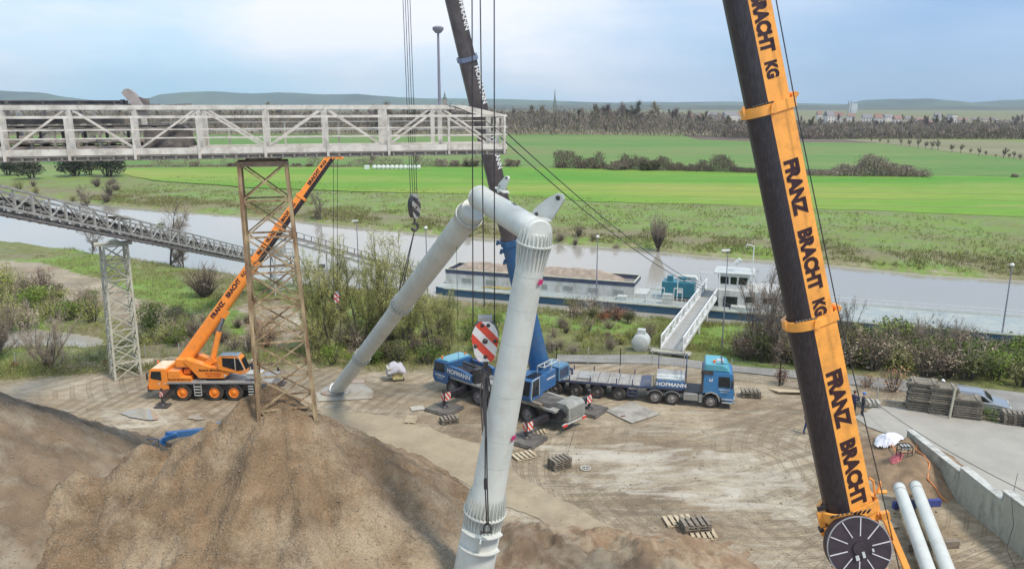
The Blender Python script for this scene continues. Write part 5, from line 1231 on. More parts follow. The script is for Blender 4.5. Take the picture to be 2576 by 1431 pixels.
# ---------------------------------------------------------------- BLUE LOW LOADER
TRZ = math.radians(-13.2); d_ = Vector((math.cos(TRZ), math.sin(TRZ), 0)); nf = Vector((-d_.y, d_.x, 0))
TO = Vector((3.37, 56.78, 0)) + nf*1.15
tr = thing('semi_truck', TO, 'blue tractor unit with low-loader trailer parked behind the blue crane', 'truck', rz=TRZ)
RIMT = mat('dusty_truck_rim', (.30,.28,.26), .5, var=.2); RIMD = mat('dark_truck_rim', (.085,.075,.075), .5, dirt=(.24,.22,.2), damt=.6)
for x in (0, 1.6, 3.25, 4.9): 
    for sgn in (1, -1): wheel(tr, x, sgn*1.02, .53, .50, RIMD, out=sgn)
for x in (7.62, 8.87, 11.68):
    for sgn in (1, -1): wheel(tr, x, sgn*1.02, .52, .46 if x < 11 else .34, RIMT, out=sgn)
b = MB(); b.side([(-.9,1.12),(6.6,1.12),(7.0,1.18),(9.6,1.18),(9.6,1.38),(6.9,1.38),(6.5,1.30),(-.9,1.30)], -1.25, 1.25); tf = b.make('trailer_frame', NAVY, tr, bevel=.01)
b = MB(); b.box(-.85,6.45,-1.2,1.2,1.305,1.34)
for x in (-.3,.9,2.6,4.3,5.9): b.box(x,x+.12,-1.22,1.22,1.34,1.40)
b.make('trailer_deck', mat('grey_weathered_deck', (.33,.315,.29), .85, var=.2, scale=4, dirt=(.2,.18,.16), damt=.6), tr)
b = MB()
for k in range(9): b.box(-.8+k*.8,-.76+k*.8,-1.1,1.1,1.342,1.352)
b.make('deck_seams', DARK, tr)
b = MB()
for x in (-.5,1.1,2.7,4.7,5.9):
    for y in (-1.2,1.2): b.box(x-.04,x+.04,y-.04,y+.04,1.30,1.75)
split(b.make('stake', NAVY, tr))
b = MB(); b.beam((.1,.9,1.8),(1.1,.1,1.75),.16,.16); b.beam((.1,.9,1.35),(.1,.9,1.8),.14); b.beam((1.1,.1,1.35),(1.1,.1,1.75),.14); b.beam((.5,.6,1.7),(.9,.7,1.6),.1); b.make('lashing_frame', NAVY, tr)
b = MB(); b.box(1.65,2.75,-.9,.6,1.36,1.43); b.box(1.65,2.75,-.9,-.86,1.43,1.50); b.make('deck_tray', GREY, tr)
for x in (0, 1.6, 3.25, 4.9):
    b = MB(); b.box(x-.62,x+.62,-.7,.7,.55,1.12); b.box(x-.5,x+.5,-1.2,1.2,1.06,1.12); b.make('axle_housing', DARK, tr)
b = MB(); b.box(5.5,6.3,-1.2,-.85,.45,.52); b.box(5.5,6.3,-1.2,-.85,.75,.82); b.box(5.5,5.56,-1.2,-.85,.42,1.12); b.box(6.24,6.3,-1.2,-.85,.42,1.12); b.tube([(5.9,-1.24,.95),(5.9,-1.18,.95)],.1,10); b.make('support_frame', NAVY, tr)
# gooseneck over the tractor
b = MB(); b.box(7.75,9.75,-1.3,-1.15,1.34,1.92); sp_ = b.make('name_board', BLUE, tr, bevel=.015)
lettering('HOFMANN', .42, tr, (8.78,-1.312,1.63), (1,0,0), (0,0,1), WINK, sx=1.05, bold=.03)
b = MB(); b.box(7.75,9.75,1.15,1.3,1.34,1.92); b.make('name_board', BLUE, tr, bevel=.015)
for k, (y0, y1) in enumerate([(-1.12,-.62),(-.56,-.10),(-.04,.44),(.5,1.1)]):
    b = MB(); b.box(7.7,9.68,y0,y1,1.40,1.96+.02*(k % 2)); b.box(7.66,9.72,y0-.01,y1+.01,1.96+.02*(k % 2),2.02+.02*(k % 2)) if k < 3 else b.box(7.66,9.72,y0,y1,1.96,2.0)
    b.make('tool_box', LGREY if k in (0, 1) else GREY, tr, bevel=.01)
b = MB(); b.box(9.78,9.86,-1.25,1.25,1.36,1.5); b.beam((9.82,-1.2,1.4),(9.82,-1.2,3.3),.10); b.beam((9.82,1.2,1.4),(9.82,1.2,3.3),.10); b.beam((7.7,1.15,1.5),(7.7,1.15,3.2),.06)
b.beam((9.82,1.2,3.3),(7.7,1.15,3.2),.05); b.beam((9.82,-1.2,2.6),(9.82,1.2,2.6),.06); b.beam((9.82,1.2,3.28),(9.82,-1.2,3.28),.07); b.make('headboard', NAVY, tr)
b = MB(); b.box(7.3,7.45,-1.2,-1.0,1.36,2.3); b.beam((7.55,-1.1,1.4),(7.6,-.9,2.4),.1); b.tube([(7.5,-1.1,2.3),(7.55,-1.12,1.6),(7.62,-1.15,1.4)],.07,6); b.make('strap_bundle', mat('faded_strap_bundle', (.38,.34,.25), .8), tr)
striped(tr, 'warning_stripes', (9.88,-1.1,2.3), (0,1,0), (0,0,1), .18, 1.5, 2, slant=.5)
# tractor
b = MB(); b.box(6.9,13.4,-.5,.5,.72,1.05); b.box(9.7,11.0,-.95,.95,.95,1.08); b.make('tractor_chassis', DARK, tr)
for x in (7.62, 8.87):
    for sgn in (1, -1):
        P = arc(x, .52, .64, .60, 20, 160, 10)+arc(x, .52, .60, .56, 160, 20, 10); b = MB(); b.side(P, min(sgn*.78,sgn*1.27), max(sgn*.78,sgn*1.27)); b.make('mudguard', GREY, tr)
b = MB(); b.box(9.70,10.75,-1.22,-.55,.48,1.02); b.make('fuel_tank', mat('aluminium_tank', (.36,.36,.34), .35, metal=.5), tr, bevel=.05)
b = MB(); b.box(10.82,11.05,-1.2,-.8,.4,1.0); b.make('battery_box', GREY, tr)
b = MB(); b.side([(11.05,1.02),(11.1,1.14),(11.35,1.2),(12.0,1.2),(12.35,1.0),(12.5,.72),(13.15,.55),(13.3,.75),(13.3,1.5),(13.15,2.72),(13.0,2.82),(11.05,2.82)], -1.22, 1.22); tc_ = b.make('cab', mat('bright_blue_cab_paint', (.045,.19,.40), .35, var=.06, dirt=(.1,.18,.28), damt=.3), tr, bevel=.06)
b = MB(); b.side([(11.10,2.83),(12.98,2.83),(12.75,3.25),(12.3,3.42),(11.15,3.42)], -1.12, 1.12); b.make('high_roof', mat('turquoise_roof', (.10,.36,.44), .35, var=.08, dirt=(.15,.3,.38), damt=.4), tc_, bevel=.10)
b = MB(); b.box(12.0,12.5,-.3,.3,3.40,3.44); b.make('roof_hatch', LGREY, tc_)
b = MB(); b.side([(12.15,1.72),(13.02,1.72),(12.94,2.52),(12.15,2.52)], -1.232, -1.218); b.side([(12.15,1.72),(13.02,1.72),(12.94,2.52),(12.15,2.52)], 1.218, 1.232); split(b.make('side_window', GLASS, tc_))
b = MB(); b.prism([(-1.1,-.46),(1.1,-.46),(1.05,.46),(-1.05,.46)], (13.235,0,2.15), (0,1,0), Vector((-.12,0,.99)), (1,0,.12), 0, .02); b.make('windscreen', GLASS, tc_)
b = MB(); b.side([(11.25,.98),(11.35,1.10),(11.68,1.22),(12.05,1.10),(12.2,.9),(12.28,.6),(12.36,.6),(12.28,.95),(12.1,1.2),(11.68,1.33),(11.3,1.2)], -1.27, -.85); b.make('wheel_arch', GREY, tc_)
b = MB(); b.box(12.5,13.2,-1.26,-.9,.50,.58); b.box(12.45,13.25,-1.26,-.9,.76,.84); b.make('steps', LGREY, tc_)
b = MB(); b.box(13.2,13.42,-1.22,1.22,.45,.85); b.make('bumper', GREY, tc_, bevel=.04)
b = MB(); b.box(10.98,11.10,-1.25,1.25,1.2,2.75); b.box(10.9,11.75,-1.27,-1.05,2.62,2.92); b.make('air_deflector', DARK, tc_)
b = MB(); b.box(13.05,13.22,-1.52,-1.36,1.75,2.35); b.beam((13.1,-1.2,2.4),(13.12,-1.45,2.35),.04); b.make('mirror', DARK, tc_, bevel=.02)
b = MB(); b.tube([(11.8,-.75,3.42),(11.8,-.75,3.62)], .10, 12); b.make('beacon', ORANGE, tc_, smooth=True)
b = MB(); b.box(11.9,12.7,-1.0,-.95,3.42,3.46); b.beam((12.35,-.9,3.46),(12.35,.9,3.46),.07); b.make('roof_bar', DARK, tc_)
lettering('HOFMANN', .15, tr, (12.60,-1.240,1.52), (1,0,0), (0,0,1), WINK); lettering('Engineering', .11, tr, (12.60,-1.240,1.35), (1,0,0), (0,0,1), WINK)
lettering('bf', .34, tr, (11.62,-1.240,2.20), (1,0,0), (0,0,1), WINK)
# ---------------------------------------------------------------- RED AND WHITE MAIN HOOK BLOCK, ROPES, SLING
HB = PY(1221, 853, 30.9)
hk = hookblock('hook_block', HB, 1.12, 1.78, .5, 'big red and white striped hook block hanging in front of the blue crane', hookh=.8)
for u0, u1, v1, lb in ((1187, 1190, 822, 'left hoist rope of the big striped hook block'), (1206, 1218, 772, 'middle hoist rope of the big striped hook block'), (1243, 1244, 812, 'right hoist rope of the big striped hook block')):
    cable('hoist_rope', [PY(u0, -160, 29.6), PY(u1, v1, 30.9)], .024, lb, 'rope')
lug = PY(1226, 1335, 29.75)
top = HB-Vector((0,0,1.55))
shackle = thing('shackle', lug, 'dark lifting shackle on the padeye near the foot of the pipe frame', 'shackle')
b = MB(); pts = [lug+Vector((math.cos(an)*.16, math.sin(an)*.06, .12+math.sin(an)*.20)) for an in [math.radians(-50+280*i/14) for i in range(15)]]; b.tube(pts, .045, 8); b.tube([lug+Vector((-.24,0,-.06)), lug+Vector((.2,0,-.06))], .05, 8); b.tube([lug+Vector((-.30,0,-.06)), lug+Vector((-.22,0,-.06))], .09, 8)
b.make('bow', DARK, shackle, world=True)
b = MB(); mid = PY(1222, 1215, 29.55); m2_ = PY(1221, 1100, 29.62); m3_ = PY(1219, 1005, 30.25)
b.tube([lug+Vector((-.02,0,.3)), mid+Vector((-.03,0,0)), m2_, m3_, top], .032, 6); b.tube([lug+Vector((.05,0,.3)), mid+Vector((.06,-.03,0)), m2_+Vector((.05,0,0)), m3_+Vector((.05,0,0)), top+Vector((.04,0,0))], .032, 6); b.tube([mid+Vector((0,0,.2)), mid-Vector((0,0,.25))], .085, 8)
tag(b.make('lifting_sling', ROPE, world=True), 'dark doubled lifting sling between the striped hook block and the shackle', 'sling')
b = MB()
for i in range(5):
    x = -.16+.08*i; b.tube([top+Vector((x*.5,0,.15)), top+Vector((x*1.5,0,-.9-.2*(i%2))), top+Vector((x*.6,.02,-3.6))], .035, 6)
b.tube([top+Vector((0,0,.1)), top+Vector((0,0,-1.0))], .12, 8); tag(b.make('chain_sling', mat('rusty_chain_steel', (.15,.12,.11), .6), world=True), 'bunch of chains hanging from the big hook behind the sling', 'chain')
# blue crane's hook over the far leg
lm = F1.lerp(T1, .555); H2 = PY(1042, 520, 46.6)
hookblock('hook_block', H2, .62, 1.34, .50, 'dark striped hook block above the collar of the far pipe leg', stripes='dark', hookh=.9, rz=math.radians(38))
for i, du in enumerate((-9, -3, 3, 9)):
    cable('hoist_rope', [PY(1018+du, -120, 46.6), PY(1041+du*.9, 492, 46.6)], .02, ['outermost left','second','third','outermost right'][i]+' rope of the dark hook block above the far pipe leg', 'rope', group='ropes of the dark hook block')
for i, du in enumerate((-8, 8)):
    cable('lifting_chain', [H2-Vector((0,0,1.35)), Vector((lm.x+du*.012, lm.y-.2, lm.z+.62))], .03, ('left' if du < 0 else 'right')+' chain from the dark hook down to the far pipe leg', 'chain')
# ---------------------------------------------------------------- BLUE AERIAL LIFT BEHIND THE PILE
al = G(375, 1140, 0); lift = thing('aerial_lift', (al.x+1.2, al.y+3.2, 0), 'blue aerial work platform half hidden behind the gravel pile', 'aerial lift')
LB = mat('lift_blue_paint', (.04,.17,.42), .4, dirt=(.12,.2,.3), damt=.4)
A0 = PY(413, 1103, 47.0); A1 = PY(520, 1083, 49.5)
b = MB(); b.beam(A0+Vector((.2,0,.25)), A1, .42, .40); b.beam(A0, A0+Vector((.9,.1,.28)), .5, .3); am = b.make('lift_arm', LB, lift, world=True, bevel=.03)
b = MB(); b.beam(A0, PY(402, 1120, 46.8), .3, .25); b.beam(A0+Vector((.15,0,0)), PY(408, 1122, 46.8)+Vector((.1,0,0)), .12); b.make('arm_knuckle', LB, lift, world=True, bevel=.02)
B0 = PY(352, 1137, 45.0)
bx = MB(); x0, x1, y0, y1, z0, z1 = B0.x-.55, B0.x+.75, B0.y-.5, B0.y+1.0, B0.z-.6, B0.z+.45
for x in (x0, (x0+x1)/2, x1):
    for y in (y0, (y0+y1)/2, y1):
        if x in (x0, x1) or y in (y0, y1): bx.beam((x,y,z0),(x,y,z1),.045)
for z in (z0, (z0+z1)/2, z1):
    bx.beam((x0,y0,z),(x1,y0,z),.045); bx.beam((x0,y1,z),(x1,y1,z),.045); bx.beam((x0,y0,z),(x0,y1,z),.045); bx.beam((x1,y0,z),(x1,y1,z),.045)
bx.make('basket', mat('blue_grey_basket', (.16,.21,.29), .5), lift, world=True)
b = MB(); b.box(x1-.45,x1-.02,y0+.2,y0+.8,z0,z0+.6); b.prism([(0,0),(.5,0),(.62,.9),(.45,.85)], (x1-.45,y0+.3,z0+.1), (1,0,0), (0,0,1), (0,1,0), 0, .35); b.make('basket_box', LB, lift, world=True, bevel=.03)
LX = PY(625,1075,50.5).x; b = MB(); b.box(LX-1.4,LX+1.4,50,52,.3,.95); b.make('lift_chassis', LB, lift, world=True, bevel=.05)
b = MB(); b.beam(A1, Vector((LX, 51, .9)), .4, .4); b.make('lift_arm', LB, lift, world=True)
b = MB(); b.beam(PY(408,1122,46.8), Vector((x1, y0+.6, z0+.1)), .18, .18); b.make('basket_arm', LB, lift, world=True)
for x in (-.9, .9):
    for sgn in (-1, 1): wheel(lift, LX+x-lift.location.x, 51-lift.location.y+sgn*.9, .38, .3, RIMG, out=sgn)
# ---------------------------------------------------------------- SILVER CAR
cg = G(2452, 1035, .05); car = thing('parked_car', (cg.x+.2, cg.y+.3, .05), 'silver hatchback parked on the road behind the stacked timber mats', 'car', rz=math.radians(-24))
SIL = mat('silver_car_paint', (.40,.41,.42), .25, metal=.5, var=.04)
b = MB(); b.side([(-2.0,.35),(2.05,.35),(2.12,.6),(2.0,.82),(1.1,.98),(-1.9,.98),(-2.1,.8)], -.86, .86); b.make('body', SIL, car, bevel=.08)
b = MB(); b.prism([(-1.95,.98),(1.0,.98),(.35,1.46),(-1.5,1.50)], (0,0,0), (1,0,0), (0,0,1), (0,1,0), -.78, .78); cabn = b.make('cabin', SIL, car, bevel=.07)
b = MB(); P = [(-1.70,1.02),(.72,1.02),(.25,1.38),(-1.4,1.40)]; b.side(P, -.81, -.785); b.side(P, .785, .81); b.make('side_window', GLASS, cabn)
b = MB(); b.prism([(-.68,-.26),(.68,-.26),(.6,.26),(-.6,.26)], (.72,0,1.24), (0,1,0), Vector((-.78,0,.6)), (.6,0,.78), 0, .03); b.make('windscreen', GLASS, cabn)
b = MB(); b.beam((-1.4,-.7,1.56),(.2,-.7,1.54),.04); b.beam((-1.4,.7,1.56),(.2,.7,1.54),.04); b.make('roof_rail', SIL, cabn)
for x in (-1.25, 1.3):
    for sgn in (-1, 1): wheel(car, x, sgn*.80, .31, .2, RIMG, out=sgn)
for y in (-.6, .6): b = MB(); b.box(2.04,2.10,y-.18,y+.18,.62,.78); b.make('headlight', WHITE, car, bevel=.02)
# ---------------------------------------------------------------- RIVER BARGE
r0 = G(1092, 741, WZ); r1 = G(2600, 869, WZ); rd = (r1-r0).normalized(); RL = (r1-r0).length+8; RZ = math.atan2(rd.y, rd.x)
bg_ = thing('river_barge', r0+Vector((0,0,0)), 'long blue river barge loaded with gravel moored along the near bank', 'barge', rz=RZ)
def rx_of(u, v=770):
    p = G(u, v, WZ+1); a = (Vector((p.x, p.y, 0))-Vector((r0.x, r0.y, 0))); 
    lo, hi = -5., 100.
    for _ in range(40):
        m_ = (lo+hi)/2; q = r0+rd*m_-Vector((0,0,CAMH)); dep = q.y*CP-q.z*SP
        if 1288+FPX*q.x/dep < u: lo = m_
        else: hi = m_
    return lo
W_ = 8.2; DK = .95
BWH = mat('weathered_ship_white', (.56,.56,.54), .55, var=.08, dirt=(.36,.33,.28), damt=.7, dscale=.9, stretch=(1,1,.4))
HULL = mat('barge_hull_blue', (.025,.085,.15), .5, dirt=(.07,.11,.14), damt=.6, stretch=(.4,1,2))
RLB = RL
b = MB(); 
out = [(0,.6),(1.5,0),(RLB-4,0),(RLB,W_/2),(RLB-4,W_),(1.5,W_),(0,W_-.6)]
b.prism(out, (0,0,-1.2), (1,0,0), (0,1,0), (0,0,1), 0, 1.2+DK); b.make('hull', HULL, bg_)
b = MB(); b.prism([(x, y*1.0) for x, y in out], (0,0,DK+.003), (1,0,0), (0,1,0), (0,0,1), 0, .03); b.make('deck', mat('barge_deck_grey', (.30,.34,.33), .6, dirt=(.42,.42,.37), damt=.6, dscale=.4), bg_)
b = MB(); b.beam((1.5,-.04,DK+.03),(RLB-4,-.04,DK+.03),.08,.14); b.beam((1.5,W_+.04,DK+.03),(RLB-4,W_+.04,DK+.03),.08,.14); b.make('rubbing_strake', mat('cream_strake', (.52,.52,.40), .6, dirt=(.3,.28,.2), damt=.5), bg_)
hx1 = rx_of(1583); hy0, hy1, HZ = 2.6, 7.2, 3.0
for nm, seg in (('near', ((.6,hy0),(hx1,hy0))), ('far', ((.6,hy1),(hx1,hy1))), ('end', ((hx1,hy0),(hx1,hy1))), ('stern', ((.6,hy0),(.6,hy1)))):
    (xa, ya), (xb_, yb) = seg
    b = MB(); b.beam((xa,ya,(DK+HZ-.55)/2+.02),(xb_,yb,(DK+HZ-.55)/2+.02),.08,HZ-.55-DK); b.make('coaming_wall', BWH, bg_)
    b = MB(); b.beam((xa,ya,HZ-.28),(xb_,yb,HZ-.28),.14,.52); b.make('coaming_band', NAVY if nm != 'end' else NAVY, bg_)
    b = MB(); b.beam((xa,ya,HZ),(xb_,yb,HZ),.2,.07); b.make('coaming_rim', mat('cream_strake', (.52,.52,.40), .6), bg_)
for u in (1178, 1240, 1372, 1439, 1504, 1569):
    x = rx_of(u)-1.2; b = MB(); b.box(x-.75,x+.75,hy0-.07,hy0-.045,DK+.35,DK+1.05); b.make('window_frame', LGREY, bg_)
    b = MB(); b.box(x-.65,x+.65,hy0-.085,hy0-.07,DK+.42,DK+.98); b.make('window', mat('faded_window_panel', (.28,.29,.27), .5), bg_)
nx_, ny_ = 120, 22; vs = []
for j in range(ny_):
    for i in range(nx_):
        x = .7+(hx1-.9)*i/(nx_-1); y = hy0+.1+(hy1-hy0-.2)*j/(ny_-1); k = 1-abs(2*j/(ny_-1)-1)
        e = min(1, (x-.6)/2.5, (hx1-x)/4.5); z = HZ-.55+1.35*k*max(0, e)+.3*fbm(x, y, .35, 4)*max(.1, e)*k-(.55 if hx1-x < 2.0 else 0)
        vs.append((x, y, z))
b = MB().add(vs, [(j*nx_+i, j*nx_+i+1, (j+1)*nx_+i+1, (j+1)*nx_+i) for j in range(ny_-1) for i in range(nx_-1)])
gl_ = b.make('gravel_cargo', mat('barge_gravel', (.33,.265,.21), .95, var=.25, scale=1.5, bump=1, bscale=6, dirt=(.22,.17,.13), damt=.6), None, loc=(0,0,0)); gl_.data.polygons.foreach_set('use_smooth', [True]*len(gl_.data.polygons))
gl_.location = r0; gl_.rotation_euler = (0,0,RZ); tag(gl_, 'brown gravel heaped in the hold of the blue barge', 'gravel')
def rails(x0, x1, y, z0, h, step, parent, name='deck_rail'):
    b = MB(); x = x0
    while x <= x1+.01: b.beam((x,y,z0),(x,y,z0+h),.045); x += step
    for k in (1, .55): b.beam((x0,y,z0+h*k),(x1,y,z0+h*k),.04)
    b.make(name, WHITE, parent)
rails(hx1+1, rx_of(1760), .4, DK, .95, 1.4, bg_); rails(hx1+1, rx_of(1960), W_-.3, DK, .95, 1.4, bg_); rails(rx_of(2100), RLB-4, W_-.3, DK, .85, 2.0, bg_); rails(rx_of(2130), RLB-6, .5, DK, .5, 2.6, bg_)
b = MB(); x = rx_of(1640); b.box(x-2.8,x-1.2,3,6,DK,DK+.6); b.box(x-4.6,x-3.4,1.2,2.4,DK,DK+.5); b.box(x+1,x+2.2,.9,1.6,DK,DK+1.3); b.box(x+5,x+6.5,1.5,3,DK,DK+.8); b.box(x+9,x+12,1,2.2,DK,DK+.4); b.tube([(x-1,1.2,DK),(x-1,1.2,DK+.5)],.15,10); split(b.make('deck_fitting', LGREY, bg_, bevel=.03))
b = MB()
for (u, y) in ((1655,1.1),(1700,1.3)): x = rx_of(u); b.beam((x-.5,y,DK),(x-.5,y,DK+2.0),.09); b.beam((x+.5,y,DK),(x+.5,y,DK+2.0),.09); b.beam((x-.5,y,DK+2.0),(x+.5,y,DK+2.0),.09)
split(b.make('deck_frame', WHITE, bg_))
b = MB(); x = rx_of(1200)
for i in range(7): b.beam((x+i*.5,1.6+.1*(i % 3),DK+.15+.08*(i % 2)),(x+i*.5+1.6,1.9-.1*(i % 2),DK+.2+.08*(i % 3)),.12)
b.make('yellow_gear', mat('faded_yellow_gear', (.50,.40,.13), .7), bg_)
# wheelhouse and cabin
wx = rx_of(1832)+.2
b = MB(); b.box(wx-1.6,wx+8.5,2.0,7.0,DK,DK+2.1); cab_ = b.make('cabin', BWH, bg_, bevel=.05)
b = MB()
for k in range(3): b.box(wx+1.5+k*2,wx+2.5+k*2,1.96,1.985,DK+.8,DK+1.5)
b.box(wx-1.0,wx+.6,1.95,1.985,DK+.0,DK+1.35); split(b.make('cabin_window', GLASS, cab_))
b = MB(); b.prism([(-1.55,0),(1.55,0),(1.9,1.9),(-1.9,1.9)], (wx,2.6,DK+2.1), (1,0,0), (0,0,1), (0,1,0), 0, 3.2); wh_ = b.make('wheelhouse', WHITE, bg_, bevel=.03)
b = MB(); b.prism([(-1.45,.62),(-.55,.62),(-.6,1.5),(-1.62,1.5)], (wx,2.57,DK+2.1), (1,0,0), (0,0,1), (0,1,0), 0, .02); b.prism([(-.35,.62),(.35,.62),(.38,1.5),(-.38,1.5)], (wx,2.57,DK+2.1), (1,0,0), (0,0,1), (0,1,0), 0, .02); b.prism([(.55,.62),(1.45,.62),(1.62,1.5),(.6,1.5)], (wx,2.57,DK+2.1), (1,0,0), (0,0,1), (0,1,0), 0, .02); split(b.make('wheelhouse_window', GLASS, wh_))
b = MB(); b.box(wx-2.3,wx+2.3,2.2,6.2,DK+4.0,DK+4.12); b.make('wheelhouse_roof', LGREY, wh_, bevel=.03)
b = MB(); b.tube([(wx+2.0,4,DK+4.1),(wx+2.0,4,DK+7.2),(wx+1.2,4,DK+7.4),(wx+1.1,4,DK+7.0)], .07, 6); b.tube([(wx+.3,4,DK+4.1),(wx+.3,4,DK+5.0)],.05,6); b.make('mast', WHITE, wh_)
b = MB(); b.tube([(wx,3.6,DK+5.0),(wx+.6,3.6,DK+5.6)], .28, 12); b.make('radar_dome', WHITE, wh_, smooth=True)
for yy_ in (0,):
    pass
# teal generator on deck
gx = rx_of(1694); gw = r0+rd*gx+Vector((-rd.y, rd.x, 0))*4.2; gen = thing('generator', (gw.x, gw.y, WZ+DK+.03), 'teal generator container standing on the deck of the barge', 'generator', rz=RZ)
b = MB(); b.box(-1.95,1.95,-1.1,1.1,.45,2.3); b.make('container', TEAL, gen, bevel=.04)
b = MB(); b.box(-1.4,-.7,-.6,.1,2.3,2.95); b.box(.2,.9,-.6,.1,2.3,2.85); split(b.make('exhaust_box', TEAL, gen, bevel=.02))
b = MB(); b.tube([(-.2,.5,2.75),(1.9,.5,2.75),(2.2,.5,2.3)], .28, 12); b.make('silencer', LGREY, gen, smooth=True)
b = MB(); b.box(-1.9,1.9,-1.0,1.0,0,.45); b.make('skid', DARK, gen)
b = MB(); b.box(.0,.5,-1.12,-1.1,1.0,1.4); b.make('label_plate', WHITE, gen)
# second, lower pontoon seen through the trees on the left
pg = G(840, 684, WZ); pt = thing('pontoon', (pg.x, pg.y, WZ), 'grey flat pontoon on the river behind the bare trees', 'pontoon', rz=math.radians(-6))
b = MB(); b.prism([(-5.5,-1.0),(5.5,-1.3),(5.5,1.3),(-5.5,1.0)], (0,0,-.4), (1,0,0), (0,1,0), (0,0,1), 0, 1.0); b.make('hull', GREY, pt); b = MB(); b.box(-2.2,-1.4,-.3,.3,.6,1.1); b.tube([(1,0,.6),(1,0,1.2)],.1,8); split(b.make('deck_fitting', DARK, pt))
# ================================================================ VEGETATION
rs = random.Random(11)
def veg_mat(name, cols, rough=.8, scale=.9):
    m = bpy.data.materials.new(name); m.use_nodes = True; t = m.node_tree; b = t.nodes['Principled BSDF']; b.inputs['Roughness'].default_value = rough
    b.inputs['Specular IOR Level'].default_value = .2
    co = t.nodes.new('ShaderNodeTexCoord').outputs['Object']; n = t.nodes.new('ShaderNodeTexNoise'); n.inputs['Scale'].default_value = scale; n.inputs['Detail'].default_value = 5; n.inputs['Roughness'].default_value = .8
    t.links.new(co, n.inputs[0]); oi = t.nodes.new('ShaderNodeObjectInfo')
    f = math_n(t, 'ADD', n.outputs[0], math_n(t, 'MULTIPLY', math_n(t, 'SUBTRACT', oi.outputs['Random'], .5), .30))
    k = len(cols); t.links.new(ramp_n(t, f, [(.30+.42*i/(k-1), c) for i, c in enumerate(cols)]), b.inputs['Base Color']); return m
def fastmesh(name, verts, tris, m, smooth=False):
    verts = np.asarray(verts, dtype=np.float32); tris = np.asarray(tris, dtype=np.int32)
    me = bpy.data.meshes.new(name); me.vertices.add(len(verts)); me.vertices.foreach_set('co', verts.ravel())
    k = tris.shape[1]; me.loops.add(tris.size); me.loops.foreach_set('vertex_index', tris.ravel())
    me.polygons.add(len(tris)); me.polygons.foreach_set('loop_start', np.arange(0, tris.size, k, dtype=np.int32))
    me.update(calc_edges=True); me.materials.append(m); return me
BARK = veg_mat('grey_brown_bark', [(.07,.058,.05),(.13,.11,.09),(.19,.165,.13)])
TWIG = veg_mat('brown_twigs', [(.14,.105,.085),(.25,.20,.155),(.40,.335,.26)])
TWIGY = veg_mat('yellow_green_twigs', [(.20,.19,.09),(.34,.32,.15),(.48,.45,.24)])
FTWIG = veg_mat('far_purple_twigs', [(.12,.085,.078),(.20,.15,.135),(.30,.235,.205)], scale=.25)
FTWG = veg_mat('far_olive_twigs', [(.075,.072,.04),(.13,.12,.065),(.20,.18,.10)], scale=.25)
LGRN = veg_mat('green_leaves', [(.05,.085,.015),(.12,.18,.03),(.25,.32,.06)])
LYEL = veg_mat('yellow_green_leaves', [(.20,.22,.05),(.33,.36,.09),(.50,.50,.18)])
LDRY = veg_mat('dry_brown_leaves', [(.16,.11,.07),(.32,.25,.17),(.54,.47,.36)])
LDARK = veg_mat('dark_bramble_leaves', [(.04,.05,.018),(.12,.125,.045),(.28,.26,.12)])
LRED = veg_mat('rust_red_leaves', [(.12,.035,.018),(.24,.075,.035),(.36,.15,.07)])
LORG = veg_mat('pale_orange_leaves', [(.32,.16,.07),(.46,.26,.13),(.58,.42,.27)])
DENSE = veg_mat('grey_green_evergreen', [(.035,.042,.028),(.065,.072,.045),(.11,.115,.07)])
def rdir(r): 
    z = r.uniform(-1, 1); a = r.uniform(0, 2*PI); k = math.sqrt(1-z*z); return Vector((k*math.cos(a), k*math.sin(a), z))
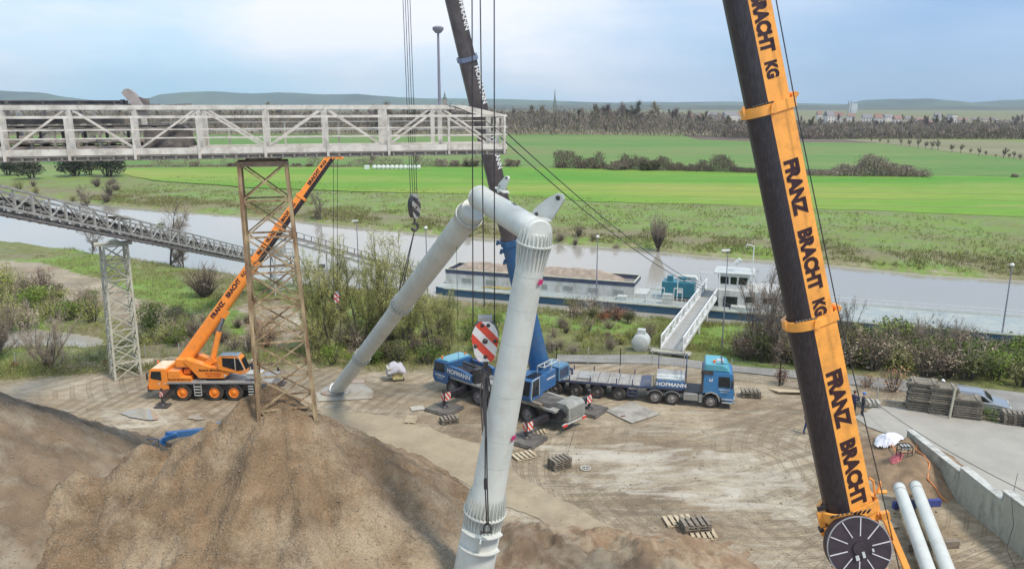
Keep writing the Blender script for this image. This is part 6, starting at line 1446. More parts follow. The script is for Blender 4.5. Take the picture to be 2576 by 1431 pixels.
class Veg:
    def __init__(s, seed): s.r = random.Random(seed); s.wv = []; s.wf = []; s.tv = []; s.tf = []; s.lv = []; s.lf = []
    def limb(s, p, q, r0, r1):
        a = (q-p).normalized(); x = a.orthogonal().normalized(); y = a.cross(x); o = len(s.wv); n = 5 if r0 > .05 else 3
        for c, r_ in ((p, r0), (q, r1)):
            for i in range(n): an = 2*PI*i/n; s.wv.append(c+x*math.cos(an)*r_+y*math.sin(an)*r_)
        for i in range(n): j = (i+1) % n; s.wf.append((o+i, o+j, o+n+j)); s.wf.append((o+i, o+n+j, o+n+i))
    def twig(s, p, q, w):
        a = q-p; x = a.cross(rdir(s.r)); 
        if x.length < 1e-5: return
        x.normalize(); o = len(s.tv); s.tv += [p+x*w, p-x*w, q]; s.tf.append((o, o+1, o+2))
    def leaf(s, p, sz):
        x = rdir(s.r)*sz; y = x.cross(rdir(s.r)).normalized()*sz*s.r.uniform(.5, 1); o = len(s.lv); s.lv += [p-x, p+y, p+x]; s.lf.append((o, o+1, o+2))
    def grow(s, p, d, L, r, depth, P):
        n = 3; q = p
        for i in range(n):
            d = (d + rdir(s.r)*P['wob'] + Vector((0,0,P['up']))).normalized(); e = q+d*(L/n)
            r2 = r*(1-.28*(i+1)/n)
            if r > P['tw']: s.limb(q, e, r*(1-.28*i/n), r2)
            else: s.twig(q, e, r); 
            if depth > 0 and i >= P.get('first', 0):
                for _ in range(P['nb']):
                    if s.r.random() < P['pb']:
                        b = (d + rdir(s.r)*P['spr']).normalized(); b.z = abs(b.z)*.6+b.z*.4
                        s.grow(q.lerp(e, s.r.random()), b.normalized(), L*P['lr']*s.r.uniform(.7, 1.15), r2*.55, depth-1, P)
            elif depth == 0:
                for _ in range(P['nt']):
                    c = q.lerp(e, s.r.random()); t_ = (d+rdir(s.r)*.9).normalized()*P['tl']*s.r.uniform(.5, 1.3); s.twig(c, c+t_, P['twd'])
                    for _ in range(P['nl']): s.leaf(c+t_*s.r.random()+rdir(s.r)*P['tl']*.25, P['ls']*s.r.uniform(.6, 1.4))
            q = e
        if depth > 0: s.grow(q, d, L*P['lr'], r2*.8, depth-1, P)
    def build(s, name, loc, label, cat, group, bark, twigm, leafm=None, parts=('trunk', 'crown', 'leaves')):
        th = thing(name, loc, label, cat, group=group)
        def mk(nm, v, f, m):
            if not f: return
            me = fastmesh(nm, [tuple(q) for q in v], f, m); o = bpy.data.objects.new(nm, me); COL.objects.link(o); o.parent = th
        mk(parts[0], s.wv, s.wf, bark); mk(parts[1], s.tv, s.tf, twigm); mk(parts[2], s.lv, s.lf, leafm)
        return th
def scatter(px, n, seed, gap=0.0):
    r = random.Random(seed); us = [p[0] for p in px]; vs = [p[1] for p in px]; out = []; tries = 0
    while len(out) < n and tries < n*80:
        tries += 1; u = r.uniform(min(us), max(us)); v = r.uniform(min(vs), max(vs))
        if not inpoly(u, v, px): continue
        p = G(u, v, -.8)
        if gap and any((p.x-q.x)**2+(p.y-q.y)**2 < gap*gap for q in out): continue
        out.append(p)
    return [Vector((p.x, p.y, zland(p.x, p.y)-.05)) for p in out]
# ---- bush prototypes (unit about 1 m tall, scaled per copy)
def bush_proto(seed, leafm, nleaf, ls, label, twigm=TWIG, tall=1.0, wide=.62, stems=14, group='g'):
    V_ = Veg(seed); r = V_.r
    lumps = [(Vector((r.uniform(-.4,.4)*wide*1.3, r.uniform(-.4,.4)*wide*1.3, r.uniform(.25,.75)*tall)), r.uniform(.18,.36)) for _ in range(9)]
    for i in range(stems):
        a = r.uniform(0, 2*PI); k = r.uniform(.1, 1); e = Vector((math.cos(a)*wide*k, math.sin(a)*wide*k, tall*(1.08-.45*k*k)*r.uniform(.8,1.1)))
        p = Vector((math.cos(a)*.08, math.sin(a)*.08, 0)); m_ = p.lerp(e, .5)+Vector((0,0,.1)); V_.limb(p, m_, .014, .009); V_.twig(m_, e, .009)
        for _ in range(9): c = p.lerp(e, r.uniform(.35, 1)); V_.twig(c, c+(e-p)*.25*r.random()+rdir(r)*.16, .0055)
    for i in range(nleaf):
        c, R = r.choice(lumps); d = rdir(r)*R*(r.random()**.45)*Vector((1,1,1)).x; p = c+Vector((d.x*1.25, d.y*1.25, d.z))
        if p.z < .02: p.z = abs(p.z)+.02
        V_.leaf(p, ls*r.uniform(.5, 1.5))
    return V_, label, leafm, twigm
def place(protos, pts, s0, s1, seed, group, cat, label, name='bush', squash=(.75, 1.15)):
    """protos: list of Veg tuples; the first point of each gets the original, the rest linked copies"""
    r = random.Random(seed); made = {}
    for p in pts:
        k = r.randrange(len(protos)); V_, lb, lm, tm = protos[k]; sc_ = r.uniform(s0, s1); sx = sc_*r.uniform(.9, 1.35); S_ = (sx, sx, sc_*r.uniform(*squash)); rz = r.uniform(0, 6.28)
        key = id(V_)
        if key not in CACHE:
            o = V_.build(name, p, label, cat, group, BARK, tm, lm, ('stems', 'twigs', 'leaves')); o.rotation_euler = (0,0,rz); o.scale = S_; CACHE[key] = o
        else:
            o = copy_tree(CACHE[key], p, rz, label, group, S_); o['category'] = cat; o.name = name
CACHE = {}
bG = [bush_proto(21, LGRN, 900, .042, ''), bush_proto(22, LGRN, 800, .045, '')]
bD = [bush_proto(23, LDARK, 900, .040, ''), bush_proto(24, LDARK, 700, .045, '', stems=26)]
bR = [bush_proto(25, LDRY, 520, .036, '', stems=34), bush_proto(26, LDRY, 380, .034, '', stems=40)]
bY = [bush_proto(27, LYEL, 620, .036, '', TWIGY, stems=26), bush_proto(28, LYEL, 520, .036, '', TWIGY, stems=30)]
bX = [bush_proto(29, LRED, 420, .040, '', stems=24)]
bO = [bush_proto(30, LORG, 480, .038, '', stems=26)]
bB = [bush_proto(31, LDRY, 60, .03, '', stems=70), bush_proto(32, LDRY, 40, .03, '', stems=60)]
place(bR+bY+bD+bG, scatter([(40,705),(240,750),(262,800),(235,832),(60,832),(10,760)], 18, 1, 1.4), 2.0, 3.4, 1, 'brown bushes on the left bank', 'bush', 'brown leafless bush among others left of the pale tower')
place(bY, scatter([(-60,700),(55,712),(40,832),(-60,832)], 9, 2, 1.4), 2.4, 4.0, 2, 'yellow green willows at the left edge', 'bush', 'yellow green willow bush at the left edge of the photo')
place(bG+bY, scatter([(345,835),(460,805),(500,880),(350,890)], 9, 3, 1.5), 1.5, 2.6, 3, 'green bushes beside the pale tower', 'bush', 'fresh green bush right of the pale lattice tower')
place(bR+bB+bO[:0], scatter([(440,800),(640,800),(650,905),(430,905)], 20, 4, 1.4), 1.1, 2.2, 4, 'dry shrubs behind the orange crane', 'bush', 'dry brown shrub behind the compact orange crane')
place(bO, scatter([(610,815),(690,800),(690,885),(620,890)], 5, 5, 1.0), 1.2, 2.2, 5, 'pale orange shrubs behind the rusty tower', 'bush', 'pale orange autumn shrub behind the rusty tower')
place(bB, [Vector((p.x, p.y, zland(p.x, p.y))) for p in (G(515, 745, -1.2),)], 4.8, 5.0, 6, None, 'bush', 'large round leafless bush below the sloping gallery')
place(bD+bR+bY+bB, scatter([(790,860),(1110,820),(1115,925),(800,932)], 30, 7, 1.3), 1.2, 2.2, 7, 'scrub behind the far pipe leg', 'bush', 'dense dark scrub bush behind the foot of the far pipe leg')
place(bG, scatter([(800,900),(1110,895),(1115,938),(800,940)], 10, 70, 1.5), 1.2, 2.0, 70, 'green brambles along the yard edge', 'bush', 'green bramble at the yard edge behind the far pipe leg')
place(bY+bG, scatter([(1060,760),(1260,790),(1260,900),(1100,900)], 14, 8, 1.8), 1.0, 2.0, 8, 'low green shrubs behind the hook', 'bush', 'low yellow green shrub between the pipe legs')
place(bD+bR+bX, scatter([(1440,765),(1640,790),(1620,815),(1440,795)], 10, 9, 1.5), 1.4, 2.6, 9, 'dark shrubs beside the barge', 'bush', 'dark reddish shrub on the bank in front of the barge')
place(bY+bR+bB, scatter([(1370,800),(1650,830),(1640,895),(1380,905)], 20, 10, 1.6), .8, 1.5, 10, 'low dry shrubs behind the trailer', 'bush', 'low dry shrub in the grass behind the low loader')
RB = [(1850,905),(1900,880),(2040,858),(2200,872),(2420,880),(2560,905),(2750,925),(2800,1010),(2576,985),(2300,952),(2050,928),(1870,912)]
place(bD+bG+bR+bG+bY+bD, scatter(RB, 72, 12, 1.4), 2.1, 3.6, 12, 'thick hedge of bushes beyond the service road', 'bush', 'dark green and brown bush in the thick hedge beyond the service road')
place(bX, scatter(RB, 9, 13, 2.5), 1.6, 2.6, 13, 'red leaved bushes in the right hedge', 'bush', 'rust red bush in the hedge beyond the service road')
place(bY, scatter([(2180,870),(2560,900),(2400,930),(2150,900)], 10, 14, 2), 1.8, 2.6, 14, 'yellow green bushes in the right hedge', 'bush', 'yellow green bush in the hedge beyond the service road')
def one(protos, u, v, z, s_, label, seed): p = G(u, v, z); place(protos, [Vector((p.x, p.y, z))], s_, s_, seed, None, 'bush', label)
one(bO, 2245, 985, 0, 1.9, 'pale orange shrub at the fence right of the giant boom', 20)
one(bO, 2180, 975, 0, 1.4, 'smaller pale orange shrub beside the giant boom', 21)
one(bG, 2492, 1058, 0, 1.1, 'small green shrub in front of the silver car', 22)
one(bR, 2455, 1052, 0, .7, 'tiny dry shrub at the foot of the stacked mats', 23)
one(bX, 1965, 968, 0, 1.5, 'rust red shrub at the fence behind the blue tractor', 24)
for i, (u, v, h) in enumerate([(120,925,.9),(35,925,.8),(265,920,.7)]): one(bX, u, v, -.2, h, ['rust red shrub second from the left below the pond','leftmost rust red shrub below the pond','rust red shrub at the foot of the pale tower'][i], 30+i)
# ---- trees
def tree_proto(seed, h, P, stems=1, lean=.15, r0=.12):
    V_ = Veg(seed); 
    for i in range(stems):
        a = 2*PI*i/max(1, stems)+V_.r.uniform(-.4,.4); d = Vector((math.cos(a)*lean*(stems > 1), math.sin(a)*lean*(stems > 1), 1)).normalized()
        V_.grow(Vector((math.cos(a)*.15*(stems > 1), math.sin(a)*.15*(stems > 1), -.1)), d, h*P['l0'], r0, P['dep'], P)
    zs = max([q.z for q in V_.tv]+[1]); k = h/zs
    for L_ in (V_.wv, V_.tv, V_.lv):
        for i, q in enumerate(L_): L_[i] = q*k
    return V_
PM = dict(wob=.16, up=.06, tw=.012, nb=2, pb=.75, spr=.75, lr=.62, nt=5, tl=.5, twd=.015, nl=0, ls=.05, l0=.38, dep=3)
PMl = dict(PM, nl=2, ls=.052, nt=4, pb=.52, spr=.6, up=.11); PMs = dict(PM, spr=.6, up=.12, l0=.42, dep=3, nt=3, pb=.55)
mt = [tree_proto(41, 10.5, PMl, 4, .24, .07), tree_proto(42, 9, PMl, 3, .26, .065), tree_proto(43, 9.5, dict(PMs), 5, .32, .065), tree_proto(44, 9, PM, 1, .1, .12), tree_proto(45, 7, PMs, 7, .45, .05)]
def tree_at(V_, key, u, v, z, h, label, name='bare_tree', group=None, lm=LYEL, tm=TWIG, rz=0.0, Y=None):
    p = G(u, v, z) if Y is None else PY(u, v, Y); loc = Vector((p.x, p.y, zland(p.x, p.y)-.05)); zt = max(q.z for q in V_.tv); s_ = h/zt
    if key not in TC: TC[key] = V_.build(name, loc, label, 'tree', group, BARK, tm, lm, ('trunk', 'crown', 'leaves')); o = TC[key]
    else: o = copy_tree(TC[key], loc, rz, label, group); 
    o.rotation_euler = (0,0,rz); o.scale = (s_, s_, s_)
    if group is None and 'group' in o: del o['group']
    return o
TC = {}
tree_at(mt[0], 'a', 838, 893, -.6, 11.6, 'tall many stemmed tree with sparse yellow leaves left of the far pipe leg', tm=TWIGY, rz=.2)
tree_at(mt[1], 'b', 905, 880, -.8, 9.6, 'many stemmed tree right behind the small hook block', tm=TWIGY)
tree_at(mt[0], 'a', 975, 872, -.8, 11.8, 'tall bushy tree crossed by the far pipe leg', rz=2.1)
tree_at(mt[1], 'b', 1025, 885, -.7, 9.2, 'shorter leafy tree behind the middle of the far pipe leg', rz=1.2)
tree_at(mt[1], 'b', 930, 830, -1.2, 8.5, 'many stemmed tree furthest back behind the far pipe leg', rz=4.0)
tree_at(mt[0], 'a', 790, 902, -.5, 8.8, 'leafy many stemmed tree just right of the rusty tower', rz=3.3)
tree_at(mt[1], 'b', 1085, 885, -.7, 7.2, 'low leafy tree right of the collar of the far pipe leg', rz=5.2)
tree_at(mt[0], 'a', 1130, 890, -.7, 6.0, 'smallest leafy tree behind the blue crane cab', rz=.7)
tree_at(mt[2], 'c', 1942, 905, -.3, 11.0, 'bare tree with many thin stems left of the giant boom')
tree_at(mt[2], 'c', 1905, 893, -.5, 7.6, 'slimmer bare tree beside the end of the gangway', rz=2)
tree_at(mt[2], 'c', 2110, 905, -.5, 6.8, 'bare tree close to the right side of the giant boom', rz=4)
tree_at(mt[4], 'e', 2350, 905, -.6, 4.8, 'small bare tree rising from the right hedge', rz=1)
tree_at(mt[4], 'e', 2262, 900, -.8, 4.2, 'thin bare sapling in the right hedge nearest the orange collar', rz=2.4)
tree_at(mt[4], 'e', 120, 930, -.2, 5.8, 'bare fan shaped tree standing before the pond')
tree_at(mt[4], 'e', -12, 905, -.6, 6.0, 'bare tree cut by the left edge of the photo', rz=.6)
tree_at(mt[3], 'd', 429, 668, -1.9, 10.5, 'bare bank tree with a round mistletoe ball', rz=.5)
tree_at(mt[3], 'd', 462, 674, -1.9, 7.6, 'slender bare tree right of the mistletoe tree', rz=2.8)
tree_at(mt[3], 'd', 233, 642, -1.9, 6.2, 'bare tree hidden behind the sloping gallery above the pale tower', rz=1.9)
tree_at(mt[3], 'd', 222, 505, -1.2, 7.5, 'bare tree on the far bank above the sloping gallery', rz=4)
p = G(429, 668, -1.9); b = Veg(77)
for i in range(500): b.leaf(Vector((p.x-.9, p.y, zland(p.x, p.y)+5.9))+rdir(b.r)*.62*b.r.random()**.33, .10)
me = fastmesh('mistletoe', [tuple(q-Vector((p.x-.9, p.y, 4))) for q in b.lv], b.lf, LGRN); o = bpy.data.objects.new('mistletoe', me); COL.objects.link(o); o.location = (p.x-.9, p.y, 4); tag(o, 'round green mistletoe ball in the bare bank tree', 'mistletoe')
# far bank
pol_ = Veg(51); r = pol_.r
pol_.limb(Vector((0,0,-.2)), Vector((.1,0,1.4)), .35, .30)
for i in range(170):
    a = r.uniform(0, 2*PI); k = r.uniform(.1, 1)**.7; d = Vector((math.cos(a)*.42*k, math.sin(a)*.42*k, 1)).normalized(); L = r.uniform(4.5, 7.4)*(1-.15*k); p = Vector((math.cos(a)*.3, math.sin(a)*.3, 1.3)); m_ = p+d*L*.5; d2 = (d*.6+Vector((0,0,.55))).normalized(); e = m_+d2*L*.5
    pol_.limb(p, m_, .035, .02); pol_.twig(m_, e, .03)
    for _ in range(10): c = p.lerp(m_, r.random()) if r.random() < .4 else m_.lerp(e, r.random()); pol_.twig(c, c+(d2+rdir(r)*.5)*r.uniform(.3, .9), .024)
tree_at(pol_, 'pol', 1655, 626, -2.0, 8.3, 'tall pollard willow with upright twigs at the far water edge', name='pollard_willow')
tree_at(mt[3], 'd', 808, 548, -1.6, 7.0, 'thin bare tree on the far bank right of the rusty tower', rz=3)
tree_at(mt[3], 'd', 930, 415, -1, 11.0, 'bare spreading tree behind the row of white bales', rz=1.1)
tree_at(mt[2], 'c', 1045, 415, -1, 9.5, 'dense bare tree behind the right end of the white bales', rz=1.1)
# hedges far away
hb_ = [tree_proto(61, 1.0, dict(PM, nt=7, tl=.14, twd=.006, tw=.004, l0=.30, dep=2, nl=1, ls=.022), 7, .55, .012), tree_proto(62, 1.0, dict(PM, nt=8, tl=.12, twd=.007, tw=.004, l0=.30, dep=2, nl=1, ls=.024), 9, .75, .011)]
hb = [(v_, '', LDRY, TWIG) for v_ in hb_]; hbg = [(tree_proto(63, 1.0, dict(PM, nt=8, tl=.13, twd=.007, tw=.004, l0=.30, dep=2, nl=2, ls=.026), 9, .7, .011), '', LDARK, TWIG)]
def hedge(us, vfn, hfn, seed, group, label, protos):
    r = random.Random(seed); pts = []
    for u in us:
        v = vfn(u)+r.uniform(-1.0, .6); p = G(u+r.uniform(-5,5), v, -1); pts.append((Vector((p.x, p.y, -1.05)), hfn(r, u)*p.y/FPX))
    for p, h in pts: place(protos, [p], h, h*1.05, int(p.x*13) & 1023, group, 'bush', label, squash=(.95, 1.1))
def vh(u): return 419+ (0 if u < 1290 else (u-1290)*.0245)
for i, (u, h, pr, lb) in enumerate([(490,26,hb,'upright bare bush on the field boundary left of the rusty tower'),(585,20,hb,'rounded bare bush on the field boundary just left of the rusty tower'),(745,22,hb,'bare bush on the field boundary behind the tip of the orange crane'),(780,18,hb,'smaller bare bush on the field boundary right of the orange crane tip'),
        (1110,34,hb,'bushy bare shrub on the boundary right of the white bales'),(1145,30,hb,'second bare shrub right of the white bales'),(1185,34,hbg,'dark dense shrub left of the blue crane boom'),(1288,38,hb,'bare shrub on the boundary right of the blue crane boom'),(1415,30,hb,'thin bush on the boundary above the right pipe lug'),
        (1462,26,hb,'low spreading bush right of the thin boundary bush'),(1500,24,hb,'small bush left of the largest round boundary bush')]): one(pr, u, vh(u), -1, h*300/FPX, lb, 300+i)
one(hb, 1556, 427, -1, 7.6, 'largest round leafless bush on the field boundary', 74); one(hbg, 1634, 429, -1, 6.2, 'dark round bush next to the largest bush on the field boundary', 75)
one(hb, 2552, 446, -1, 2.0, 'lone low bush at the right end of the field boundary', 76)
ev = [bush_proto(33, DENSE, 1500, .05, '', tall=1.0, wide=.55)]
for u, v, h, lb in [(190,442,9.5,'big grey green bush left of the round one under the gallery'),(272,444,9.5,'big round grey green bush under the gallery near the bright field'),(20,440,6.5,'grey green bush under the gallery at the left edge'),(80,448,7.5,'second grey green bush from the left under the gallery'),(225,440,7,'grey green bush between two bigger ones under the gallery')]:
    one(ev, u, v, -1, h, lb, int(h*10)+u)
place(bY+bB, scatter([(-40,455),(290,458),(300,500),(160,492),(-40,480)], 14, 78, 4), 1.5, 3.2, 78, 'scrub on the far bank above the sloping gallery', 'bush', 'dry yellow scrub bush on the far bank above the sloping gallery')
place(bR+bD+bB, scatter([(930,560),(1180,568),(1180,588),(930,572)], 10, 79, 2.5), 1.2, 2.2, 79, 'dark scrub at the far water edge', 'bush', 'dark scrub bush at the far water edge behind the hook')
place(bR+bB, scatter([(1400,578),(1560,590),(1560,618),(1400,604)], 8, 80, 2.5), 1.2, 2.2, 80, 'brown scrub at the far water edge', 'bush', 'brown scrub bush at the far water edge above the loaded barge')
# young trees on the stubble edge
yt = tree_proto(65, 5, dict(PM, nt=6, tl=.5, twd=.05, l0=.36, dep=2, first=1, tw=.03, nl=1, ls=.10), 1, .1, .12)
for i, (x, y, hh) in enumerate([(1040,715,14),(1120,725,18),(1205,738,18),(1340,752,28),(1425,762,28),(1505,776,38),(1580,780,28),(1648,793,34),(1712,797,40),(1850,818,30),(1935,826,34),(2030,832,20),(2122,856,32),(2195,858,22),(2290,872,14),(2365,882,42),(2420,880,20),(2475,886,30),(2540,900,26)]):
    p = G(1932+x/4, 178.9+y/4, -1); tree_at(yt, 'yt', 1932+x/4, 178.9+y/4, -1, hh*.70*p.y/FPX, 'small dark young tree in the row along the stubble field', name='young_tree', group='young trees along the stubble field', lm=LDARK, rz=i*1.3)
# far wood: individual trees in depth plus one mass of undergrowth
PF = dict(wob=.14, up=.10, tw=.10, nb=2, pb=.75, spr=.62, lr=.62, nt=5, tl=1.9, twd=.07, nl=0, ls=.3, l0=.34, dep=3)
ft = [(tree_proto(81, 20, PF, 1, .1, .42), FTWIG), (tree_proto(82, 20, dict(PF, spr=.5, up=.16), 1, .1, .40), FTWIG), (tree_proto(83, 20, dict(PF, spr=.7, nt=8), 1, .1, .42), FTWG), (tree_proto(84, 20, dict(PF, nl=1, ls=.4), 1, .1, .40), FTWG)]
def far_tree(u, v, h, i, Y=None):
    k = i % 4; V_, tm = ft[k]; p = G(u, v, -1.0) if Y is None else PY(u, v, Y); p = Vector((p.x, p.y, -1.1)); s_ = h/20
    key = 'ft%d' % k; lb = 'bare tall tree in the long wood beyond the fields'
    if key not in TC: TC[key] = V_.build('wood_tree', p, lb, 'tree', 'bare trees of the far wood', BARK, tm, LDRY, ('trunk', 'crown', 'leaves')); o = TC[key]
    else: o = copy_tree(TC[key], p, i*1.7)
    o.scale = (s_*1.15, s_*1.15, s_)
r = random.Random(5); cnt = 0
for i in range(45):
    far_tree(r.uniform(1680, 2620), 335, r.uniform(8, 13.5), cnt, r.uniform(740, 1000)); cnt += 1
tops = [(1265,288),(1290,276),(1340,270),(1355,272),(1395,300),(1425,286),(1455,280),(1490,270),(1520,268),(1560,262),(1600,258),(1640,264),(1690,278),(1730,282),(1770,286),(1830,300),(1860,304),(1900,312),(2040,300),(2100,314),(2200,312),(2330,300),(2350,296),(2450,310),(2550,312),(1080,268),(1040,268),(985,264),(945,268),(1135,266),(1165,268),(690,264),(700,268),(600,280),(400,285),(200,290),(50,290),(-40,290)]
for i, (u, vt) in enumerate(tops):          # the tall ones that make the skyline
    Y = r.uniform(640, 760); far_tree(u, 335, PY(u, vt-12, Y).z+1, i, Y); cnt += 1
for i in range(190):
    u = r.uniform(-60, 2640); Y = 625+r.random()**1.4*420; 
    base = 21 if u < 1700 else 8.5
    far_tree(u, 335, base*r.uniform(.60, 1.0), cnt, Y if u < 1750 else 545+(Y-625)*.55); cnt += 1
GRX = veg_mat('weed_green', [(.06,.09,.02),(.13,.17,.04),(.22,.25,.08)])
def mass(name, label, gen, n, ls, mats_, seed):
    r = np.random.default_rng(seed); P = gen(r, n); d = r.normal(size=(n, 3)); d /= np.linalg.norm(d, axis=1)[:, None]; e = r.normal(size=(n, 3)); d[:, 2] += 1.6*np.sign(d[:, 2]); d /= np.linalg.norm(d, axis=1)[:, None]; e = np.cross(d, e); e /= np.linalg.norm(e, axis=1)[:, None]
    s_ = (ls*r.uniform(.5, 1.5, n))[:, None]; A = P-d*s_; B = P+d*s_; C = P+e*s_*.45
    V_ = np.stack([A, B, C], 1).reshape(-1, 3); F_ = np.arange(3*n).reshape(-1, 3); c0 = V_.mean(0)*np.array([1,1,0]); me = fastmesh(name, V_-c0, F_, mats_[0])
    for m in mats_[1:]: me.materials.append(m)
    if len(mats_) > 1: me.polygons.foreach_set('material_index', (r.integers(0, len(mats_), n)).astype(np.int32))
    o = bpy.data.objects.new(name, me); COL.objects.link(o); o.location = c0; return tag(o, label, kind='stuff')
def wood_gen(r, n):
    Y = 600+r.random(n)**1.6*700; sx_ = r.uniform(-1, 1, n)*.72
    right = np.clip((sx_-.12)*4, 0, 1); Y = Y-right*70; Y = np.where(right > .6, 530+(Y-530)*.42, Y); X_ = sx_*Y
    lump = np.array([noise.noise(Vector((x*.02, y*.02, 1.0))) for x, y in zip(X_, Y)])
    H = (14-8.5*right)*(1+.7*lump); Z = -1+H*r.random(n)**.8; return np.stack([X_, Y, Z], 1)
mass('undergrowth', 'brown and olive undergrowth filling the far wood', wood_gen, 150000, 1.2, [FTWIG, FTWG, FTWIG, FTWG, FTWIG, TWIG], 3)
def row_gen(u0, u1, vfn, hp, gaps=0.0):
    def g(r, n):
        u = r.uniform(u0, u1, n); P = np.array([tuple(G(a, vfn(a), -1)) for a in u])
        lump = np.array([noise.noise(Vector((x*.11, 3.1, .5)))+.6*noise.noise(Vector((x*.5, 1.1, .5))) for x in P[:, 0]])
        H = hp*P[:, 1]/FPX*np.clip(.80+1.7*lump, .33, 1.6); 
        if gaps: H = np.where(lump < gaps, H*.25, H)
        Z = -1+H*r.random(n)**.8; P[:, 1] += r.normal(size=n)*2.2; P[:, 0] += r.normal(size=n)*.6; P[:, 2] = Z; return P
    return g
mass('hedge', 'low gappy hedge along the field boundary under the gallery', row_gen(312, 1300, vh, 15, -.05), 14000, .30, [TWIG, LDRY, FTWIG, LDARK], 21)
mass('hedge', 'leafless hedge along the field boundary between pipe frame and giant boom', row_gen(1395, 1925, vh, 26), 26000, .32, [TWIG, LDRY, FTWIG, FTWG], 22)
mass('hedge', 'tall bushy hedge in the field right of the giant boom', row_gen(2012, 2325, lambda u: 440+(u-2012)*.012, 34), 30000, .32, [TWIG, LDRY, FTWG, FTWIG], 23)
def weed_gen(r, n):
    u = r.uniform(-20, 430, n); v = 938-u*.03+r.normal(size=n)*6; P = np.array([tuple(G(a, b_, 0)) for a, b_ in zip(u, v)]); P[:, 2] = .75*r.random(n)**1.3*(.5+.5*np.sin(P[:, 0]*1.3)**2); return P
mass('weeds', 'low weeds along the left edge of the yard', weed_gen, 9000, .07, [LGRN, GRX, LDRY, LYEL], 24)
# grass and reeds on the banks
GR = veg_mat('rough_grass', [(.10,.13,.03),(.20,.22,.06),(.32,.31,.13)], scale=.6); GD = veg_mat('dry_grass', [(.17,.14,.08),(.30,.26,.16),(.44,.40,.28)], scale=.6)
def tufts(name, label, pts, h0, h1, w, nb, mats_, seed):
    r = np.random.default_rng(seed); n = len(pts)*nb; P = np.repeat(np.array(pts), nb, 0); P[:, :2] += r.normal(size=(n, 2))*.14
    H = r.uniform(h0, h1, n); a = r.uniform(0, 6.283, n); wv = np.stack([np.cos(a)*w, np.sin(a)*w, np.zeros(n)], 1); lean = r.normal(size=(n, 2))*.28*H[:, None]
    T_ = P+np.concatenate([lean, H[:, None]], 1); V_ = np.stack([P-wv, P+wv, T_], 1).reshape(-1, 3); F_ = np.arange(3*n).reshape(-1, 3); c0 = V_.mean(0)*np.array([1,1,0])
    me = fastmesh(name, V_-c0, F_, mats_[0])
    for m in mats_[1:]: me.materials.append(m)
    me.polygons.foreach_set('material_index', (r.integers(0, len(mats_), n)).astype(np.int32))
    o = bpy.data.objects.new(name, me); COL.objects.link(o); o.location = c0; return tag(o, label, kind='stuff')
r = random.Random(91); pts = []; 
while len(pts) < 26000:
    x = r.uniform(-75, 62); e = interp(EDGE, x); bn = interp(BNEAR, x); y = r.uniform(e+.6, bn-.6)
    if inpoly(x, y, SAND) or inpoly(x, y, POND) or inpoly(x, y, TRACK) or (inpoly(x, y, SAND2) and r.random() < .8): continue
    if x > 3 and y < e+6.5 and (x > 9 or y < e+2.5): 
        if r.random() < .93: continue
    if fbm(x, y, .22) + r.random()*.5 < .02: continue
    pts.append((x, y, zland(x, y)-.02))
tufts('rough_grass', 'rough tufted grass between the yard and the river', pts, .18, .62, .022, 5, [GR, GR, GD, LYEL], 4)
pts = []
while len(pts) < 15000:
    x = r.uniform(-110, 90); bf = interp(BFAR, x); t_ = abs(r.gauss(0, 1))*11 if r.random() < .65 else r.uniform(0, 60); y = bf+1.5+t_
    if fbm(x, y, .12)+r.random()*.4 < .05: continue
    pts.append((x, y, zland(x, y)-.02))
tufts('reeds', 'dry reeds and tussocks on the far bank of the river', pts, .2, .65, .045, 4, [GD, GR, LYEL], 5)
# ================================================================ SMALL THINGS
# ---- gangway
ga, gb_ = G(1690, 884, 0), PY(1797, 739, 96.0); gb_.z = WZ+DK+.5; gw_ = thing('gangway', ga, 'long white railed gangway bridging from the road to the barge', 'gangway')
a = (gb_-ga).normalized(); n_ = Vector((a.y, -a.x, 0)).normalized(); L = (gb_-ga).length; up = Vector((0,0,1)); hw = 1.0; ga = ga+Vector((0,0,.15))
gm = mat('grey_gangway_deck', (.30,.30,.285), .8, var=.1, scale=.5, dirt=(.38,.37,.34), damt=.6)
b = MB(); b.beam(ga, ga+a*L, hw*2, .08); b.make('walkway', gm, gw_, world=True)
for s_ in (-1, 1):
    b = MB(); b.beam(ga+n_*s_*hw+up*1.25, ga+a*L+n_*s_*hw+up*1.25, .14, .14); b.beam(ga+n_*s_*hw+up*.12, ga+a*L+n_*s_*hw+up*.12, .12, .35)
    k = 0.0; i = 0
    while k < L:
        b.beam(ga+a*k+n_*s_*hw, ga+a*k+n_*s_*hw+up*1.2, .08); 
        if k+1.9 < L: b.beam(ga+a*(k if i % 2 else k+1.9)+n_*s_*hw+up*.15, ga+a*(k+1.9 if i % 2 else k)+n_*s_*hw+up*1.2, .06)
        k += 1.9; i += 1
    for z in (.55, .9): b.beam(ga+n_*s_*hw+up*z, ga+a*L+n_*s_*hw+up*z, .04)
    b.make('railing', WHITE, gw_, world=True)
b = MB(); 
for s_ in (-1, 1):
    for k in (.36, .56): p = ga+a*L*k+n_*s_*hw*.9; b.beam(p, Vector((p.x, p.y, zland(p.x, p.y)-.3)), .16)
for k in (.36, .56):
    p = ga+a*L*k; 
    for z in (-.5, -1.0): b.beam(p-n_*hw*.9+up*z, p+n_*hw*.9+up*z, .09)
b.make('trestle', WHITE, gw_, world=True)
b = MB(); p = ga+a*L*.80
for s_ in (-1, 1):
    q = p+n_*s_*1.2; b.beam(q+up*-.4, q+up*3.1, .12); b.beam(q+up*3.1, q+a*3+up*1.2, .08)
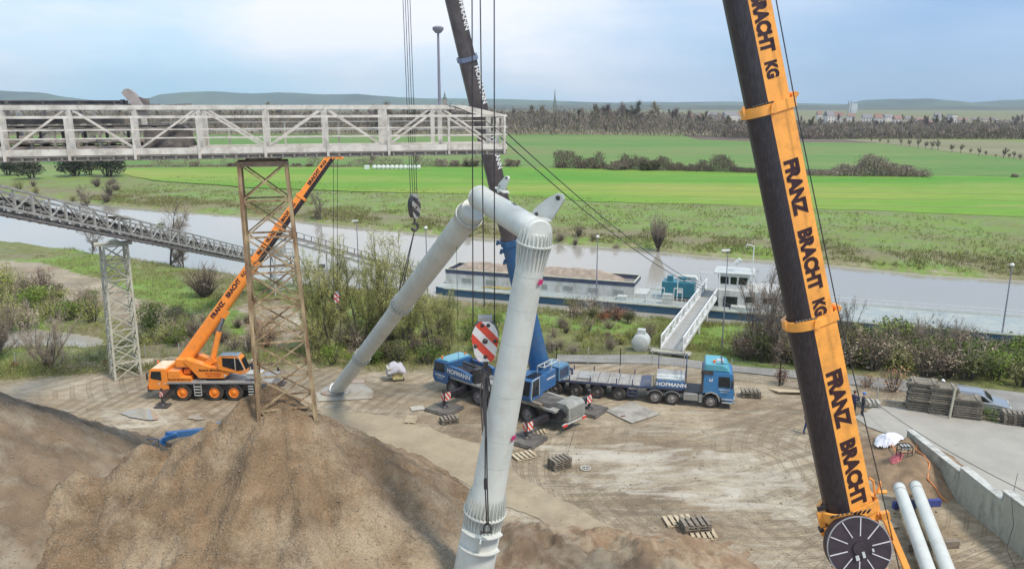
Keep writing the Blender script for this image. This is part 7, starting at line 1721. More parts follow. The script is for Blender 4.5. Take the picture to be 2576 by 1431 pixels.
b.beam(p-n_*1.2+up*3.1, p+n_*1.2+up*3.1, .12); b.beam(p-n_*1.2+up*1.9-n_*2.5, p+n_*1.2+up*1.9, .08); b.beam(p-n_*3.7+up*1.9, p-n_*3.7-up*1.0, .08); b.make('hoist_frame', WHITE, gw_, world=True)
b = MB(); b.beam(ga-a*.9-up*.1, ga+a*.3-up*.1, hw*2+1.6, .12); b.make('landing_plate', CONC, gw_, world=True)
# ---- grey-white tank
tk = G(1612, 874, -.1); th = thing('storage_tank', (tk.x, tk.y, zland(tk.x, tk.y)), 'pale round tank with a square neck lying by the gangway', 'tank', rz=math.radians(-18))
b = MB(); b.tube([(0,-.75,.80),(0,-.68,.80),(0,.68,.80),(0,.75,.80)], [.70,.80,.80,.70], 36); b.make('drum', LGREY, th, smooth=True)
b = MB(); b.box(-.36,.36,-.2,.45,1.45,2.0); b.make('neck', LGREY, th, bevel=.03); b = MB(); b.box(-.6,.6,-.5,.5,-.05,.12); b.box(.75,1.1,-.3,.1,0,.35); b.make('cradle', GREY, th, bevel=.02)
# ---- lamp posts
def lamp(name, base, top, r, label, head='mushroom', m=LAMPM, hs=.22):
    base = Vector(base); top = Vector(top); th = thing(name, base, label, 'lamp post', group=None)
    b = MB(); b.tube([base, base.lerp(top, .5), top], [r*1.3, r, r*.75], 8); b.make('post', m, th, world=True, smooth=True)
    b = MB()
    if head == 'mushroom': b.tube([top-Vector((0,0,.02)), top+Vector((0,0,.12)), top+Vector((0,0,.26))], [hs, hs*1.1, hs*.4], 14)
    elif head == 'ring':
        b.tube([top+Vector((0,0,.0)), top+Vector((0,0,.35)), top+Vector((0,0,.62)), top+Vector((0,0,.78))], [hs*.5, hs, hs*1.05, hs*.7], 16); b.v = [Vector((q.x, q.y, top.z+(q.z-top.z)*.42)) for q in b.v]
    else: b.beam(top+Vector((-.6,0,.05)), top+Vector((.15,0,.10)), .28, .13)
    b.make('lamp_head', m if head == 'ring' else WHITE, th, world=True, smooth=(head != 'arm')); return th
def lampuv(u, v0, v1, z, *a, **k):
    p = G(u[0], v0, z); q = PY(u[0], v1, p.y); lamp('lamp_post', p, (p.x, p.y, q.z), *a, **k)
lampuv((1500,), 745, 597, -1.4, .07, 'thin lamp post standing before the barge hold', hs=.2)
lampuv((2521,), 838, 668, -1.6, .07, 'lamp post at the far right of the river bank', hs=.2)
lampuv((1816,), 875, 632, -.6, .05, 'lamp post with a flat head beside the gangway', head='arm')
lampuv((905,), 735, 557, -1.9, .07, 'lamp post among the trees left of the far pipe leg', head='arm')
lampuv((1076,), 765, 575, -1.9, .07, 'lamp post just left of the far pipe leg', hs=.2)
p = gp(s_at(1107, N2), N2, .3); q = PY(1101, 84, p.y); lamp('floodlight_mast', p, (p.x, p.y, q.z), .075, 'tall floodlight mast with a round head rising from the right part of the gallery', head='ring', hs=.27)
# ---- pallets, mats and boards
def pallet_mesh(n, key):
    th_parts = []
    b = MB()
    for k in range(n):
        z = .145*k
        for y in (-.35, 0, .35): b.box(-.6,.6,y-.07,y+.07,z,z+.022); b.box(-.6,.6,y-.05,y+.05,z+.10,z+.122) if False else None
        for y in (-.35, 0, .35):
            for x in (-.53, 0, .53): b.box(x-.07,x+.07,y-.05,y+.05,z+.022,z+.10)
    blocks = b
    t_ = MB()
    for k in range(n):
        z = .145*k
        for i in range(5): x = -.53+i*.265; t_.box(x-.085,x+.085,-.4,.4,z+.10,z+.122)
    return blocks, t_
def pallet(u, v, n, rz, label, m=WOODP, tilt=0, z0=.03, s_=1.0, group=None):
    p = G(u, v, 0) if not isinstance(u, Vector) else u
    for k in range(n):
        lb = label if n == 1 else label % ['bottom', 'second', 'third', 'fourth', 'fifth', 'sixth', 'seventh', 'eighth'][k] if k < n-1 else label % 'top'
        th = thing('pallet', (p.x+rs.uniform(-.03,.03)*(k > 0), p.y+rs.uniform(-.03,.03)*(k > 0), z0+.128*k), lb, 'pallet', rz=rz+rs.uniform(-.05,.05)*(k > 0), group=group)
        th.scale = (s_, s_, 1)
        bl_, tp_ = pallet_mesh(1, 0); bl_.make('blocks', m, th); tp_.make('top_slats', m, th)
        if tilt: th.rotation_euler = (tilt, tilt*.4, rz)
pallet(1033, 1058, 1, 1.5, 'pale single pallet lying flat left of the grey pallets', s_=1.0)
pallet(1130, 1062, 3, .35, '%s weathered pallet in the small stack below the front outrigger mat', WOOD)
pallet(1318, 1148, 1, .5, 'pale pallet on the ground below the nearest outrigger', s_=1.2)
pallet(1352, 1090, 1, .2, 'light boards lying beside the nearest outrigger mat', WOODP)
pallet(1408, 1175, 5, .55, '%s grey pallet in the stack in the middle of the open yard', WOOD, s_=1.05)
pallet(1706, 1312, 1, .15, 'pale new pallet left of the dark pallet stack low in the yard', s_=1.25)
pallet(1748, 1332, 4, .15, '%s dark pallet in the low stack beside the pale pallet', WOOD, s_=1.2)
pallet(1768, 1347, 1, .05, 'pale pallet half hidden in front of the dark pallet stack', s_=1.1)
pallet(1888, 997, 4, -.12, '%s old pallet in the stack left of the giant boom by the fence', WOOD, s_=1.15)
pallet(2185, 1020, 3, -.2, '%s pale pallet behind the two standing workers', mat('greyish_pallet', (.38,.36,.31), .85), s_=1.2)
pallet(2190, 1140, 2, .9, '%s reddish crate pallet beside the white tarpaulin', mat('reddish_crate', (.38,.26,.21), .8), s_=.9)
pallet(2548, 1066, 7, -.35, '%s pallet in the tall stack at the right edge', WOOD, s_=1.15)
def slab(name, u, v, w, d, h, rz, m, label, cat, z=.0):
    p = G(u, v, 0); b = MB(); b.box(-w/2,w/2,-d/2,d/2,0,h); o = b.make(name, m, None, loc=(0,0,0), bevel=.008); o.location = (p.x, p.y, z+.04); o.rotation_euler = (0,0,rz); return tag(o, label, cat)
slab('board', 1050, 1028, 1.0, .8, .04, .3, mat('pale_board', (.42,.40,.34), .8), 'pale grey board beside the front outrigger mat', 'board')
slab('board', 900, 962, 1.1, .8, .10, .1, mat('reddish_board', (.42,.30,.24), .8, dirt=(.40,.38,.3), damt=.8), 'reddish boards behind the foot of the far pipe leg', 'board')
slab('steel_plate', 1590, 1038, 2.9, 2.9, .05, .62, mat('sand_stained_plate', (.36,.34,.29), .75, var=.15, dirt=(.19,.16,.14), damt=.85, dscale=.7), 'large square stained steel plate lying in front of the low loader', 'steel plate')
slab('glove', 1567, 1050, .35, .12, .05, .4, mat('dark_red_rag', (.20,.05,.045), .8), 'dark red rag lying on the large steel plate', 'rag', z=.06)
# planks by the fence
for i in range(4):
    p = G(1990+i*6, 985+i*2.5, 0); b = MB(); b.box(-1.6,1.6,-.1,.1,0,.08); o = b.make('plank', WOODP, None, loc=(0,0,0)); o.location = (p.x, p.y, .05+.05*i); o.rotation_euler = (0,0,-.22+.05*i); tag(o, ['lowest','second','third','topmost'][i]+' plank of the pale pile at the fence left of the giant boom', 'plank', 'planks at the fence')
# ---- stacks of timber mats
MAT2 = mat('weathered_timber_mat', (.23,.20,.155), .9, var=.35, scale=5, stretch=(1,1,4), dirt=(.08,.07,.055), damt=.7, bump=.5)
stk = [(2324, 1038, 13, .176, 1.75, 1.5), (2378, 1046, 12, .178, 1.75, 1.4), (2440, 1056, 9, .172, 1.8, 1.4)]
cnt_ = 0
ordn = ['lowest','second','third','fourth','fifth','sixth','seventh','eighth','ninth','tenth','eleventh','twelfth','topmost']
for si, (u, v, n, hh, w, d) in enumerate(stk):
    p = G(u, v, 0)
    for k in range(n):
        b = MB(); 
        for i in range(5): yy0 = -d/2+d*i/5; b.box(-w/2+rs.uniform(-.10,.10), w/2+rs.uniform(-.10,.10), yy0+.01, yy0+d/5-.01, 0, hh*rs.uniform(.62,.74))
        b.box(-w/2+.2,-w/2+.35,-d/2,d/2,hh*.74,hh*.98); b.box(w/2-.35,w/2-.2,-d/2,d/2,hh*.74,hh*.98)
        o = b.make('timber_mat', MAT2, None, loc=(0,0,0)); o.location = (p.x+rs.uniform(-.09,.09), p.y+.7+rs.uniform(-.09,.09), .03+hh*k); o.rotation_euler = (0,0,math.radians(-20)+rs.uniform(-.03,.03))
        nm = 'topmost' if k == n-1 else ordn[k]
        tag(o, '%s timber mat in the %s of three stacks beside the silver car' % (nm, ['left','middle','right'][si]), 'timber mat', 'stacked timber mats')
p = G(2385, 1052, 0); b = MB(); b.beam((0,0,0),(.18,.05,2.35),.14,.10); o = b.make('plank', mat('pale_upright_plank', (.40,.38,.29), .8), None, loc=(0,0,0)); o.location = (p.x, p.y-.15, .03); tag(o, 'pale plank leaning upright against the middle stack of timber mats', 'plank')
# ---- wire fence
def fence(name, pts, h, step, label, post=.06):
    pts = [Vector(p) for p in pts]; th = thing(name, pts[0], label, 'fence'); tot = 0
    m = mat('fence_wire', (.27,.27,.25), .6)
    b = MB(); pb = []
    for p, q in zip(pts, pts[1:]):
        L = (q-p).length; n = max(1, round(L/step))
        for i in range(n+1):
            c = p.lerp(q, i/n); pb.append(c)
        for k in range(6): z = h*(k+.4)/5.6; b.beam(p+Vector((0,0,z)), q+Vector((0,0,z)), .014)
        nv = int(L/.28)
        for i in range(nv): c = p.lerp(q, i/nv); b.beam(c, c+Vector((0,0,h)), .008)
    b.make('wire_mesh', m, th, world=True)
    for c in pb:
        b = MB(); b.beam(c, c+Vector((0,0,h+.12)), post); b.make('post', GALV2, th, world=True)
fence('wire_fence', [G(1838, 958, 0), G(1960, 972, 0), G(2120, 995, 0), G(2295, 1022, 0)], 1.8, 2.6, 'grey wire mesh fence behind the yard on both sides of the giant boom')
fence('wire_fence', [G(2450, 1055, 0), G(2576, 1076, 0), G(2760, 1105, 0)], 1.2, 2.6, 'lower wire fence at the right edge beyond the silver car')
fence('wire_fence', [G(40, 918, -.3), G(280, 903, -.3), G(620, 888, -.3)], 1.1, 3.2, 'low wire fence running below the pond on the left', post=.07)
fence('wire_fence', [G(1215, 905, -.1), G(1400, 915, -.1), G(1560, 922, -.1), G(1720, 925, -.1)], 1.5, 3.0, 'thin wire fence behind the low loader trailer')
# ---- retaining walls
def wallpiece(name, P, Q, h0, h1, t, label, step=None):
    P = Vector(P); Q = Vector(Q); d = (Q-P).normalized(); n = Vector((d.y, -d.x, 0)); b = MB()
    b.add([P-n*t/2, Q-n*t/2, Q+n*t/2, P+n*t/2, P-n*t/2+Vector((0,0,h0)), Q-n*t/2+Vector((0,0,h1)), Q+n*t/2+Vector((0,0,h1)), P+n*t/2+Vector((0,0,h0))], [(0,3,2,1),(4,5,6,7),(0,1,5,4),(1,2,6,5),(2,3,7,6),(3,0,4,7)])
    th = thing(name, P, label, 'wall'); b.make('wall_body', CONC, th, world=True, bevel=.02)
    b = MB(); up = Vector((0,0,1)); b.beam(P+up*(h0+.03), Q+up*(h1+.03), t+.10, .06); b.make('coping', CONCTOP, th, world=True)
    L = (Q-P).length; b = MB(); k = 2.4
    while k < L-.5: c = P+d*k-n*(t/2+.003)*(-1 if n.x > 0 else 1); hh = h0+(h1-h0)*k/L; b.beam(c+up*.02, c+up*(hh-.05), .025, .012); k += 2.4
    if b.v: b.make('panel_joint', DARK, th, world=True)
    return th
wP = G(2275, 1140, 0); wM = G(2478, 1262, 0)
top0 = PY(2275, 1085, wP.y)
W0 = Vector((wP.x, wP.y, 0)); 
# the wall runs towards the camera on the right; heights read off the photo
def basept(u, v): return G(u, v, 0)
wallpiece('retaining_wall', basept(2282, 1138), basept(2412, 1258), 1.55, 1.75, .35, 'far section of the pale concrete retaining wall right of the soil heap')
wallpiece('retaining_wall', basept(2413, 1259), basept(2515, 1345), 2.05, 2.0, .40, 'middle section of the concrete retaining wall with a broken top')
wallpiece('retaining_wall', basept(2516, 1346), basept(2790, 1580), 2.55, 2.6, .45, 'nearest tallest section of the stained concrete wall at the right edge')
p0_ = basept(2282,1138); cable('cable', [PY(2560, 1190, 40)+Vector((0,0,0)), PY(2545,1260,35.6), PY(2550,1320,35.0), PY(2532,1380,34.4), PY(2560,1440,33.2)], .015, 'thin dark cable hanging down the nearest concrete wall', 'cable')
# ---- white pipes on the ground at lower right
for (u0, v0, u1, v1, lb) in ((2262, 1226, 2352, 1480, 'left one of two long pale pipes lying by the concrete wall'), (2303, 1222, 2402, 1480, 'right one of two long pale pipes lying by the concrete wall')):
    P, Q = G(u0, v0, .75), G(u1, v1, .75); d = (Q-P).normalized(); th = thing('steel_pipe', (P.x, P.y, 0), lb, 'pipe')
    b = MB(); b.tube([P, Q+d*3], .33, 32); b.make('pipe_body', PIPE, th, world=True, smooth=True)
    b = MB(); b.tube([P-d*.03, P+d*.03], .35, 32); b.tube([P+d*.6, P+d*.66], .34, 32); b.make('end_ring', GREY, th, world=True, smooth=True)
for k, (u, v) in enumerate([(2305,1275),(2345,1380)]):
    p = G(u, v, 0); b = MB(); b.box(-1.4,1.4,-.12,.12,0,.38); o = b.make('support_beam', WOOD if k else mat('blue_support', (.05,.07,.25), .6), None, loc=(0,0,0)); o.location = (p.x, p.y, .02); o.rotation_euler = (0,0,.12); tag(o, ['blue support beam under the far ends of the pale pipes','timber support beam under the middle of the pale pipes'][k], 'beam')
slab('board', 2228, 1310, .35, 1.6, .05, .2, WOODP, 'narrow pale board on the mud left of the pale pipes', 'board')
# ---- tarpaulin, red cloth, orange hose, wire basket, hoop
def cloth(name, u, v, w, d, h, m, label, cat, seed, rz=0):
    p = G(u, v, 0); n = 22; vs = []; r = random.Random(seed); o0 = r.random()*9
    for j in range(n):
        for i in range(n):
            x, y = (i/(n-1)-.5), (j/(n-1)-.5); rr = 1+.35*noise.noise(Vector((x*3+o0, y*3, 1))); f = max(0, 1-(4*x*x+4*y*y)*.75)
            vs.append((x*w*rr, y*d*rr, h*f+.10*noise.noise(Vector((x*8+o0, y*8, 2)))*(h+.2)+.05+berm3(p.x+x*w, p.y+y*d)))
    fs = [(j*n+i, j*n+i+1, (j+1)*n+i+1, (j+1)*n+i) for j in range(n-1) for i in range(n-1) if math.hypot(i/(n-1)-.5, j/(n-1)-.5) < .52]
    o = MB().add(vs, fs).make(name, m, None, loc=(0,0,0)); o.location = (p.x, p.y, 0); o.rotation_euler = (0,0,rz); sm = o.modifiers.new('solid', 'SOLIDIFY'); sm.thickness = .02
    return tag(o, label, cat)
def berm3(x, y): return max(0, heap3(x, y))
cloth('tarpaulin', 2228, 1152, 1.6, 1.3, .55, mat('white_tarpaulin', (.72,.72,.76), .6, bump=.5, bscale=4), 'crumpled white tarpaulin on the soil heap', 'tarpaulin', 1, .3)
cloth('red_cloth', 2250, 1192, .9, .6, .16, mat('faded_red_cloth', (.55,.14,.15), .8), 'faded red cloth lying below the white tarpaulin', 'cloth', 2, .6)
def gz(u, v, z=.05): p = G(u, v, 0); return Vector((p.x, p.y, berm3(p.x, p.y)+z))
ORH = mat('orange_hose', (.72,.24,.07), .6)
cable('hose', [gz(2235,1160,.15), gz(2250,1180,.12), gz(2270,1188,.1), gz(2290,1190,.1)], .035, 'orange hose crossing the red cloth by the tarpaulin', 'hose', m=ORH)
cable('hose', [gz(2302,1150,.1), gz(2300,1175,.1), gz(2318,1195,.08), gz(2332,1212,.08), gz(2330,1232,.06), gz(2350,1244,.06), gz(2366,1255,.06), gz(2384,1266,.05)], .035, 'long orange hose winding along the foot of the concrete wall', 'hose', m=ORH)
p = gz(2268, 1195, .0); th = thing('wire_crate', p, 'small black wire crate standing on the soil heap', 'crate')
b = MB()
for x in (-.35,.35):
    for y in (-.25,.25): b.beam((x,y,0),(x,y,.8),.04)
for z in (.4,.8): b.beam((-.35,-.25,z),(.35,-.25,z),.04); b.beam((-.35,.25,z),(.35,.25,z),.04); b.beam((-.35,-.25,z),(-.35,.25,z),.04); b.beam((.35,-.25,z),(.35,.25,z),.04)
for k in range(4): b.beam((-.3+.2*k,-.25,.8),(-.3+.2*k,.25,.8),.03)
b.make('crate_frame', DARK, th); b = MB(); 
for k in range(3): b.box(-.28+.2*k,-.14+.2*k,-.2,.2,.60,.78)
b.make('crate_contents', LGREY, th)
p = G(1473, 1178, .06); b = MB(); pts = [p+Vector((math.cos(2*PI*i/20)*.30, math.sin(2*PI*i/20)*.30, .03)) for i in range(21)]; b.tube(pts, .035, 6, cap=False); b.tube([p+Vector((-.3,0,.03)), p+Vector((.3,0,.03))], .02, 5); b.tube([p+Vector((0,-.3,.03)), p+Vector((0,.3,.03))], .02, 5); tag(b.make('metal_ring', LGREY, world=True), 'small metal ring lying on the mud right of the grey pallet stack', 'ring')
# ---- compressor under a sheet by the bushes
p = G(997, 955, 0); th = thing('covered_machine', (p.x, p.y, 0), 'small yellow machine under a grey sheet beside the bushes', 'machine', rz=.3)
b = MB(); b.box(-.35,.5,-.45,.45,.15,.85); b.make('machine_body', mat('pale_yellow_paint', (.58,.50,.22), .5, dirt=(.4,.36,.2), damt=.5), th, bevel=.03)
b = MB(); 
for k in range(6): b.box(-.75,-.36,-.5,.5,.45+.13*k,.52+.13*k)
b.make('striped_boards', mat('cream_board', (.52,.49,.38), .7), th)
n = 18; vs = []
for j in range(n):
    for i in range(n):
        x, y = (i/(n-1)-.5), (j/(n-1)-.5); f = max(0, 1-(2*abs(x))**3)*max(0, 1-(2*abs(y))**3); vs.append((x*1.6, y*1.25, .75+.75*f+.22*noise.noise(Vector((x*5, y*5, 7)))))
b = MB().add(vs, [(j*n+i, j*n+i+1, (j+1)*n+i+1, (j+1)*n+i) for j in range(n-1) for i in range(n-1)]); o = b.make('sheet', mat('grey_sheet', (.46,.44,.47), .6), th, smooth=True); sm = o.modifiers.new('solid', 'SOLIDIFY'); sm.thickness = .02
b = MB(); b.box(-.3,.6,-.5,.5,0,.15); b.make('skid', DARK, th)
p = G(1160, 958, 0); b = MB(); b.box(-.18,.18,-.12,.12,0,.22); b.tube([(-.1,0,.22),(-.1,0,.32),(.1,0,.32),(.1,0,.22)], .02, 5); o = b.make('fuel_can', RED, None, loc=(0,0,0)); o.location = (p.x-2.2, p.y+1.2, 0.03); tag(o, 'small red can on the ground left of the blue crane cab', 'can')
# ---- cables across the view
E1 = gp(XE, .2, 1.6)
cable('guy_cable', sag(gp(XE-.2, 1.0, 1.2), PY(1770, 722, 88), .8), .03, 'upper of the two long cables running from the gallery end to the gangway', 'cable')
cable('guy_cable', sag(gp(XE-.2, .4, .6), PY(1780, 732, 88), 1.0), .03, 'lower of the two long cables running from the gallery end to the gangway', 'cable')
cable('guy_cable', sag(PY(1780, 728, 88), PY(2010, 868, 60), .3), .03, 'cable continuing from the gangway down behind the giant boom', 'cable')
cable('ground_cable', sag(PY(1828, 1016, 55.0), PY(2075, 1152, 46.5), .35), .02, 'dark cable from the tractor bumper towards the giant boom', 'cable')
cable('ground_cable', sag(PY(2185, 1000, 54), PY(2640, 1265, 34), .4), .02, 'dark cable hanging over the paved yard on the right', 'cable')
cable('gallery_cable', [gp(s_at(1130,0), .85, 2.2), gp(s_at(1200,0), .2, 1.7), gp(XE, .6, .8), gp(XE+.3, 1.2, .2)], .018, 'black cable drooping over the right end of the gallery', 'cable')
# tag lines under the blue crane and pipe collar
cable('tag_line', [bl(-3.6, 2.6, 1.0), G(1422, 1098, 0)], .015, 'thin line from the blue crane outrigger down to the mud', 'line'); cable('tag_line', [bl(-5.3, 0, 1.0), G(1425, 1150, 0)], .015, 'thin line from the rear of the blue crane down to the mud', 'line')
cable('tag_line', sag(F1.lerp(T1, .86)+Vector((.3,-.5,0)), Vector((F1.lerp(T1, .86).x+.3, F1.lerp(T1, .86).y-.5, 8.6)), .0), .012, 'thin line hanging from the upper end of the far pipe leg', 'line')
# ---- white bales
for i in range(12):
    u = 931 if i == 0 else 941+8*0+i*11.3; 
    if i > 0: u = 949+(i-1)*10.9
    p = G(u, 422.5, -.94); b = MB()
    if i == 0: b.box(-.85,.85,-.8,.8,0,1.35); bb = b
    else: b.tube([(0,-.7,.72),(0,-.62,.72),(0,.62,.72),(0,.7,.72)], [.66,.76,.76,.66], 18)
    o = b.make('wrapped_bale', WHITE, None, loc=(0,0,0), smooth=(i > 0)); o.location = (p.x, p.y-6, -.92)
    nm = ['first','second','third','fourth','fifth','sixth','seventh','eighth','ninth','tenth','eleventh']
    tag(o, 'square white wrapped bale standing left of the row of round bales' if i == 0 else '%s white round bale from the left in the row at the field edge' % nm[i-1], 'bale', 'white bales at the field edge')
# ---- far buildings
STONE = mat('pale_render', (.62,.58,.55), .8, var=.1); ROOFR = mat('reddish_roof', (.26,.16,.13), .8); ROOFG = mat('grey_roof', (.22,.21,.22), .8); SPM = mat('green_grey_spire', (.12,.15,.13), .7)
def bldg(u, v0, v1, wpx, Y, rf, label, group=None, cat='house', name='house', d=9, gable=True, wm=STONE):
    p = PY(u, v0, Y); k = Y/FPX; w = wpx*k; h = max(3.0, (v0-v1)*k*1.0); zb = -1.2; h = PY(u, v1, Y).z-zb
    th = thing(name, (p.x, Y, zb), label, cat, rz=rs.uniform(-.5, .5), group=group)
    hw_ = h*.62 if gable else h
    b = MB(); b.box(-w/2,w/2,-d/2,d/2,0,hw_); b.make('wall', wm, th)
    b = MB()
    if gable: b.prism([(-d/2-.4,0),(d/2+.4,0),(0,h-hw_)], (-w/2-.3,0,hw_), (0,1,0), (0,0,1), (1,0,0), 0, w+.6)
    else: b.box(-w/2-.2,w/2+.2,-d/2-.2,d/2+.2,hw_,hw_+.5)
    b.make('roof', rf, th)
    b = MB(); nf = max(1, int(hw_/3)); nw = max(2, int(w/3.5))
    for j in range(min(nf, 3)):
        for i in range(min(nw, 5)): x = -w/2+w*(i+.5)/min(nw, 5); b.box(x-.5,x+.5,-d/2-.06,-d/2-.02,1.0+j*3,2.3+j*3)
    split(b.make('window', GLASS, th)); return th
tw_ = [(1735,302,289,16),(1752,300,286,12),(1768,304,290,22),(1790,302,284,24),(1812,304,288,18),(1835,300,282,34),(1862,303,285,26),(1885,300,283,40),(1700,305,293,12),(1722,306,294,14),
       (2060,296,282,10),(2085,294,280,20),(2110,300,286,22),(2180,302,288,22),(2208,306,290,18),(2232,304,288,26),(2256,306,291,18),(2285,312,296,20),(2312,310,296,16),(2385,310,294,26),(2420,312,298,22),(2452,316,298,16),(2478,318,300,20),(2498,316,298,14),(2520,320,304,26),(2548,322,306,20),(2570,318,302,18),(2600,318,300,22),(2140,300,289,18),(2358,296,284,14)]
for i, (u, v0, v1, w) in enumerate(tw_):
    bldg(u, v0, v1-rs.uniform(0, 4), w*.95, rs.uniform(880, 1200), [ROOFR, ROOFG][i % 2], 'small pale house of the town beyond the far wood', 'houses of the far town')
bldg(2345, 320, 310, 62, 800, ROOFG, 'long low white hall at the edge of the far town', None, 'hall', 'long_hall', d=14, gable=True, wm=mat('white_hall', (.66,.58,.58), .7))
bldg(2325, 318, 300, 22, 812, ROOFR, 'gabled end building left of the long white hall', None, 'hall', 'gabled_hall', d=16, wm=mat('white_hall', (.66,.58,.58), .7))
bldg(2397, 286, 290, 14, 900, ROOFG, 'tall pale block among dark trees in the far town', None, 'building', 'apartment_block', gable=False)
bldg(2144, 300, 260, 17, 2100, ROOFG, 'tall pale silo block standing above the far town', None, 'silo', 'silo_building', gable=False, d=25, wm=mat('silo_white', (.70,.72,.74), .7))
for u, lb in ((2132, 'left'), (2139, 'right')): p = PY(u, 290, 2080); q = PY(u, 253, 2080); b = MB(); b.tube([(p.x, 2080, -1), (p.x, 2080, q.z)], 1.2, 8); tag(b.make('chimney', GREY, world=True), lb+' thin chimney beside the tall silo block', 'chimney')
p = PY(1395, 300, 1500); q = PY(1396, 222, 1500); th = thing('church', (p.x, 1500, -1), 'church with a tall slender dark spire above the far trees', 'church')
zt = PY(1395, 268, 1500).z; b = MB(); b.box(-3.6,3.6,-3.6,3.6,0,zt); b.box(3.6,22,-5,5,0,12); b.make('tower', mat('dark_stone', (.20,.20,.17), .9), th)
b = MB(); vs = [(-4,-4,zt),(4,-4,zt),(4,4,zt),(-4,4,zt),(-1.5,-1.5,zt+(q.z-zt)*.42),(1.5,-1.5,zt+(q.z-zt)*.42),(1.5,1.5,zt+(q.z-zt)*.42),(-1.5,1.5,zt+(q.z-zt)*.42),(0,0,q.z+2)]
b.add(vs, [(0,1,5,4),(1,2,6,5),(2,3,7,6),(3,0,4,7),(4,5,8),(5,6,8),(6,7,8),(7,4,8)]); b.make('spire', SPM, th)
p = PY(1119, 262, 1200); q = PY(1119, 234, 1200); th = thing('church_tower', (p.x, 1200, -1), 'small domed church tower above the right end of the gallery', 'church'); zt = PY(1119, 250, 1200).z
b = MB(); b.box(-3.5,3.5,-3.5,3.5,0,zt); b.make('tower', mat('brown_stone', (.32,.28,.24), .9), th); b = MB(); b.tube([(0,0,zt),(0,0,zt+3),(0,0,zt+5),(0,0,zt+6),(0,0,q.z+3)], [3.6,3.2,1.3,1.6,.15], 12); b.make('dome', SPM, th)
for u, v, lb in ((1493, 332, 'leftmost small white boat shape below the far trees'), (1590, 331, 'second small white shape below the far trees')):
    pass
# mast on the right hill
p = PY(2512, 258, 4900); b = MB(); b.tube([(p.x, 4900, p.z-25), (p.x, 4900, PY(2512, 242, 4900).z)], 1.0, 6); tag(b.make('radio_mast', GREY, world=True), 'thin radio mast on the hill at the right', 'mast')
# ---- concrete ditch line on the far right field
# ---- people
def person(loc, rz, jacket, trousers, label, headgear=None, hair=(.06,.04,.03), pose='stand', hold=None, s_=1.0):
    J = {}
    def pt(n, x, y, z, r): J[n] = (Vector((x, y, z)), r)
    pt('pel', 0, 0, .95, .145); pt('sp', 0, .01, 1.15, .145); pt('ch', 0, .0, 1.36, .165); pt('nk', 0, .01, 1.52, .065); pt('hd0', 0, -.01, 1.60, .085); pt('hd1', 0, -.015, 1.70, .10); pt('hd2', 0, -.005, 1.78, .065)
    E_ = [('pel','sp'),('sp','ch'),('ch','nk'),('nk','hd0'),('hd0','hd1'),('hd1','hd2')]
    st = .10 if pose == 'walk' else .02
    for s2, n in ((-1,'l'),(1,'r')):
        f = st*s2
        pt(n+'hip', .10*s2, 0, .90, .105); pt(n+'kn', .105*s2, -.02+f, .50, .070); pt(n+'an', .11*s2, .03+f*1.6, .09, .048); pt(n+'to', .13*s2, -.13+f*1.6, .04, .045)
        E_ += [('pel',n+'hip'),(n+'hip',n+'kn'),(n+'kn',n+'an'),(n+'an',n+'to')]
        bent = pose in ('pocket',) 
        ex = .30*s2; hx = (.12*s2 if bent else .32*s2); hy = (-.22 if bent else -.06); hz = (1.08 if bent else .86)
        pt(n+'sh', .19*s2, 0, 1.42, .072); pt(n+'el', ex, .05, 1.14, .052); pt(n+'wr', hx, hy, hz, .034); pt(n+'pa', hx-.0, hy-.03, hz-.07, .036)
        E_ += [('ch',n+'sh'),(n+'sh',n+'el'),(n+'el',n+'wr'),(n+'wr',n+'pa')]
        for i in range(5):
            o = (-.03+.015*i); L_ = [.05,.07,.08,.075,.06][i]; ox = (-.04*s2 if i == 0 else 0)
            pt(n+'f%d' % i, hx+ox, hy-.03+o, hz-.07-L_*(.6 if i == 0 else 1), .009); E_.append((n+'pa', n+'f%d' % i))
    names = list(J); me = bpy.data.meshes.new('person'); me.from_pydata([J[n][0] for n in names], [(names.index(a), names.index(b)) for a, b in E_], [])
    o = bpy.data.objects.new('person', me); COL.objects.link(o); sk = o.modifiers.new('skin', 'SKIN'); 
    for i, n in enumerate(names): me.skin_vertices[0].data[i].radius = (J[n][1],)*2; me.skin_vertices[0].data[i].use_root = (n == 'pel')
    su = o.modifiers.new('sub', 'SUBSURF'); su.levels = 1; su.render_levels = 1
    dg = bpy.context.evaluated_depsgraph_get(); dg.update(); m2 = bpy.data.meshes.new_from_object(o.evaluated_get(dg)); o.modifiers.clear(); o.data = m2
    m2.materials.clear()
    for m in (mat('skin', (.55,.33,.25), .6), jacket, trousers, mat('dark_boots', (.03,.025,.025), .7)): m2.materials.append(m)
    for f in m2.polygons:
        z = f.center.z; x = abs(f.center.x); hand = (x > .26 and z < .87 and pose != 'pocket') or (pose == 'pocket' and f.center.y < -.19 and .95 < z < 1.12)
        f.material_index = 3 if z < .12 else 0 if (z > 1.53 or hand) else (2 if z < .93 and x < .25 else 1); f.use_smooth = True
    o.location = loc; o.rotation_euler = (0,0,rz); o.scale = (s_,)*3; tag(o, label, 'person')
    b = MB(); b.tube([(0,-.0,1.70),(0,-.0,1.76),(0,0,1.82),(0,0,1.86)], [.115,.118,.09,.03], 14)
    if headgear is not None: b.beam((0,-.10,1.745),(0,-.17,1.735),.14,.015)
    b.make('hard_hat' if headgear is not None else 'hair', headgear or mat('dark_hair', hair, .8), o, smooth=True)
    b = MB(); b.box(-.035,.035,-.118,-.10,1.60,1.612); b.box(-.012,.012,-.135,-.10,1.635,1.675); b.box(-.045,-.02,-.116,-.10,1.68,1.69); b.box(.02,.045,-.116,-.10,1.68,1.69); b.make('face_features', mat('face_detail', (.28,.13,.10), .6), o)
    return o
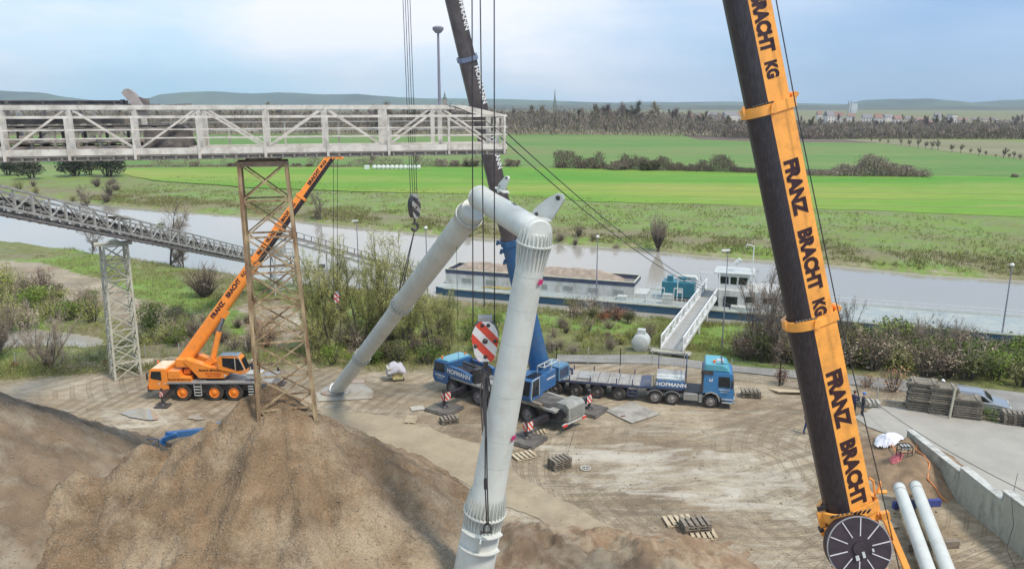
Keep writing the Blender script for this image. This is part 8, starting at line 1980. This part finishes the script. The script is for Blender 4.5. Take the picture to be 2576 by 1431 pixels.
JN = mat('navy_jacket', (.025,.03,.075), .8, var=.2); JB = mat('black_jacket', (.02,.022,.03), .8); TN = mat('navy_trousers', (.03,.035,.06), .8); TB = mat('blue_overalls', (.03,.055,.20), .8); HW = mat('white_helmet', (.78,.78,.78), .4); HB_ = mat('blue_helmet', (.05,.16,.42), .4)
p = G(2145, 1042, 0); person((p.x, p.y, 0), 2.6, JN, TN, 'worker in navy jacket and dark hood, left of the pair beside the giant boom', headgear=None, pose='pocket')
p = G(2168, 1046, 0); person((p.x, p.y, 0), 1.2, JB, TN, 'worker in black jacket and blue helmet standing beside a colleague', headgear=HB_, pose='pocket')
p = G(2029, 1092, 0); person((p.x, p.y, 0), 1.8, TB, TB, 'worker in blue overalls half hidden left of the giant boom', pose='walk')
p = G(628, 985, 0); person((p.x+.1, 58.4, .55), 3.3, JN, TN, 'worker in navy jacket and white helmet behind the orange crane', headgear=HW, pose='stand')
p = G(2406, 1040, .05); person((p.x, p.y+2.2, .05), .4, TB, TB, 'worker in blue behind the right stack of timber mats', pose='stand', headgear=HW)
p = G(2575, 1068, 0); person((p.x+.4, p.y, 0), .9, mat('purple_jacket', (.10,.04,.14), .8), TN, 'figure in dark purple cut by the right edge', pose='stand')
# ---- loose stones on the gravel slopes and yard
r = random.Random(33); sv = []; sf = []
def stone(p, s_):
    o = len(sv); k = [Vector((1,0,0)),Vector((-1,0,0)),Vector((0,1,0)),Vector((0,-1,0)),Vector((0,0,.8)),Vector((0,0,-.8))]
    for q in k: sv.append(p+Vector((q.x*s_*r.uniform(.6,1.3), q.y*s_*r.uniform(.6,1.3), q.z*s_*r.uniform(.5,1.1))))
    for f in ((0,2,4),(2,1,4),(1,3,4),(3,0,4),(2,0,5),(1,2,5),(3,1,5),(0,3,5)): sf.append(tuple(o+i for i in f))
n = 0
while n < 20000:
    x = r.uniform(-28, 6); y = r.uniform(26, 48); z = max(pile_h(x, y), pile2_h(x, y))
    if z > .05: stone(Vector((x, y, z+.01)), r.choice([.02,.025,.03,.035,.05]) if r.random() < .985 else .06); n += 1
for i in range(5000):
    u = r.uniform(0, 2500); v = 950+r.random()**.8*480; p = G(u, v, 0)
    if p.y < interp(EDGE, p.x): stone(Vector((p.x, p.y, .03)), r.choice([.02,.03,.04]) if r.random() < .95 else .08)
me = fastmesh('stones', [tuple(q) for q in sv], sf, veg_mat('grey_brown_stones', [(.13,.09,.055),(.24,.185,.125),(.36,.30,.225)], scale=6)); o = bpy.data.objects.new('stones', me); COL.objects.link(o); tag(o, 'loose stones scattered over the gravel piles and the yard', kind='stuff')
# ---- air
b = MB(); b.box(-6800, 6800, -120, 7380, -5.3, 260); hz = b.make('haze', MATS['white_paint'], None, loc=(0,0,0)); hm = bpy.data.materials.new('haze_air'); hm.use_nodes = True; t = hm.node_tree; t.nodes.clear()
pv = t.nodes.new('ShaderNodeVolumePrincipled'); pv.inputs['Color'].default_value = (.80,.91,1.0,1); pv.inputs['Density'].default_value = 1.1e-4; pv.inputs['Anisotropy'].default_value = .2
mo = t.nodes.new('ShaderNodeOutputMaterial'); t.links.new(pv.outputs[0], mo.inputs['Volume']); hz.data.materials.clear(); hz.data.materials.append(hm); tag(hz, 'thin bluish haze over the whole valley', kind='stuff')
